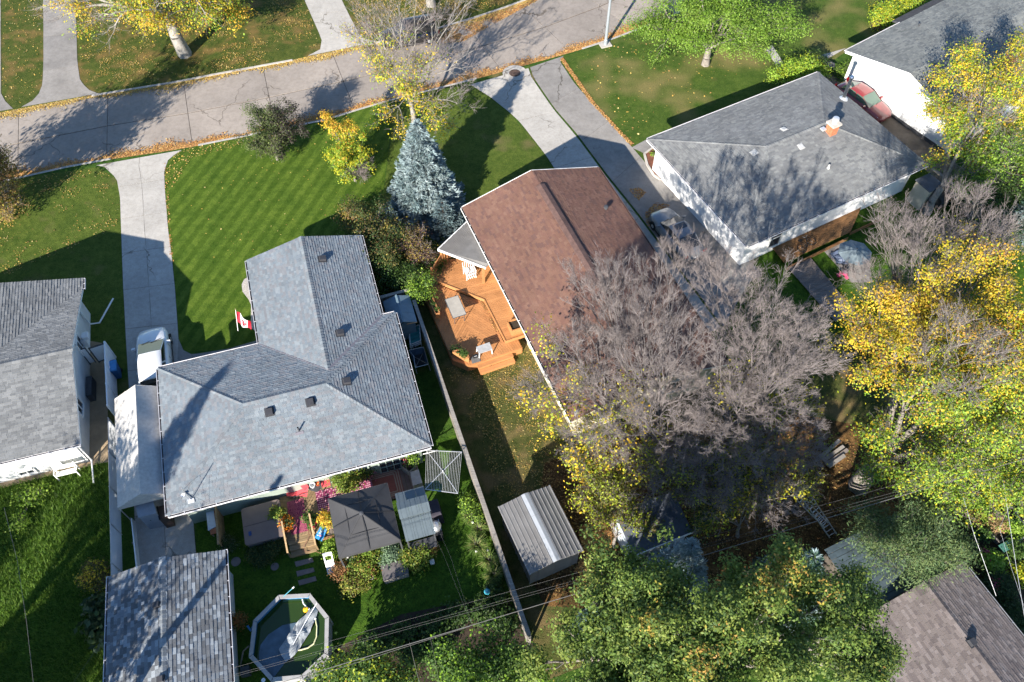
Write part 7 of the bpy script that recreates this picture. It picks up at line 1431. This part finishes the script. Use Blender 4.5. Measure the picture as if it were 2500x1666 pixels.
# big green trees at the bottom
tree('big green tree with shiny leaves right of the fence end', (1442, 1682), [(1500, 1400, 8.9, 90), (1600, 1440, 9.7, 100), (1480, 1530, 9.7, 110), (1345, 1490, 8.1, 50), (1330, 1590, 7.3, 60), (1450, 1640, 8.3, 110), (1590, 1560, 10.3, 110), (1560, 1660, 9.3, 110), (1560, 1400, 8.9, 50)], 440, 118, .142, GB, .34, .3, .23, bough=6, aspect=.5, palfn=patchy([(.34, .30, .05), (.42, .28, .06)], .9, 1.6))
tree('second big green tree with shiny leaves at the bottom', (1702, 1682), [(1790, 1465, 10.3, 90), (1900, 1420, 10.3, 105), (2020, 1480, 9.7, 85), (1850, 1530, 11.3, 140), (1700, 1560, 10.9, 120), (2000, 1600, 10.3, 120), (2110, 1560, 8.7, 55), (1780, 1660, 10.3, 170), (2090, 1640, 8.8, 70), (1980, 1410, 9.3, 60), (2110, 1480, 8.3, 50), (2125, 1610, 7.9, 55), (2060, 1500, 8.9, 65), (2060, 1590, 9.3, 75), (2060, 1420, 8.3, 45), (1690, 1690, 10.8, 120), (1600, 1800, 9.8, 150)], 700, 118, .142, GB, .36, .3, .23, bough=6, aspect=.5, palfn=patchy([(.34, .30, .05), (.44, .27, .07)], .8, 1.6, 3))
tree('feathery green larch beside the teal shed', (2215, 1420), [(2150, 1290, 4.2, 65), (2250, 1300, 4.8, 80), (2320, 1330, 3.8, 50), (2200, 1350, 3.4, 70), (2120, 1260, 4, 50), (2290, 1270, 4, 55)], 620, 34, .17, [(.10, .165, .06), (.14, .20, .075), (.08, .135, .06), (.17, .22, .08)], .15, .4, .32, aspect=.22, name='larch_tree', droop=1.2)
tree('rounded green garden tree with autumn tints at the bottom', (880, 1700), [(880, 1640, 2.8, 62), (955, 1655, 2.8, 55), (820, 1668, 2.2, 45), (930, 1690, 2.5, 60), (985, 1640, 2, 30)], 420, 30, .14, GREEN+YG[1:2], .1, .3, .3, palfn=patchy([(.36, .2, .05), (.3, .28, .05)], 1.4, 1.5))
tree('leafy green tree beside the vegetable garden', (1170, 1700), [(1130, 1620, 3.6, 62), (1215, 1600, 3.6, 55), (1255, 1660, 3.6, 62), (1170, 1680, 4, 70), (1280, 1600, 3, 30)], 560, 30, .14, GREEN+LIME[:1], .12, .3, .3)
for (x, y, z, r, lb) in ((-33.0, 2.5, 6.5, 2.6, 'leafy tree off the left edge near the rough lawn'), (-22.6, .6, 7.6, 2.3, 'leafy tree off the lower left corner behind the garage'), (-27.2, 4.2, 8.6, 2.3, 'slim leafy tree off the lower left corner beside the spruce')):
    SEED[0] += 1; rg = np.random.default_rng(SEED[0]); t = thing('tree', lb, 'tree', Vector((x, y, 0))); pts = crown_pts([(np.array((x, y, z)), np.array((r, r, r*.9))), (np.array((x+1.8, y+1.6, z-1.5)), np.array((r*.6,)*3)), (np.array((x-1.2, y-1.5, z-1)), np.array((r*.6,)*3))], 260, rg); segs, tips = skeleton((x, y, 0), (x, y, z*.4), pts, .25, rg); V, F = seg_mesh(segs); npobj('trunk', V, F, m_bark, t, smooth=True); m = len(pts)*16; P = np.repeat(pts, 16, 0)+rg.normal(0, .38, (m, 3)); Vl, Fl = leafquads(P, .26, rg); npobj('crown', Vl, Fl, m_leaf, t, col=mixpal(GREEN, m, rg))
# ---------------------------------------------------------------- shrubs, flowers, grasses
def bush(label, lobes, n, pal, size=.11, leaves=22, name='flower_bush', cr=.16, pal2=None, thr=1.0, upb=.6):
    x = sum(l[0] for l in lobes)/len(lobes); y = sum(l[1] for l in lobes)/len(lobes)+8
    return tree(label, (x, y), lobes, n, leaves, size, pal, .025, .25, cr, name=name, palfn=patchy(pal2, 3.0, thr) if pal2 else None, ks=(5, 4, 4), upb=upb, bough=0)
FW = [(.7, .68, .62), (.62, .6, .5)]
YGB = [(.26, .27, .04), (.20, .25, .035), (.30, .27, .05), (.15, .21, .03), (.12, .17, .03)]; LMB = [(.15, .25, .03), (.18, .28, .04), (.12, .2, .03)]
bush('yellow-green bush against the blue-grey back wall', [(835, 1168, .9, 30), (865, 1160, .9, 26), (850, 1185, .7, 26)], 150, YGB+LMB, name='leafy_bush'); bush('pink flowering plant beside the back door', [(885, 1145, .9, 14), (895, 1155, .7, 12)], 60, DKG, pal2=[(.5, .08, .2), (.55, .2, .3)], thr=.4, name='flowering_plant')
bush('yellow-green potted shrub over the hot tub edge', [(674, 1255, .85, 15)], 70, YGB+LMB, .12, name='potted_shrub', cr=.12); bush('orange marigolds spilling from the terracotta pot', [(700, 1280, .8, 15), (702, 1270, .85, 11)], 60, DKG+[(.62, .22, .01), (.68, .26, .02)], .09, name='marigold_plant', pal2=[(.72, .24, .01), (.66, .18, .01)], thr=-.2, cr=.11)
bush('yellow coneflower clump beside the gazebo corner', [(797, 1272, .9, 16), (795, 1262, .9, 12)], 80, YGB+LMB, .1, name='coneflower_plant', pal2=YEL, thr=.3, cr=.12); bush('green herbs in the small planter by the stair rail', [(755, 1265, .8, 13), (762, 1275, .7, 10)], 50, GREEN, name='herb_plant', cr=.1)
bush('small green bush below the beach towel', [(812, 1335, .5, 16), (815, 1350, .4, 12)], 70, LIME, name='green_bush'); bush('white flowering bush at the gazebo corner', [(868, 1362, .5, 18), (880, 1372, .5, 14)], 80, GREEN, name='flowering_bush', pal2=FW, thr=.9)
bush('rust coloured sedum clump beside the pool ladder', [(828, 1400, .4, 16), (835, 1388, .4, 14)], 80, [(.38, .17, .07), (.42, .22, .1), (.2, .14, .05)], .08, name='sedum_clump'); bush('autumn tinted hydrangea in the middle of the flower bed', [(890, 1390, .7, 26), (880, 1372, .6, 18)], 140, YGB+LMB+[(.3, .12, .06)], name='hydrangea_bush'); bush('yellow-green bush behind the deck box', [(905, 1355, .8, 20), (920, 1345, .8, 16)], 110, YGB+LMB, name='leafy_bush')
bush('loose yellowing shrub at the front of the flower bed', [(862, 1420, .6, 24), (850, 1438, .4, 16), (880, 1425, .5, 18)], 120, YGB+OLV, name='loose_shrub'); bush('feathery grey-green shrub draped over the deck box', [(952, 1350, .7, 20), (935, 1358, .6, 12)], 130, [(.17, .26, .15), (.21, .30, .19), (.14, .22, .13)], .1, name='artemisia_bush'); bush('golden green bush below the grill shelter', [(1000, 1358, .7, 24), (1030, 1348, .7, 22), (1015, 1372, .5, 18)], 170, YGB+LMB, name='golden_bush'); bush('orange tinted plant at the grill shelter post', [(1048, 1338, .5, 12)], 40, [(.4, .18, .06), (.3, .25, .06)], name='tinted_plant'); bush('cream flowers at the foot of the gazebo post', [(938, 1348, .6, 12)], 40, GREEN, name='flowering_plant', pal2=FW, thr=.2)
bush('flowering plant in the angled wooden planter', [(1002, 1120, 1.0, 14), (1005, 1112, 1.1, 10)], 60, LIME+GREEN, name='planter_plant', pal2=[(.5, .12, .12)], thr=1.3); bush('round boxwood pot beside the garage eave', [(557, 1328, .6, 15)], 70, DKG+[(.16, .2, .13)], .08, name='boxwood_bush'); bush('dark ground cover beside the hot tub', [(625, 1352, .3, 22), (655, 1345, .3, 22), (640, 1365, .25, 20), (680, 1330, .3, 18)], 200, DKG+OLV[:1], .1, name='ground_cover_shrub')
bush('orange lily clump beside the garage wall', [(583, 1515, .6, 12)], 40, [(.3, .12, .03), (.15, .12, .03)], name='lily_clump'); bush('yellowing perennial clump at the garage corner', [(225, 1405, .7, 30), (250, 1418, .6, 24), (240, 1390, .6, 22)], 160, OLV+YG[2:3], .12, name='perennial_clump', pal2=YEL, thr=1.2); bush('sprawling rhubarb with broad leaves along the garage', [(240, 1475, .4, 22), (255, 1510, .4, 22), (235, 1530, .4, 22), (255, 1560, .4, 20)], 90, DKG+[(.09, .14, .07)], .34, 9, name='rhubarb_plant', cr=.25)
bush('pale weeds in the rough lawn by the sand strip', [(70, 1210, .3, 30), (100, 1200, .25, 22), (50, 1275, .25, 22)], 90, LIME, .13, 14, name='weed_patch', cr=.2)
bush('lime hedge shrub in front of the grey house', [(1930, 172, 1.1, 34), (1970, 165, 1.1, 34), (2005, 178, .9, 22), (1895, 185, .9, 20)], 300, LIME+YG[1:2], .13, 26, name='lime_hedge', cr=.22); bush('dark small spruce-like bush behind the lime hedge', [(1990, 140, 1.2, 22), (2010, 150, 1, 14)], 90, DKG, .12, name='dark_bush'); bush('yellow-green shrub along the white house front', [(2170, 30, 1.3, 38), (2210, 15, 1.3, 36), (2150, 45, .9, 24), (2235, -5, 1.3, 30)], 300, LIME+YG, .14, 24, name='front_shrub', cr=.25); bush('pink-leaved low plant below the front shrub', [(2140, 58, .4, 12)], 30, [(.3, .16, .12), (.2, .16, .08)], name='low_plant')
bush('yellow-green seedling in the mulch bed', [(1594, 376, .2, 5)], 12, LIME, .1, 10, name='seedling_plant', cr=.08); bush('low ground cover by the red car', [(2050, 175, .25, 22), (2070, 160, .25, 14), (2060, 190, .2, 14)], 120, LIME+GREEN, .1, 16, name='ground_cover_shrub')
bush('green lettuce in the triangular planter', [(1128, 860, 1.1, 9), (1135, 866, 1.08, 6)], 40, GREEN, .09, 14, name='lettuce_plant', cr=.08); bush('thin greens in the long deck planter', [(1050, 728, 1.05, 6), (1058, 742, 1.02, 6), (1066, 755, 1.0, 5)], 40, DKG+GREEN, .08, 10, name='planter_greens', cr=.07); bush('trailing weeds at the deck corner', [(1112, 850, .8, 8), (1106, 856, .7, 6)], 30, DKG, .08, 12, name='trailing_plant', cr=.1)
for k, (x, y, r, p, lb) in enumerate(((2385, 1240, 26, LIME, 'leafy green vegetable clump above the upper raised bed'), (2430, 1210, 26, YG, 'yellow-green vegetable clump below the golden tree'), (2435, 1275, 20, [(.32, .2, .1), (.4, .26, .13), (.25, .2, .08)], 'dried brown plants inside the upper raised bed'), (2400, 1300, 14, GREEN, 'green leaves in the upper raised bed corner'), (2475, 1290, 18, LIME, 'green leaves between the pale wires'), (2420, 1370, 26, LIME, 'rose bush with pink blooms beside the mauve roof'), (2480, 1345, 20, GREEN, 'green plants inside the lower raised bed'), (2360, 1330, 20, PUR+GREEN, 'purple-leaved barberry beside the larch'), (2495, 1400, 22, YG, 'yellow-green plant at the right edge of the garden'), (2370, 1265, 18, [(.3, .17, .06), (.2, .2, .06)], 'brown ferny plant by the garden path'), (2440, 1430, 34, DKG, 'dark shaded ground cover below the roses'), (2470, 1500, 36, DKG, 'dark shrub in the roof shadow at the right edge'))):
    bush(lb, [(x, y, .5, r), (x+r*.5, y+r*.3, .4, r*.6)], int(r*r*.22), p, .12, 18, name='garden_plant', pal2=[(.6, .12, .2)] if 'rose' in lb else None, thr=1.7)
for k, (x, y, r, lb) in enumerate(((900, 1585, 30, 'dark leafy vegetables nearest the pool'), (975, 1555, 28, 'dark leafy vegetables left of the drop wires'), (1050, 1530, 26, 'tall vegetables under the thick cable'), (1110, 1500, 28, 'bushy vegetables near the gazing ball'), (1180, 1500, 26, 'cabbage-like plant right of the service wires'), (1230, 1520, 22, 'dark plants beside the fence end'), (1060, 1590, 24, 'vegetables below the second drop wire'), (1000, 1600, 22, 'vegetables between the garden tree and the drop wire'))): bush(lb, [(x, y, .4, r), (x+r*.7, y-r*.3, .35, r*.7)], int(r*r*.14), DKG+GREEN[:2], .17, 14, name='vegetable_plant', cr=.2)
def tuft(label, px, py, h, n, pal, spread=.5):
    SEED[0] += 1; rg = np.random.default_rng(SEED[0]); B = np.array(G(px, py)); t = thing('ornamental_grass', label, 'grass', Vector(B), 'ornamental grasses along the fence'); a = rg.uniform(0, 6.283, n); d = np.stack([np.cos(a), np.sin(a), np.zeros(n)], 1); p0 = B+d*rg.uniform(0, .12, (n, 1)); L = h*rg.uniform(.6, 1.1, n)[:, None]; b = rg.uniform(.2, 1.0, (n, 1))*spread; p1 = p0+np.array([0, 0, 1])*L*.7+d*L*b*.5; p2 = p0+np.array([0, 0, 1])*L*(.95-b*.5)+d*L*b*1.25; s = np.stack([-d[:, 1], d[:, 0], np.zeros(n)], 1)*.02; V = np.stack([p0-s, p0+s, p1+s, p1-s, p1-s, p1+s, p2+s*.3, p2-s*.3], 1).reshape(-1, 3); col = mixpal(pal, n, rg); npobj('blades', V, np.arange(8*n).reshape(2*n, 4), m_leaf, t, col=np.repeat(col, 2, 0)); st_ = p0[:12]; Vs, Fs_ = tubes(st_, st_+np.array([0, 0, h*1.1])+rg.normal(0, .1, (12, 3)), np.full(12, .006), np.full(12, .003), 3); npobj('stems', Vs, Fs_, m_twig, t)
GR = [(.15, .23, .05), (.2, .27, .07), (.28, .28, .1), (.11, .18, .04)]
for x, y, h, lb in ((1150, 1270, .75, 'ornamental grass clump highest along the fence'), (1170, 1300, .8, 'ornamental grass clump with tan plumes'), (1165, 1340, .95, 'largest ornamental grass clump, middle of the strip'), (1195, 1375, .85, 'ornamental grass clump beside the solar light'), (1205, 1410, .8, 'ornamental grass clump lowest along the fence')): tuft(lb, x, y, h, 300, GR, .6)
bush('green perennials along the fence above the grasses', [(1150, 1240, .5, 16), (1140, 1220, .5, 14), (1165, 1262, .5, 14)], 130, GREEN+LIME, name='perennial_clump'); bush('dark green perennials around the gazing ball', [(1205, 1435, .5, 16), (1215, 1460, .5, 16), (1180, 1470, .4, 14)], 120, DKG+GREEN, name='perennial_clump')
# long blades over the rough lawn
n = 26000; W = [(p.x, p.y) for p in GL([(-30, 1195), (0, 1190), (255, 1130), (272, 1420), (272, 1690), (-30, 1690)])]; xs, ys = zip(*W); x = rng.uniform(min(xs), max(xs), n*2); y = rng.uniform(min(ys), max(ys), n*2); k = inpoly(x, y, W); P = np.stack([x[k], y[k], np.full(k.sum(), .01)], 1)[:n]; n = len(P)
a = rng.uniform(0, 6.283, n); d = np.stack([np.cos(a), np.sin(a), np.zeros(n)], 1); L = rng.uniform(.1, .24, n)[:, None]; s = np.stack([-d[:, 1], d[:, 0], np.zeros(n)], 1)*.016; tip = P+d*L*rng.uniform(.3, .9, (n, 1))+np.array([0, 0, 1])*L; V = np.stack([P-s, P+s, tip+s*.2, tip-s*.2], 1).reshape(-1, 3)
tag(npobj('long_grass', V, np.arange(4*n).reshape(n, 4), m_leaf, col=mixpal([(.08, .17, .02), (.13, .23, .03), (.055, .12, .015), (.16, .26, .04)], n, rng)), 'long unmown grass blades left of the garage', 'grass', kind='stuff')
